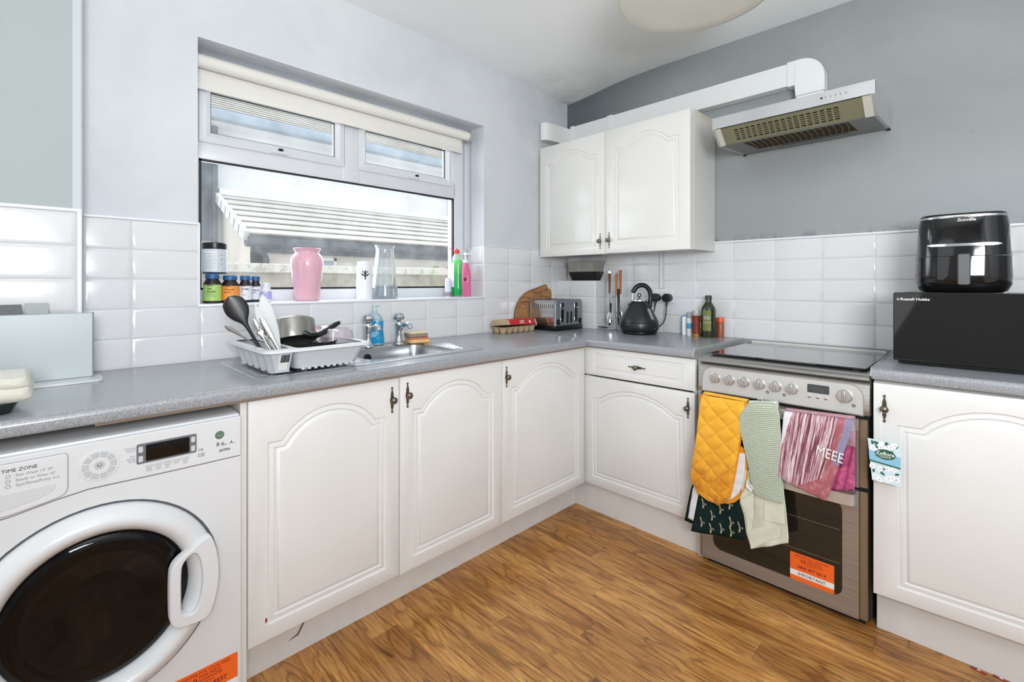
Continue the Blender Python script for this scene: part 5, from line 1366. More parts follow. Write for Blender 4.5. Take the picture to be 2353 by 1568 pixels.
obj('pump', G().cyl((0, 0, 0.158), (0, 0, 0.182), 0.0075, n=12).lathe([(0.0001, 0.180), (0.011, 0.181), (0.011, 0.187), (0.0001, 0.189)], n=16).tube([(0, 0, 0.185), (0.020, -0.004, 0.185), (0.024, -0.005, 0.181)], [0.006, 0.0045, 0.004], 8), clear('pump_plastic', (0.93, 0.96, 0.96, 1), 0.1, 0.1, rgb(214, 228, 230), 0.75), t, ang=50)


def sponge(label, loc, rz, cols, tilt=0):
    t = thing('sponge', label, 'sponge', loc, rz, None, tilt)
    obj('foam', G().box(-0.050, 0.050, -0.032, 0.032, 0, 0.018, 0.005, 2), cols[0], t); obj('scourer', G().box(-0.050, 0.050, -0.032, 0.032, 0.018, 0.025, 0.003), cols[1], t)
YE = plain('peach_foam', rgb(236, 190, 128), 0.95, 0, 0.1, 0.1, 50, 0.5, 500)
sponge('peach washing-up sponge with pinkish scourer beside the right tap, lower one', (0.118, -1.312, 0.9115), 78, (YE, plain('pink_scourer', rgb(206, 130, 118), 0.95, 0, 0.1, 0.15, 60, 0.5, 500)))
sponge('cream washing-up sponge with grey scourer lying on the other sponge', (0.100, -1.310, 0.9372), 82, (plain('grey_scourer', rgb(150, 140, 124), 0.95, 0, 0.1, 0.15, 60, 0.5, 500), plain('cream_foam', rgb(232, 220, 186), 0.95, 0, 0.1, 0.1, 50, 0.5, 500)))

# dish rack
RG = plain('pale_grey_plastic', rgb(208, 211, 215), 0.38)
rk = thing('dish_rack', 'pale grey plastic dish rack with cutlery box standing on the drainer', 'dish rack', (0.33, -1.96, 0.912))
def ring(x0, x1, y0, y1, z, r): return [(u, v, z) for u, v in rrect(x0, x1, y0, y1, r, 5)]
def tub(g, b, t_, z0, z1, r, wall=0.003):
    g.loft([ring(b[0], b[1], b[2], b[3], z0, r), ring(t_[0], t_[1], t_[2], t_[3], z1, r), ring(t_[0] + wall, t_[1] - wall, t_[2] + wall, t_[3] - wall, z1, r), ring(b[0] + wall, b[1] - wall, b[2] + wall, b[3] - wall, z0 + wall, r)])
g = G(); tub(g, (0.150, 0.492, -2.025, -1.815), (0.125, 0.528, -2.040, -1.797), 0.922, 0.990, 0.025); obj('tray', g, RG, rk, True, ang=60)
# fluted cutlery box
g = G(); rings = []
def flute(b, z, amp):
    x0, x1, y0, y1 = b; P_ = []
    nL = 40
    for i in range(nL + 1):
        s = i / nL; P_.append((x1 - (x1 - x0) * s, y0 - amp * (0.5 - 0.5 * cos(2 * pi * 5.0 * s)) + amp, z))
    P_ += [(x0, y1, z), (x1, y1, z)]
    return P_
rings = [flute((0.165, 0.490, -2.100, -2.047), 0.916, 0.012), flute((0.150, 0.505, -2.110, -2.047), 0.950, 0.012), flute((0.130, 0.526, -2.122, -2.047), 0.988, 0.008)]
g.loft(rings, True, True, False); obj('cutlery_box', g, RG, rk, True, ang=60)
outer = rrect(0.112, 0.545, -2.134, -1.782, 0.035, 6); i1 = rrect(0.134, 0.522, -2.032, -1.806, 0.022, 5); i2 = rrect(0.155, 0.505, -2.112, -2.050, 0.012, 4)
g = G(); f = lambda u, v: (u, v, 0.9935)
g.holed(outer, [i1, i2], f); g.holed(offset_poly(outer, 0.003), [i1, i2], lambda u, v: (u, v, 0.9885))
g.loft([[(u, v, 0.9935) for u, v in outer], [(u, v, 0.9850) for u, v in offset_poly(outer, -0.003)], [(u, v, 0.9885) for u, v in offset_poly(outer, 0.003)]], True, False, False)
obj('rim', g, RG, rk, True, ang=40)
lb = obj('price_label', G().loft([[(0.4930, -2.082, 0.925), (0.4930, -2.056, 0.925), (0.5215, -2.056, 0.982), (0.5215, -2.086, 0.982)], [(0.4940, -2.082, 0.925), (0.4940, -2.056, 0.925), (0.5225, -2.056, 0.982), (0.5225, -2.086, 0.982)]]), PALE, rk, True)
g = G(); w_ = [1, 2, 1, 1, 3, 1, 2, 1, 1, 2, 1]; x_ = -2.079
for i, w in enumerate(w_):
    q = 0.0011 * w
    g.loft([[(0.5070, x_, 0.950), (0.5070, x_ + q, 0.950), (0.5192, x_ + q, 0.9755), (0.5192, x_, 0.9755)], [(0.5080, x_, 0.950), (0.5080, x_ + q, 0.950), (0.5200, x_ + q, 0.9755), (0.5200, x_, 0.9755)]]); x_ += q + 0.0008
bc = obj('barcode', g, INK, lb, True); bc['kind'] = 'stuff'
for x_ in (0.19, 0.46):
    for y_ in (-2.085, -1.99, -1.84): obj('foot', G().box(x_ - 0.012, x_ + 0.012, y_ - 0.008, y_ + 0.008, 0.9122, 0.9235, 0.002), RG, rk, True)
for i in range(9):
    y_ = -2.01 + i * 0.021; obj('plate_rib', G().box(0.488, 0.500, y_, y_ + 0.010, 0.9175, 0.925, 0.002), RG, rk, True)

# things standing in the rack
STL = plain('cutlery_steel', rgb(176, 174, 170), 0.16, 1.0)
def stick(n, lb, cat, p0, p1, build, group=None):
    """thing whose local +z runs from p0 to p1"""
    d = Vector(p1) - Vector(p0); zc = d.normalized(); cd = Vector((2.06, -2.61, 1.15)) - Vector(p0); yc = -(cd - zc * cd.dot(zc)).normalized(); xc = yc.cross(zc)
    t = thing(n, lb, cat, p0, 0, group); t.rotation_euler = Matrix((xc, yc, zc)).transposed().to_euler(); build(t, d.length); return t
def paddle(prof, th, mat, name, t, cup=0.0):
    q = []
    for i in range(len(prof) - 1):      # smooth the outline with a Catmull-Rom pass
        p0, p1, p2, p3 = prof[max(i - 1, 0)], prof[i], prof[i + 1], prof[min(i + 2, len(prof) - 1)]
        for k_ in range(4):
            t_ = k_ / 4; w = 0.5 * (2 * p1[1] + (p2[1] - p0[1]) * t_ + (2 * p0[1] - 5 * p1[1] + 4 * p2[1] - p3[1]) * t_ ** 2 + (3 * p1[1] - p0[1] - 3 * p2[1] + p3[1]) * t_ ** 3)
            q.append((p1[0] + (p2[0] - p1[0]) * t_, max(0.0008, w)))
    prof = q + [prof[-1]]
    g = G(); rings = []
    for z, w in prof: 
        e = []
        for i in range(18):
            a = 2 * pi * i / 18; e.append((w * cos(a), th * sin(a) + cup * (w * cos(a)) ** 2 * 18, z))
        rings.append(e)
    g.loft(rings); return obj(name, g, mat, t, ang=60)
def b1(t, L):
    paddle([(0, 0.006), (L * .2, 0.005), (L * .50, 0.0055), (L * .60, 0.010), (L * .70, 0.026), (L * .80, 0.034), (L * .92, 0.030), (L * .98, 0.016), (L, 0.003)], 0.004, plain('black_nylon', rgb(26, 27, 28), 0.30), 'spoon_bowl', t, 0.14)
stick('serving_spoon', 'big black plastic serving spoon leaning left out of the dish rack', 'spoon', (0.400, -2.083, 0.945), (0.372, -2.186, 1.158), b1)
def b2(t, L): paddle([(0, 0.016), (L * .2, 0.022), (L * .5, 0.0255), (L * .8, 0.020), (L * .95, 0.009), (L, 0.002)], 0.0022, plain('grey_white_plastic', rgb(210, 213, 214), 0.4), 'blade', t)
stick('chopping_mat', 'pale grey oval plastic blade standing upright in the cutlery box', 'utensil', (0.420, -2.062, 0.95), (0.415, -2.103, 1.163), b2)
def b3(t, L): paddle([(0, 0.011), (L * .4, 0.013), (L * .8, 0.010), (L, 0.002)], 0.0015, plain('grey_white_plastic', rgb(210, 213, 214), 0.4), 'blade', t)
stick('spatula', 'small pale plastic spreader between black spoon and oval blade', 'utensil', (0.430, -2.068, 0.95), (0.425, -2.128, 1.135), b3)
def bk(t, L): paddle([(0, 0.0035), (L * .45, 0.005), (L * .55, 0.0075), (L * .9, 0.009), (L, 0.004)], 0.0012, STL, 'blade', t)
stick('table_knife', 'steel table knife leaning left in front of the oval blade', 'knife', (0.470, -2.055, 0.955), (0.430, -2.112, 1.090), bk)
stick('table_knife', 'second steel knife end showing just behind the front knife', 'knife', (0.450, -2.068, 0.955), (0.415, -2.128, 1.085), bk)
def bf(t, L):
    paddle([(0, 0.0035), (L * .4, 0.0028), (L * .62, 0.0035), (L * .70, 0.010), (L * .76, 0.0115)], 0.0012, STL, 'handle', t)
    for i in range(4):
        x = -0.0085 + i * 0.00567; obj('tine', G().tube([(x, 0, L * .755), (x, 0.0015, L * .9), (x * 1.05, -0.001, L)], [0.0018, 0.0015, 0.0006], 6), STL, t)
stick('fork', 'steel fork with upright prongs at the front of the cutlery box', 'fork', (0.475, -2.078, 0.950), (0.440, -2.134, 1.078), bf)
stick('fork', 'second steel fork lower down, prongs crossing the first fork', 'fork', (0.455, -2.062, 0.950), (0.440, -2.118, 1.055), bf)
def bs(t, L): paddle([(0, 0.0030), (L * .5, 0.0028), (L * .75, 0.006), (L * .9, 0.0075), (L, 0.003)], 0.0012, STL, 'handle', t)
stick('teaspoon', 'steel spoon handle poking out low at the far left of the rack', 'spoon', (0.38, -2.095, 0.985), (0.372, -2.198, 1.066), bs)

# saucepan upside down and black frying pan
t = thing('saucepan', 'grey saucepan tipped over in the dish rack with black handle', 'saucepan', (0.295, -1.965, 1.012), 0)
axis = Vector((-0.36, 0.02, 0.93)).normalized(); Mq = axis.to_track_quat('Z', 'Y').to_matrix().to_4x4()
obj('pan', G().lathe([(0.076, -0.022), (0.080, -0.024), (0.0815, -0.020), (0.0800, 0.046), (0.072, 0.052), (0.0001, 0.052)], (0, 0, 0), 44, Mq), plain('grey_enamel', rgb(140, 138, 132), 0.25, 0.5), t, ang=50)
obj('inside', G().lathe([(0.0765, -0.021), (0.0765, 0.044), (0.0001, 0.046)], (0, 0, 0), 44, Mq), BLACK_MATT, t, ang=50)
obj('handle', G().tube([(0.080, 0.010, 0.012), (0.088, 0.026, 0.004), (0.078, 0.060, 0.002), (0.058, 0.098, 0.012), (0.036, 0.140, 0.030), (0.026, 0.160, 0.036)], [0.012, 0.0115, 0.0105, 0.0105, 0.0105, 0.009], 12), BLACK, t, ang=60)
obj('hanging_loop', G().torus((0.022, 0.168, 0.040), 0.007, 0.0018, Matrix.Rotation(radians(60), 4, 'X'), 16, 6), STL, t)
t = thing('frying_pan', 'black frying pan lying flat in the dish rack under the saucepan', 'frying pan', (0.335, -1.935, 0.955))
obj('pan', G().lathe([(0.0001, 0), (0.090, 0.0), (0.108, 0.034), (0.111, 0.038), (0.107, 0.038), (0.088, 0.004), (0.0001, 0.003)], n=44), BLACK_MATT, t, ang=50)
t = thing('glass_tub', 'clear plastic tub turned upside down at the right of the dish rack', 'tub', (0.345, -1.822, 0.985))
PT = clear('clear_pink_plastic', (0.96, 0.93, 0.95, 1), 0.12, 0.06, rgb(222, 210, 218), 0.35)
obj('tub_body', G().loft([ring(-0.050, 0.050, -0.050, 0.050, 0.0, 0.02), ring(-0.046, 0.046, -0.046, 0.046, 0.040, 0.02), ring(-0.040, 0.040, -0.040, 0.040, 0.046, 0.02)], True, False, True), PT, t, ang=40)
obj('rim', G().loft([ring(-0.054, 0.054, -0.054, 0.054, -0.003, 0.02), ring(-0.054, 0.054, -0.054, 0.054, 0.001, 0.02), ring(-0.048, 0.048, -0.048, 0.048, 0.001, 0.02), ring(-0.048, 0.048, -0.048, 0.048, -0.003, 0.02)], True, False, False), PT, t)
t = thing('steel_lid', 'shiny steel lid edge leaning behind the clear tub', 'lid', (0.225, -1.835, 1.002), 0)
Ml = Vector((0.35, -0.2, 0.9)).normalized().to_track_quat('Z', 'Y').to_matrix().to_4x4()
obj('dome', G().lathe([(0.068, 0.0), (0.070, 0.002), (0.064, 0.006), (0.03, 0.014), (0.0001, 0.016)], (0, 0, 0), 36, Ml), CHROME, t, ang=60)

# ------------------------------------------------------------------ corner things
kk = N('striped_board_wood'); vv = kk.coord(scale=(1, 3, 14)); kk.set(0.5)
kk.color(kk.ramp(kk.noise(vv, 5, 5, 0.6, 1.2), [(0.3, rgb(112, 74, 42)), (0.5, rgb(160, 114, 68)), (0.7, rgb(190, 146, 96))]))
t = thing('chopping_board', 'round-edged wooden board with bark edge leaning behind the toaster', 'chopping board', (0.012, -0.36, 0.9085), 0, None, 0, -3)
bp = [(-0.165, 0.0), (-0.178, 0.04), (-0.178, 0.085), (-0.168, 0.13), (-0.148, 0.168), (-0.12, 0.198), (-0.080, 0.225), (-0.03, 0.245), (0.02, 0.256), (0.075, 0.270), (0.110, 0.280), (0.128, 0.281), (0.136, 0.268), (0.142, 0.256), (0.155, 0.252), (0.168, 0.244), (0.174, 0.225), (0.172, 0.18), (0.18, 0.10), (0.176, 0.04), (0.16, 0.0)]
obj('board', G().prism(bp, 0.0, 0.014, YZX, 0.002), kk.m, t)
obj('bark_edge', G().prism(bp[:15], -0.001, 0.004, lambda u, v, w: (w + 0.003, u * 1.006, v * 1.004)), plain('bark', rgb(84, 56, 34), 0.8), t)
# egg box
eg_ = thing('egg_box', 'brown egg box with a red label beside the toaster', 'egg box', (0.085, -0.612, 0.9085), 90)
EB = plain('grey_brown_pulp', rgb(186, 164, 136), 0.95, 0, 0.1, 0.08, 30, 0.5, 300)
g = G()
for i in range(6):
    for j in range(2):
        cx_, cy_ = -0.118 + i * 0.0472, -0.024 + j * 0.048
        g.loft([[(cx_ + r * cos(a), cy_ + r * sin(a), z) for a in [2 * pi * q / 12 for q in range(12)]] for r, z in ((0.013, 0), (0.017, 0.004), (0.0225, 0.026), (0.0245, 0.036))])
bx_ = obj('cup_tray', g, EB, eg_, ang=50); bx_['kind'] = 'stuff'
obj('tray_rim', G().box(-0.146, 0.146, -0.053, 0.053, 0.033, 0.0375, 0.002), EB, eg_)
obj('inside', G().box(-0.142, 0.142, -0.049, 0.049, 0.0375, 0.040), plain('dark_pulp', rgb(70, 54, 40), 0.95), eg_)
ldp = [(-0.052, 0.0), (0.052, 0.0), (0.036, 0.032), (-0.036, 0.032)]
Ml2 = lambda u, v, w: (w, u, 0.041 + v + 0.012 * (1 - (w + 0.146) / 0.292) * (0.5 - u * 9))
obj('lid', G().prism(ldp, -0.146, 0.146, Ml2), EB, eg_)
rl = obj('red_label', G().loft([[(x, -0.0523 + 0.5 * 0.0, 0.0415 + 0.012 * (1 - (x + 0.146) / 0.292) * 0.97 + 0.000) for x in (-0.085, 0.130)] + [(x, -0.0363, 0.0738 + 0.012 * (1 - (x + 0.146) / 0.292) * 0.83) for x in (0.130, -0.085)],
     [(x, -0.0535, 0.0425 + 0.012 * (1 - (x + 0.146) / 0.292) * 0.97) for x in (-0.085, 0.130)] + [(x, -0.0373, 0.0748 + 0.012 * (1 - (x + 0.146) / 0.292) * 0.83) for x in (0.130, -0.085)]]), plain('egg_red', rgb(196, 36, 44), 0.5), eg_)
obj('label_top', G().prism([(-0.036, 0.0318), (0.034, 0.0318), (0.034, 0.0332), (-0.036, 0.0332)], -0.085, 0.130, Ml2), plain('egg_red', rgb(196, 36, 44), 0.5), eg_)
Mtx = Matrix.Rotation(radians(63), 4, 'X')
text('12 FREE\nRANGE', 0.0110, (-0.005, -0.0470, 0.0650), PALE, rl, M=Mtx, bold=0.0002)
obj('round_logo', G().lathe([(0.0001, 0), (0.0085, 0), (0.0085, 0.0006), (0.0001, 0.0008)], (-0.048, -0.0462, 0.0625), 18, Mtx), PALE, rl)
obj('square_logo', G().box(-0.0065, 0.0065, -0.008, 0.008, 0, 0.0008, M=Matrix.Translation((0.085, -0.0455, 0.0595)) @ Mtx), PALE, rl)
# tray on the boxing
t = thing('food_tray', 'black plastic food tray with clear domed lid on the boxed-in corner', 'tray', (0.205, -0.070, 1.2160), 2)
obj('tray', G().loft([ring(-0.086, 0.086, -0.040, 0.055, 0.0, 0.015), ring(-0.106, 0.106, -0.052, 0.066, 0.052, 0.018), ring(-0.111, 0.111, -0.056, 0.068, 0.055, 0.018), ring(-0.103, 0.103, -0.049, 0.062, 0.053, 0.018), ring(-0.084, 0.084, -0.038, 0.052, 0.003, 0.015)]), BLACK, t, ang=40)
obj('clear_lid', G().loft([ring(-0.111, 0.111, -0.056, 0.068, 0.056, 0.018), ring(-0.104, 0.104, -0.050, 0.062, 0.060, 0.018), ring(-0.115, 0.115, -0.058, 0.068, 0.120, 0.018), ring(-0.125, 0.125, -0.062, 0.069, 0.128, 0.018)], True, False, True), clear('smoky_clear_plastic', (0.90, 0.90, 0.88, 1), 0.08, 0.08, rgb(196, 194, 184), 0.30), t, ang=40)

# utensil carousel
t = thing('utensil_stand', 'chrome rotating utensil stand between toaster and kettle', 'utensil stand', (0.442, -0.085, 0.908))
obj('base', G().lathe([(0.0001, 0), (0.052, 0), (0.055, 0.004), (0.050, 0.010), (0.015, 0.014), (0.0001, 0.014)], n=36), CHROME, t, ang=50)
obj('post', G().cyl((0, 0, 0.012), (0, 0, 0.215), 0.005, n=12), CHROME, t)
obj('hook_ring', G().torus((0, 0, 0.205), 0.026, 0.0022, None, 24, 6), CHROME, t)
WD = plain('utensil_wood', rgb(170, 106, 58), 0.5, 0, 0.4, 0.15, 20); WD2 = plain('utensil_dark_wood', rgb(112, 62, 38), 0.45, 0, 0.4, 0.15, 20)
def hang(lb, ang_, hm, ztop, zbot, head, cat='utensil', hl=0.10):
    a = radians(ang_); u = thing(head, lb, cat, (0.442 + 0.034 * cos(a), -0.085 + 0.034 * sin(a), 0.908 + zbot), ang_)
    L = ztop - zbot
    obj('wooden_handle' if hm is not BLACK else 'handle', G().tube([(0, 0, L - hl), (0, 0, L - 0.004), (0, 0, L)], [0.0055, 0.0085, 0.006], 12), hm, u, ang=60)
    obj('hanging_loop', G().torus((0, 0, L + 0.006), 0.0055, 0.0012, Mx, 14, 6), CHROME, u)
    obj('shank', G().tube([(0, 0, L - hl + 0.004), (0, 0, 0.06)], 0.0030, 8), CHROME, u)
    obj('head', G().loft([[(w * cos(2 * pi * i / 12), 0.0025 * sin(2 * pi * i / 12), z) for i in range(12)] for z, w in ((0.066, 0.004), (0.05, 0.013), (0.025, 0.018), (0.004, 0.016), (0.0, 0.012))]), CHROME, u, ang=60)
hang('utensil with dark wooden handle and wire loop, leftmost on the utensil stand', 215, WD2, 0.352, 0.045, 'fish_slice', hl=0.125)
hang('utensil with pale wooden handle leaning at the front of the utensil stand', 315, WD, 0.345, 0.050, 'masher', hl=0.13)
hang('second wooden-handled utensil, tallest and furthest right on the stand', 15, WD, 0.372, 0.055, 'ladle', hl=0.15)
hang('black-handled utensil hanging on the kettle side of the stand', -20, BLACK, 0.255, 0.035, 'whisk', hl=0.20)
hang('short chrome and black utensil low at the left of the stand', 180, BLACK_MATT, 0.165, 0.025, 'peeler', hl=0.06)

# condiments
def cond(name, label, x, y, R, H, parts, cat):
    t = thing(name, label, cat, (x, y, 0.908))
    for pn, prof, m in parts: obj(pn, G().lathe(prof, n=24), m, t, ang=50)
    return t
LIDC = clear('condiment_glass', (0.93, 0.93, 0.92, 1), 0.1, 0.04, rgb(210, 212, 210), 0.3)
t = thing('stock_box', 'small pale box with blue top edge, left of the salt tub', 'box', (0.871, -0.035, 0.908), 30)
obj('carton', G().box(-0.019, 0.019, -0.012, 0.012, 0, 0.108, 0.001), PALE, t); obj('blue_edge', G().box(-0.0195, 0.0195, -0.0125, 0.0125, 0.103, 0.1085, 0.0005).box(-0.0197, -0.0185, -0.0126, 0.0126, 0, 0.107), plain('edge_blue', rgb(88, 148, 196), 0.5), t)
for i in range(5): obj('print_line', G().box(-0.012, 0.014, -0.01225, -0.0119, 0.085 - 0.016 * i, 0.0856 - 0.016 * i), GREYINK, t)
t = cond('salt_mill', 'clear-topped salt tub with blue and white label beside the sauce bottle', 0.909, -0.062, 0.016, 0.125, [('bottle', [(0.0001, 0), (0.017, 0), (0.0175, 0.003), (0.0175, 0.098), (0.0001, 0.098)], plain('salt_white', rgb(222, 226, 228), 0.5)), ('lid', [(0.0001, 0.098), (0.0172, 0.098), (0.0165, 0.130), (0.0001, 0.132)], LIDC)], 'salt')
sleeve(0.0175, 0.040, 0.070, plain('salt_blue', rgb(58, 158, 208), 0.4), t)
t = cond('sauce_bottle', 'upside-down bottle of dark red sauce with gold cap', 0.958, -0.095, 0.0215, 0.143, [('cap', [(0.0001, 0), (0.019, 0), (0.0195, 0.003), (0.0195, 0.018), (0.0001, 0.019)], plain('gold_brown_cap', rgb(160, 112, 50), 0.4, 0.3)), ('bottle', [(0.0001, 0.019), (0.021, 0.020), (0.022, 0.03), (0.0195, 0.07), (0.0215, 0.120), (0.020, 0.141), (0.0001, 0.142)], LIDC), ('sauce', [(0.0001, 0.020), (0.0213, 0.021), (0.0223, 0.03), (0.0198, 0.07), (0.0216, 0.116), (0.0001, 0.117)], plain('red_brown_sauce', rgb(120, 46, 30), 0.2))], 'sauce bottle')
t = cond('pepper_grinder', 'small grinder with white label between sauce and olive oil', 0.968, -0.035, 0.016, 0.118, [('bottle', [(0.0001, 0), (0.0165, 0), (0.017, 0.004), (0.017, 0.085), (0.0001, 0.086)], plain('peppercorns', rgb(70, 62, 58), 0.5, 0, 0.4, 0.5, 300)), ('cap', [(0.0001, 0.086), (0.0165, 0.086), (0.0155, 0.116), (0.0001, 0.118)], plain('grinder_grey', rgb(132, 128, 118), 0.4))], 'grinder')
sleeve(0.017, 0.020, 0.078, PALE, t)
t = cond('olive_oil', 'tall dark green olive oil bottle behind the sauces', 1.010, -0.060, 0.0355, 0.225, [('bottle', [(0.0001, 0), (0.035, 0), (0.0372, 0.005), (0.0372, 0.145), (0.033, 0.163), (0.018, 0.185), (0.0155, 0.192), (0.0155, 0.205), (0.0001, 0.205)], plain('dark_olive_glass', rgb(40, 46, 20), 0.08, 0, 0.6, coat=0.3)), ('cap', [(0.0001, 0.200), (0.0170, 0.200), (0.0170, 0.222), (0.0158, 0.225), (0.0001, 0.225)], plain('bottle_green_cap', rgb(36, 52, 38), 0.35))], 'bottle')
lb = cpatch(0.0372, 0.036, 0.146, CAMA - 0.25, 0.62, plain('olive_label', rgb(108, 116, 62), 0.5), t)
ctext('EXTRA\nVIRGIN', 0.0100, 0.038, 0.108, PALE, lb, CAMA - 0.25); ctext('OLIVE OIL', 0.0100, 0.038, 0.078, plain('cream_print', rgb(222, 216, 170), 0.5), lb, CAMA - 0.25)
t = cond('paprika_jar', 'little spice jar with orange lid right of the olive oil', 1.062, -0.028, 0.016, 0.107, [('bottle', [(0.0001, 0), (0.0165, 0), (0.017, 0.003), (0.017, 0.078), (0.014, 0.084), (0.0001, 0.085)], plain('chilli_flakes', rgb(158, 84, 58), 0.3, 0, 0.4, 0.5, 200)), ('lid', [(0.0001, 0.083), (0.0172, 0.083), (0.0172, 0.104), (0.016, 0.107), (0.0001, 0.107)], plain('orange_lid', rgb(236, 92, 40), 0.4))], 'jar')

# ------------------------------------------------------------------ left end of the worktop
bh = thing('board_holder', 'brushed silver chopping board holder at the left end of the worktop', 'board holder', (0.14, -2.63, 0.9085))
BH = plain('holder_silver', rgb(172, 180, 181), 0.42, 0.35, 0.5, 0.03, 6)
obj('base_plate', G().prism(rrect(0.118, 0.215, -2.80, -2.476, 0.012, 4), 0.9088, 0.9165, XYZ, 0.002), plain('holder_base', rgb(208, 214, 216), 0.35, 0.3), bh, True)
obj('shell', G().box(0.140, 0.150, -2.786, -2.494, 0.9165, 1.111, 0.002).box(0.122, 0.126, -2.786, -2.494, 0.9165, 1.108, 0.001).box(0.126, 0.140, -2.500, -2.494, 0.9165, 1.105, 0.001), BH, bh, True)
ed_ = plain('holder_edge', rgb(120, 126, 130), 0.4, 0.4); obj('edge_strip', G().box(0.1398, 0.1508, -2.498, -2.4935, 0.9165, 1.1115, 0.001), ed_, bh, True)
def iboard(lb, y0, y1, x, top, m):
    t = thing('chopping_board', lb, 'chopping board', (x, (y0 + y1) / 2, 0.9166), 0, None)
    obj('board', G().box(x, x + 0.005, -2.780, -2.505, 0.9170, 1.100, 0.001), m, t, True)
    tb = obj('index_tab', G().prism([(y0, 1.10), (y1, 1.10), (y1 - 0.001, top), (y0, top)], x, x + 0.005, YZX, 0.0006), m, t, True)
    e = [( (y0 + y1) / 2 + 0.012 * cos(a), (1.112 + top) / 2 + 0.0065 * sin(a)) for a in [2 * pi * i / 16 for i in range(16)]]
    obj('emblem', G().prism(e, x + 0.0049, x + 0.0055, YZX, 0.0004), m, tb, True)
iboard('chopping board with dark grey tab in the silver holder', -2.700, -2.646, 0.1335, 1.139, plain('tab_dark_grey', rgb(92, 98, 100), 0.5))
iboard('chopping board with light grey tab in the silver holder', -2.641, -2.592, 0.1275, 1.142, plain('tab_light_grey', rgb(166, 174, 174), 0.5))
# folded cloth
kk = N('cream_towelling'); kk.set(0.95, 0, 0.1, sheen=0.3); kk.color(rgb(226, 224, 212)); kk.bump(kk.noise(kk.coord(), 260, 3, 0.7), 0.9, 0.003); TOWEL = kk.m
t = thing('folded_cloth', 'cream towelling cloth folded at the front left of the worktop', 'cloth', (0.47, -2.70, 0.909))
def pillow(g, x0, x1, y0, y1, z0, z1, r, wob=0.003):
    rings = []
    for q in range(9):
        a = -pi / 2 + pi * q / 8; z = (z0 + z1) / 2 + (z1 - z0) / 2 * sin(a); ins = r * (1 - cos(a))
        rings.append([(u + wob * sin(v * 60 + q), v + wob * sin(u * 70 + q), z + wob * sin(u * 40 + v * 30)) for u, v in rrect(x0 + ins, x1 - ins, y0 + ins, y1 - ins, 0.02, 5)])
    g.loft(rings)
g = G(); pillow(g, 0.405, 0.560, -2.80, -2.622, 0.938, 0.972, 0.012); pillow(g, 0.40, 0.556, -2.80, -2.626, 0.966, 0.992, 0.010)
obj('fold', g, TOWEL, t, True, ang=80)
t = thing('sunglasses_case', 'dark green glass dish peeking out under the cream cloth', 'dish', (0.455, -2.70, 0.909))
pd = [(u, v) for u, v in rrect(0.380, 0.545, -2.800, -2.642, 0.035, 3)]
obj('dish', G().loft([[(u, v, 0.9095) for u, v in offset_poly(pd, 0.012)], [(u, v, 0.934) for u, v in pd], [(u, v, 0.934) for u, v in offset_poly(pd, 0.006)], [(u, v, 0.914) for u, v in offset_poly(pd, 0.018)]]), plain('dark_green_glass', rgb(18, 34, 30), 0.1, 0, 0.6), t, True, ang=20)
obj('rim', G().tube([(u, v, 0.935) for u, v in pd + pd[:1]], 0.0016, 6), STL, t, True)
# ------------------------------------------------------------------ cloths over the oven handle
YG_L = [(1.236, 0.738), (1.227, 0.661), (1.218, 0.569), (1.203, 0.466), (1.193, 0.396), (1.199, 0.362), (1.223, 0.329), (1.261, 0.311), (1.303, 0.309)]
YG_R = [(1.409, 0.736), (1.401, 0.679), (1.388, 0.591), (1.377, 0.512), (1.367, 0.45), (1.357, 0.396), (1.347, 0.353), (1.33, 0.325), (1.306, 0.31)]
YW_L = [(1.335, 0.593), (1.332, 0.532), (1.329, 0.453), (1.325, 0.382), (1.322, 0.346), (1.318, 0.324), (1.322, 0.316)]
YW_R = [(1.411, 0.546), (1.411, 0.509), (1.411, 0.45), (1.403, 0.406), (1.387, 0.363), (1.361, 0.334), (1.332, 0.32)]
YI_L = [(1.34, 0.526), (1.337, 0.49), (1.335, 0.455), (1.333, 0.403), (1.333, 0.368), (1.333, 0.342), (1.335, 0.335)]
YI_R = [(1.406, 0.537), (1.406, 0.5), (1.404, 0.452), (1.396, 0.408), (1.381, 0.373), (1.358, 0.346), (1.342, 0.336)]
GL_L = [(1.234, 0.423), (1.217, 0.31), (1.2, 0.213), (1.187, 0.153)]
GL_R = [(1.395, 0.469), (1.403, 0.369), (1.405, 0.268), (1.405, 0.198)]
GB_L = [(1.206, 0.396), (1.183, 0.33), (1.166, 0.245), (1.155, 0.184)]
GB_R = [(1.26, 0.412), (1.239, 0.315), (1.219, 0.236), (1.206, 0.18)]
GW_L = [(1.214, 0.399), (1.193, 0.329), (1.18, 0.251), (1.173, 0.202)]
GW_R = [(1.261, 0.412), (1.236, 0.315), (1.218, 0.245), (1.201, 0.197)]
SG_L = [(1.414, 0.732), (1.391, 0.686), (1.388, 0.635), (1.403, 0.562), (1.419, 0.499), (1.434, 0.437), (1.444, 0.399), (1.454, 0.389)]
SG_R = [(1.514, 0.747), (1.527, 0.713), (1.533, 0.642), (1.532, 0.562), (1.532, 0.506), (1.533, 0.451), (1.536, 0.412), (1.539, 0.392)]
SR_L = [(1.405, 0.474), (1.388, 0.367), (1.385, 0.341), (1.401, 0.295), (1.409, 0.23), (1.428, 0.175)]
SR_R = [(1.535, 0.478), (1.541, 0.416), (1.547, 0.362), (1.551, 0.315), (1.555, 0.269), (1.554, 0.246)]
SF1 = [(1.389, 0.351), (1.437, 0.395), (1.439, 0.32), (1.432, 0.26), (1.415, 0.232), (1.412, 0.294)]
SF2 = [(1.476, 0.39), (1.542, 0.392), (1.546, 0.314), (1.474, 0.307)]
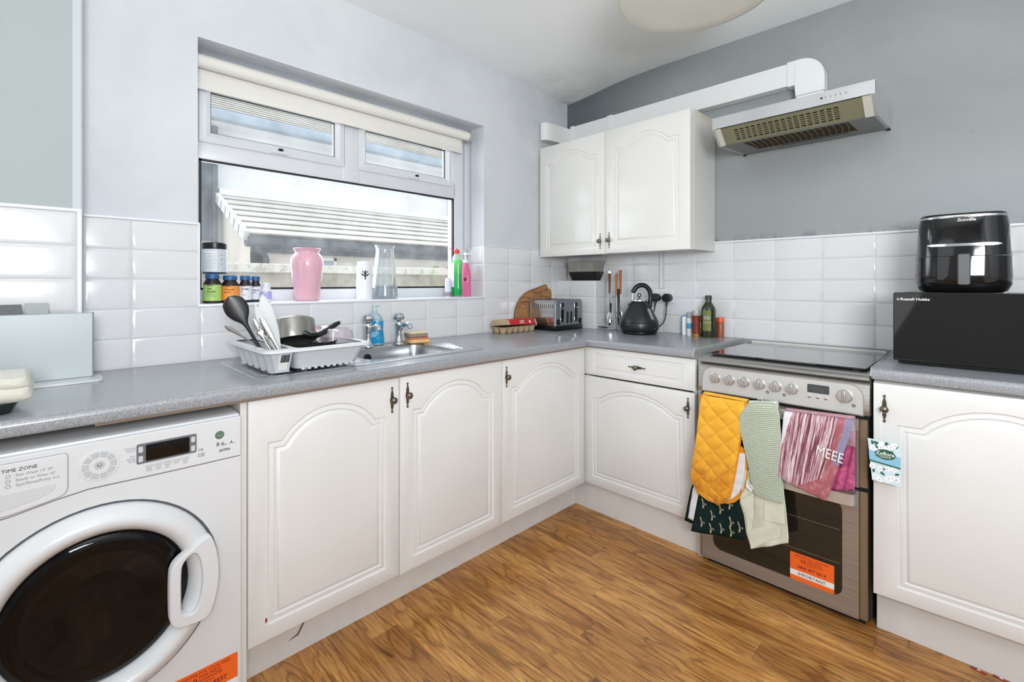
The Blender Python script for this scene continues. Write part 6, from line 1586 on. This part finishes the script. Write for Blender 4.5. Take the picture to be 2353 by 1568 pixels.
SF3 = [(1.493, 0.299), (1.54, 0.303), (1.537, 0.27), (1.526, 0.268)]
SRB = [(1.428, 0.177), (1.43, 0.178), (1.525, 0.264)]
TAG = [(1.414, 0.441), (1.444, 0.419), (1.431, 0.4), (1.412, 0.414)]
ST_L = [(1.541, 0.727), (1.538, 0.682), (1.534, 0.625), (1.529, 0.568), (1.527, 0.519), (1.524, 0.479)]
ST_R = [(1.751, 0.738), (1.745, 0.696), (1.73, 0.641), (1.712, 0.577), (1.693, 0.509), (1.674, 0.443)]
SP_L = [(1.707, 0.717), (1.701, 0.67), (1.688, 0.606), (1.675, 0.542), (1.669, 0.494), (1.669, 0.463)]
SP_R = [(1.75, 0.718), (1.75, 0.681), (1.748, 0.622), (1.748, 0.562), (1.748, 0.518), (1.747, 0.485)]
BEES =  [(1.241, 0.287), (1.31, 0.288), (1.277, 0.25), (1.234, 0.208), (1.314, 0.21), (1.351, 0.25), (1.384, 0.241), (1.272, 0.196), (1.352, 0.212), (1.346, 0.318)]
LEAF =  [(1.785, 0.683), (1.87, 0.686), (1.877, 0.551), (1.799, 0.547)]


def samp(P, t):
    """point at fraction t of a polyline by arc length"""
    ds = [hypot(P[i + 1][0] - P[i][0], P[i + 1][1] - P[i][1]) for i in range(len(P) - 1)]; T = sum(ds) * t
    for i, d in enumerate(ds):
        if T <= d or i == len(ds) - 1:
            k = min(1, T / d) if d > 0 else 0
            return (P[i][0] + (P[i + 1][0] - P[i][0]) * k, P[i][1] + (P[i + 1][1] - P[i][1]) * k)
        T -= d


def sheet(name, L, R, y, disp, nu, nv, mat, par, th=0.003, top=None, uv=False, y_top=None):
    """hanging cloth panel: L, R edge lines in (x,z); disp(u,v) moves it towards the room"""
    g = G()
    def P(u, v):
        a = samp(L, v); b = samp(R, v); x = a[0] + (b[0] - a[0]) * u; z = a[1] + (b[1] - a[1]) * u
        if top: z += top * sin(pi * u) ** 0.8 * max(0, 1 - v * 7) ** 2
        yy = y
        if y_top is not None and v < 0.08: yy = y_top + (y - y_top) * (v / 0.08) ** 0.5
        return (x, yy - disp(u, v), z)
    g.grid(P, nu, nv, uv)
    return obj(name, g, mat, par, True, ang=80, solid=th)


def over(name, L, R, mat, par, y_front, y_back=-0.6455, drop=0.10, th=0.003, n=12, down=True):
    """the strip that goes over the handle bar and hangs a little behind it"""
    (x0, z0), (x1, z1) = L[0], R[0]
    g = G()
    yb = -0.6395
    def P(u, v):
        x = x0 + (x1 - x0) * u; z = z0 + (z1 - z0) * u
        if v < 0.5:
            a = pi * v / 0.5; r = (abs(y_front) - abs(yb)) / 2; yc = -(abs(y_front) + abs(yb)) / 2
            return (x, yc - r * cos(a), z + min(r, 0.008) * sin(a))
        return (x, yb, z - drop * (v - 0.5) / 0.5)
    g.grid(P, n, 14)
    return obj(name, g, mat, par, True, ang=80, solid=th)


kk = N('mustard_quilted_cotton'); kk.set(0.9, 0, 0.15, sheen=0.2)
v = kk.coord(); sp = kk.sep(v)
base = kk.ramp(kk.noise(v, 12, 3), [(0.3, rgb(232, 168, 50)), (0.7, rgb(244, 184, 66))])
low = kk.math('MULTIPLY_ADD', sp[2], -6.5); kk.t.nodes[-1].inputs[2].default_value = -1.3; kk.t.nodes[-1].use_clamp = True
stn = kk.math('MULTIPLY', low, kk.ramp(kk.noise(v, 16, 5, 0.7), [(0.42, (0, 0, 0, 1)), (0.62, (1, 1, 1, 1))]))
base = kk.mix(kk.math('MULTIPLY', low, 0.45), base, rgb(226, 140, 30))
kk.color(kk.mix(kk.math('MULTIPLY', stn, 0.55), base, rgb(150, 74, 20))); MUST = kk.m
MUSTB = plain('mustard_binding', rgb(226, 150, 40), 0.9, 0, 0.15)
WQ = plain('white_cotton_lining', rgb(222, 223, 226), 0.95, 0, 0.1)
gl = thing('oven_glove', 'mustard yellow quilted double oven glove over the upper oven handle', 'oven glove', (1.30, -0.67, 0.745))
def quilt(u, v):
    s = v * 13.0; t_ = u * 4.4
    a = abs(sin(pi * (t_ + s) * 0.5 * 1.0)); b = abs(sin(pi * (t_ - s) * 0.5 * 1.0))
    return 0.0085 * (min(a, b) ** 0.42) + 0.010 * sin(pi * u) + 0.004 * sin(7 * u + 3 * v)
sheet('front_mitt', YG_L, YG_R, -0.672, quilt, 64, 150, MUST, gl, 0.003, y_top=-0.660)
obj('front_binding', G().tube([(x, -0.674, z) for x, z in YG_L + list(reversed(YG_R))], 0.0045, 8), MUSTB, gl, True, ang=80)
over('top_band', YG_L, YG_R, MUST, gl, -0.661)
sheet('back_mitt', YW_L, YW_R, -0.6655, lambda u, v: 0.002 * sin(9 * v), 8, 24, MUSTB, gl, 0.004)
sheet('back_lining', YI_L, YI_R, -0.6685, lambda u, v: 0.002 * abs(sin(16 * v)) + 0.001, 8, 40, WQ, gl, 0.002)
obj('back_binding', G().tube([(x, -0.6690, z) for x, z in [(1.411, 0.60)] + YW_R], 0.0045, 8), MUSTB, gl, True, ang=80)

gg = thing('oven_glove', 'dark green oven glove with bee pattern hanging below the yellow one', 'oven glove', (1.30, -0.66, 0.44))
kk = N('dark_green_cotton'); kk.set(0.9, 0, 0.15); kk.color(kk.ramp(kk.noise(kk.coord(), 8, 3), [(0.3, rgb(14, 28, 27)), (0.7, rgb(20, 44, 42))])); DG = kk.m
sheet('front_mitt', GL_L, GL_R, -0.6625, lambda u, v: 0.003 * sin(8 * u) * v + 0.004 * v, 20, 20, DG, gg, 0.003)
sheet('side_binding', GB_L, GB_R, -0.6535 - 0.004, lambda u, v: 0.0, 4, 10, DG, gg, 0.003)
sheet('side_lining', GW_L, GW_R, -0.6600, lambda u, v: 0.004 + 0.001 * sin(20 * v), 6, 20, WQ, gg, 0.0015)
BEE = plain('bee_print', rgb(170, 164, 128), 0.9); BEEW = plain('bee_print_pale', rgb(222, 218, 190), 0.9)
for x, z in BEES:
    for dx_, dz_, a_, l_, w_ in ((-0.003, 0.013, 20, 0.020, 0.0028), (0.000, -0.011, -12, 0.018, 0.0034)):
        P_ = [(x + dx_ + w_ * cos(t) * cos(radians(a_)) - l_ / 2 * sin(t) * sin(radians(a_)), z + dz_ + w_ * cos(t) * sin(radians(a_)) + l_ / 2 * sin(t) * cos(radians(a_))) for t in [2 * pi * i / 10 for i in range(10)]]
        b_ = obj('bee_motif', G().prism(P_, -0.6715, -0.6722, XZY), BEE, gg, True)
    for dx_ in (-0.001, 0.005, 0.011):
        P_ = [(x + dx_ + 0.0011 * cos(t), z + 0.001 + 0.0042 * sin(t)) for t in [2 * pi * i / 8 for i in range(8)]]
        obj('bee_motif', G().prism(P_, -0.6715, -0.6722, XZY), BEEW, gg, True)

# sage waffle towel
kk = N('sage_waffle_cotton'); kk.set(0.95, 0, 0.1, sheen=0.2)
uv = kk.n('ShaderNodeUVMap'); mp = kk.n('ShaderNodeMapping'); mp.inputs['Scale'].default_value = (22, 52, 1); kk.l(uv.outputs[0], mp.inputs[0]); sp = kk.sep(mp.outputs[0])
fu = kk.math('FRACT', sp[0]); fv = kk.math('FRACT', sp[1])
du_ = kk.math('ABSOLUTE', kk.math('SUBTRACT', fu, 0.5)); dv_ = kk.math('ABSOLUTE', kk.math('SUBTRACT', fv, 0.5))
hl_ = kk.math('MULTIPLY', kk.math('LESS_THAN', du_, 0.30), kk.math('LESS_THAN', dv_, 0.17))
kk.color(kk.mix(hl_, rgb(212, 218, 202), rgb(156, 166, 150))); SAGE = kk.m
kk = N('sage_terry'); kk.set(0.95, 0, 0.1, sheen=0.3); kk.color(kk.ramp(kk.noise(kk.coord(), 30, 3), [(0.3, rgb(206, 209, 190)), (0.7, rgb(218, 220, 204))])); kk.bump(kk.noise(kk.coord(), 300, 2), 0.6, 0.002); TERRY = kk.m
tw = thing('tea_towel', 'pale sage waffle-weave towel hanging in the middle of the oven handle', 'towel', (1.46, -0.67, 0.745))
sheet('front_layer', SG_L, SG_R, -0.680, lambda u, v: 0.004 * abs(sin(pi * v * 52)) ** 0.5 * abs(sin(pi * u * 22)) ** 0.5 + 0.010 * sin(pi * u) + 0.004 * sin(5 * u + 9 * v), 88, 208, SAGE, tw, 0.003, top=0.010, uv=True, y_top=-0.662)
over('top_band', SG_L, SG_R, TERRY, tw, -0.664)
sheet('rear_layer', SR_L, SR_R, -0.668, lambda u, v: 0.004 * sin(11 * u + 2) + 0.004 * sin(3 * u), 30, 40, TERRY, tw, 0.003)
def flap(name, poly, y, mat, th=0.003): obj(name, G().prism(poly, y + th, y, XZY, 0.0008), mat, tw, True)
flap('left_fold', SF1, -0.679, TERRY); flap('right_fold', SF2, -0.681, TERRY)
flap('corner_fold', [(1.427, 0.176), (1.530, 0.262), (1.530, 0.30), (1.415, 0.25)], -0.6765, TERRY)
flap('care_label', TAG, -0.6865, PALE, 0.001)
for k_ in range(3):
    a = Vector((1.4145 + 0.004 * k_, 0.437 - 0.008 * k_)); b = a + Vector((0.016, -0.012)); d = Vector((0.0006, 0.0008))
    obj('label_line', G().prism([tuple(a), tuple(b), tuple(b + d), tuple(a + d)], -0.6868, -0.6872, XZY), INK, tw, True)
obj('hanging_loop', G().torus((1.458, -0.668, 0.752), 0.007, 0.0018, Mx, 16, 6, 0, pi), TERRY, tw, True)

# striped towel
kk = N('plum_striped_cotton'); kk.set(0.92, 0, 0.1)
uv = kk.n('ShaderNodeUVMap'); sp = kk.sep(uv.outputs[0])
cb = kk.n('ShaderNodeCombineXYZ'); kk.l(kk.math('MULTIPLY', sp[0], 26.0), cb.inputs[0]); kk.l(kk.math('MULTIPLY', sp[1], 1.0), cb.inputs[1])
st = kk.noise(cb.outputs[0], 1.0, 4, 0.75, 0.2)
body = kk.ramp(st, [(0.36, rgb(108, 64, 74)), (0.43, rgb(146, 92, 102)), (0.50, rgb(204, 168, 178)), (0.56, rgb(220, 216, 212)), (0.63, rgb(142, 134, 132)), (0.68, rgb(176, 132, 142))], 'CONSTANT')
pl_ = kk.ramp(kk.noise(uv.outputs[0], 9, 3), [(0.45, rgb(166, 96, 104)), (0.6, rgb(188, 122, 128))])
edge_ = kk.math('GREATER_THAN', sp[0], 0.80)
low = kk.math('GREATER_THAN', kk.math('ADD', kk.math('MULTIPLY', sp[0], 0.55), sp[1]), 1.20)
m1 = kk.math('MAXIMUM', edge_, low)
col = kk.mix(kk.math('MULTIPLY', m1, 0.95), body, pl_)
blu = kk.math('MULTIPLY', kk.math('GREATER_THAN', kk.math('ADD', sp[0], kk.math('MULTIPLY', kk.noise(uv.outputs[0], 4, 2), 0.12)), 0.955), kk.math('LESS_THAN', sp[1], 0.55))
col = kk.mix(kk.math('MULTIPLY', blu, 0.9), col, rgb(140, 142, 172))
wht = kk.math('LESS_THAN', kk.math('ADD', sp[0], kk.math('MULTIPLY', sp[1], 0.22)), 0.13)
col = kk.mix(wht, col, rgb(222, 220, 226)); kk.color(col); PLUM = kk.m
PINKC = plain('hot_pink_cotton', rgb(190, 88, 132), 0.6, 0, 0.3, 0.5, 40)
pt = thing('tea_towel', 'plum and white striped towel on the right of the upper oven handle', 'towel', (1.65, -0.67, 0.745))
sheet('front_layer', ST_L, ST_R, -0.6720, lambda u, v: 0.004 * sin(26 * u + 3 * v) * (0.5 + v) * 0.6 + 0.004 + 0.006 * v, 80, 50, PLUM, pt, 0.002, uv=True, y_top=-0.660)
over('top_band', ST_L, ST_R, plain('faded_plum', rgb(178, 140, 150), 0.9, 0, 0.1, 0.25, 60), pt, -0.661)
sheet('back_layer', SP_L, SP_R, -0.632, lambda u, v: 0.004 * sin(18 * u + 8 * v), 16, 24, PINKC, pt, 0.002)
text('MEEE', 0.050, (1.642, -0.6885, 0.600), PALE, pt, world=True, sx=0.72, M=FACE_Y @ Matrix.Rotation(radians(-9), 4, 'Z'))

# leaflet on the right-hand door
lf = thing('leaflet', 'small green and white flowery card tag hanging from the right-hand door handle', 'leaflet', (1.83, -0.665, 0.62))
LX0, LX1, LZ0, LZ1 = 1.790, 1.874, 0.545, 0.685; LY = -0.664
LP = [(LX0 - 0.002, LZ1), (LX1 - 0.002, LZ1 - 0.002), (LX1 + 0.003, LZ0 + 0.003), (LX0 + 0.010, LZ0 + 0.004)]
fl = lambda u, v, w: (u, LY - w - 0.10 * (u - LX0) * 0.0, v)
cd = obj('card', G().prism(LP, 0, 0.0008, fl), plain('pale_blue_card', rgb(206, 224, 234), 0.5), lf, True)
random.seed(3)
LEAFG = plain('leaf_green_print', rgb(44, 104, 74), 0.5); FLW = plain('flower_white_print', rgb(240, 242, 244), 0.5); FLC = plain('flower_centre', rgb(96, 104, 130), 0.5)
for i in range(54):
    zb = random.choice((0, 1)); x = LX0 + 0.010 + 0.066 * random.random(); z = (LZ1 - 0.008 - 0.036 * random.random()) if zb else (LZ0 + 0.009 + 0.044 * random.random())
    if i % 2:
        a_ = random.random() * pi; P_ = [(x + 0.0065 * cos(t) * cos(a_) - 0.0035 * sin(t) * sin(a_), z + 0.0065 * cos(t) * sin(a_) + 0.0035 * sin(t) * cos(a_)) for t in [2 * pi * q / 8 for q in range(8)]]
        obj('leaf_print', G().prism(P_, 0.0008, 0.0009 + i * 0.000012, fl), LEAFG, cd, True)
    else:
        P_ = [(x + (0.0078 + 0.0014 * cos(5 * t)) * cos(t), z + (0.0078 + 0.0014 * cos(5 * t)) * sin(t)) for t in [2 * pi * q / 20 for q in range(20)]]
        obj('flower_print', G().prism(P_, 0.0008, 0.0009 + i * 0.000012, fl), FLW, cd, True)
        P_ = [(x + 0.0016 * cos(t), z + 0.0016 * sin(t)) for t in [2 * pi * q / 6 for q in range(6)]]
        obj('flower_print', G().prism(P_, 0.0009 + i * 0.000012, 0.00092 + i * 0.000012, fl), FLC, cd, True)
obj('blue_band', G().prism([(LX0 + 0.003, LZ0 + 0.070), (LX1 - 0.001, LZ0 + 0.063), (LX1 - 0.001, LZ0 + 0.096), (LX0 + 0.001, LZ0 + 0.103)], 0.0008, 0.0018, fl), plain('sky_band', rgb(138, 190, 220), 0.5), cd, True)
obj('green_line', G().prism([(LX0 + 0.003, LZ0 + 0.066), (LX1 - 0.001, LZ0 + 0.058), (LX1 - 0.001, LZ0 + 0.063), (LX0 + 0.003, LZ0 + 0.071)], 0.0008, 0.0019, fl), LEAFG, cd, True)
ov = [(LX0 + 0.044 + 0.027 * cos(t), LZ0 + 0.096 + 0.0165 * sin(t)) for t in [2 * pi * q / 24 for q in range(24)]]
obj('green_oval', G().prism(ov, 0.0008, 0.0021, fl), plain('oval_green', rgb(34, 92, 64), 0.5), cd, True)
text('Zoflora', 0.0158, (LX0 + 0.044, LY - 0.0023, LZ0 + 0.0935), PALE, cd, world=True, align='CENTER', bold=0.0003)
text('CONCENTRATED\nDISINFECTANT', 0.0042, (LX0 + 0.044, LY - 0.0023, LZ0 + 0.0885), PALE, cd, world=True, align='CENTER')
obj('string', G().tube([(1.823, -0.648, 0.776), (1.822, LY, 0.74), (1.823, LY, 0.686)], 0.0007, 5), PALE, lf, True)

# sweet wrappers on the floor by the plinth
for i, (x, y, rz) in enumerate(((2.050, -0.560, -6), (2.098, -0.556, -12))):
    t = thing('wrapper', ('larger scrap of red wrapper on the floor by the right plinth' if i == 0 else 'scrap of red wrapper by the right plinth, nearest the frame corner'), 'litter', (x, y, 0.0), rz)
    obj('foil', G().prism([(-0.018, 0), (0.016, -0.003), (0.018, 0.003), (-0.016, 0.006)], 0.0002, 0.0030, XYZ, 0.0005), plain('wrapper_red', rgb(150, 40, 40), 0.4), t)
    obj('white_stripe', G().prism([(-0.004, 0), (0.003, -0.002), (0.004, 0.004), (-0.003, 0.005)], 0.0030, 0.0034, XYZ), PALE, t)

# ------------------------------------------------------------------ ceiling lamp
lp = thing('ceiling_drum', 'beige drum with a flat round underside hanging from the ceiling, cut by the top edge', 'disc', (1.352, -0.998, 2.2))  # drum stands in for a soft-edged darker disc on the ceiling
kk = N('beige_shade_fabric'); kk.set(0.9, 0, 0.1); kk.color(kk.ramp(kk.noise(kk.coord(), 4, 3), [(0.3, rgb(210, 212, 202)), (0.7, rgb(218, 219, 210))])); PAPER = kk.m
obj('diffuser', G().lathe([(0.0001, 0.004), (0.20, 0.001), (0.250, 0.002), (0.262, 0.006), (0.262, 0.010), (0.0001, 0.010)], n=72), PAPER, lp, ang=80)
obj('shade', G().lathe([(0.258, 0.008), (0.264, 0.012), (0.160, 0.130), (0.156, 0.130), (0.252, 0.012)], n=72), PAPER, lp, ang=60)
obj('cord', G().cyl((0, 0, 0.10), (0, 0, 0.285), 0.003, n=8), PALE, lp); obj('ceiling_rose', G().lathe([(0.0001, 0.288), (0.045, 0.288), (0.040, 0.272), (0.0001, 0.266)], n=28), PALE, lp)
obj('frame', G().cyl((-0.158, 0, 0.128), (0.158, 0, 0.128), 0.003, n=8).cyl((0, -0.158, 0.128), (0, 0.158, 0.128), 0.003, n=8), STL, lp); obj('inner_ball', G().sphere((0, 0, 0.07), 0.03, 16, 10), PALE, lp)

# ------------------------------------------------------------------ repeats share a group phrase
GROUPS = {'supplement_jar': 'supplement jars on the window sill', 'base_cabinet': 'white base cupboards', 'worktop': 'speckled grey worktops',
          'plinth': 'white plinth boards', 'tap': 'pillar taps on the sink', 'fork': 'forks in the dish rack', 'table_knife': 'knives in the dish rack',
          'sponge': 'sponges by the taps', 'plug': 'plugs in the double socket', 'oven_glove': 'oven gloves on the cooker',
          'tea_towel': 'towels on the oven handle', 'wrapper': 'wrapper scraps on the floor'}
for o in list(COL.objects):
    if o.parent is None and o.get('category') and o.name.split('.')[0] in GROUPS:
        o['group'] = GROUPS[o.name.split('.')[0]]
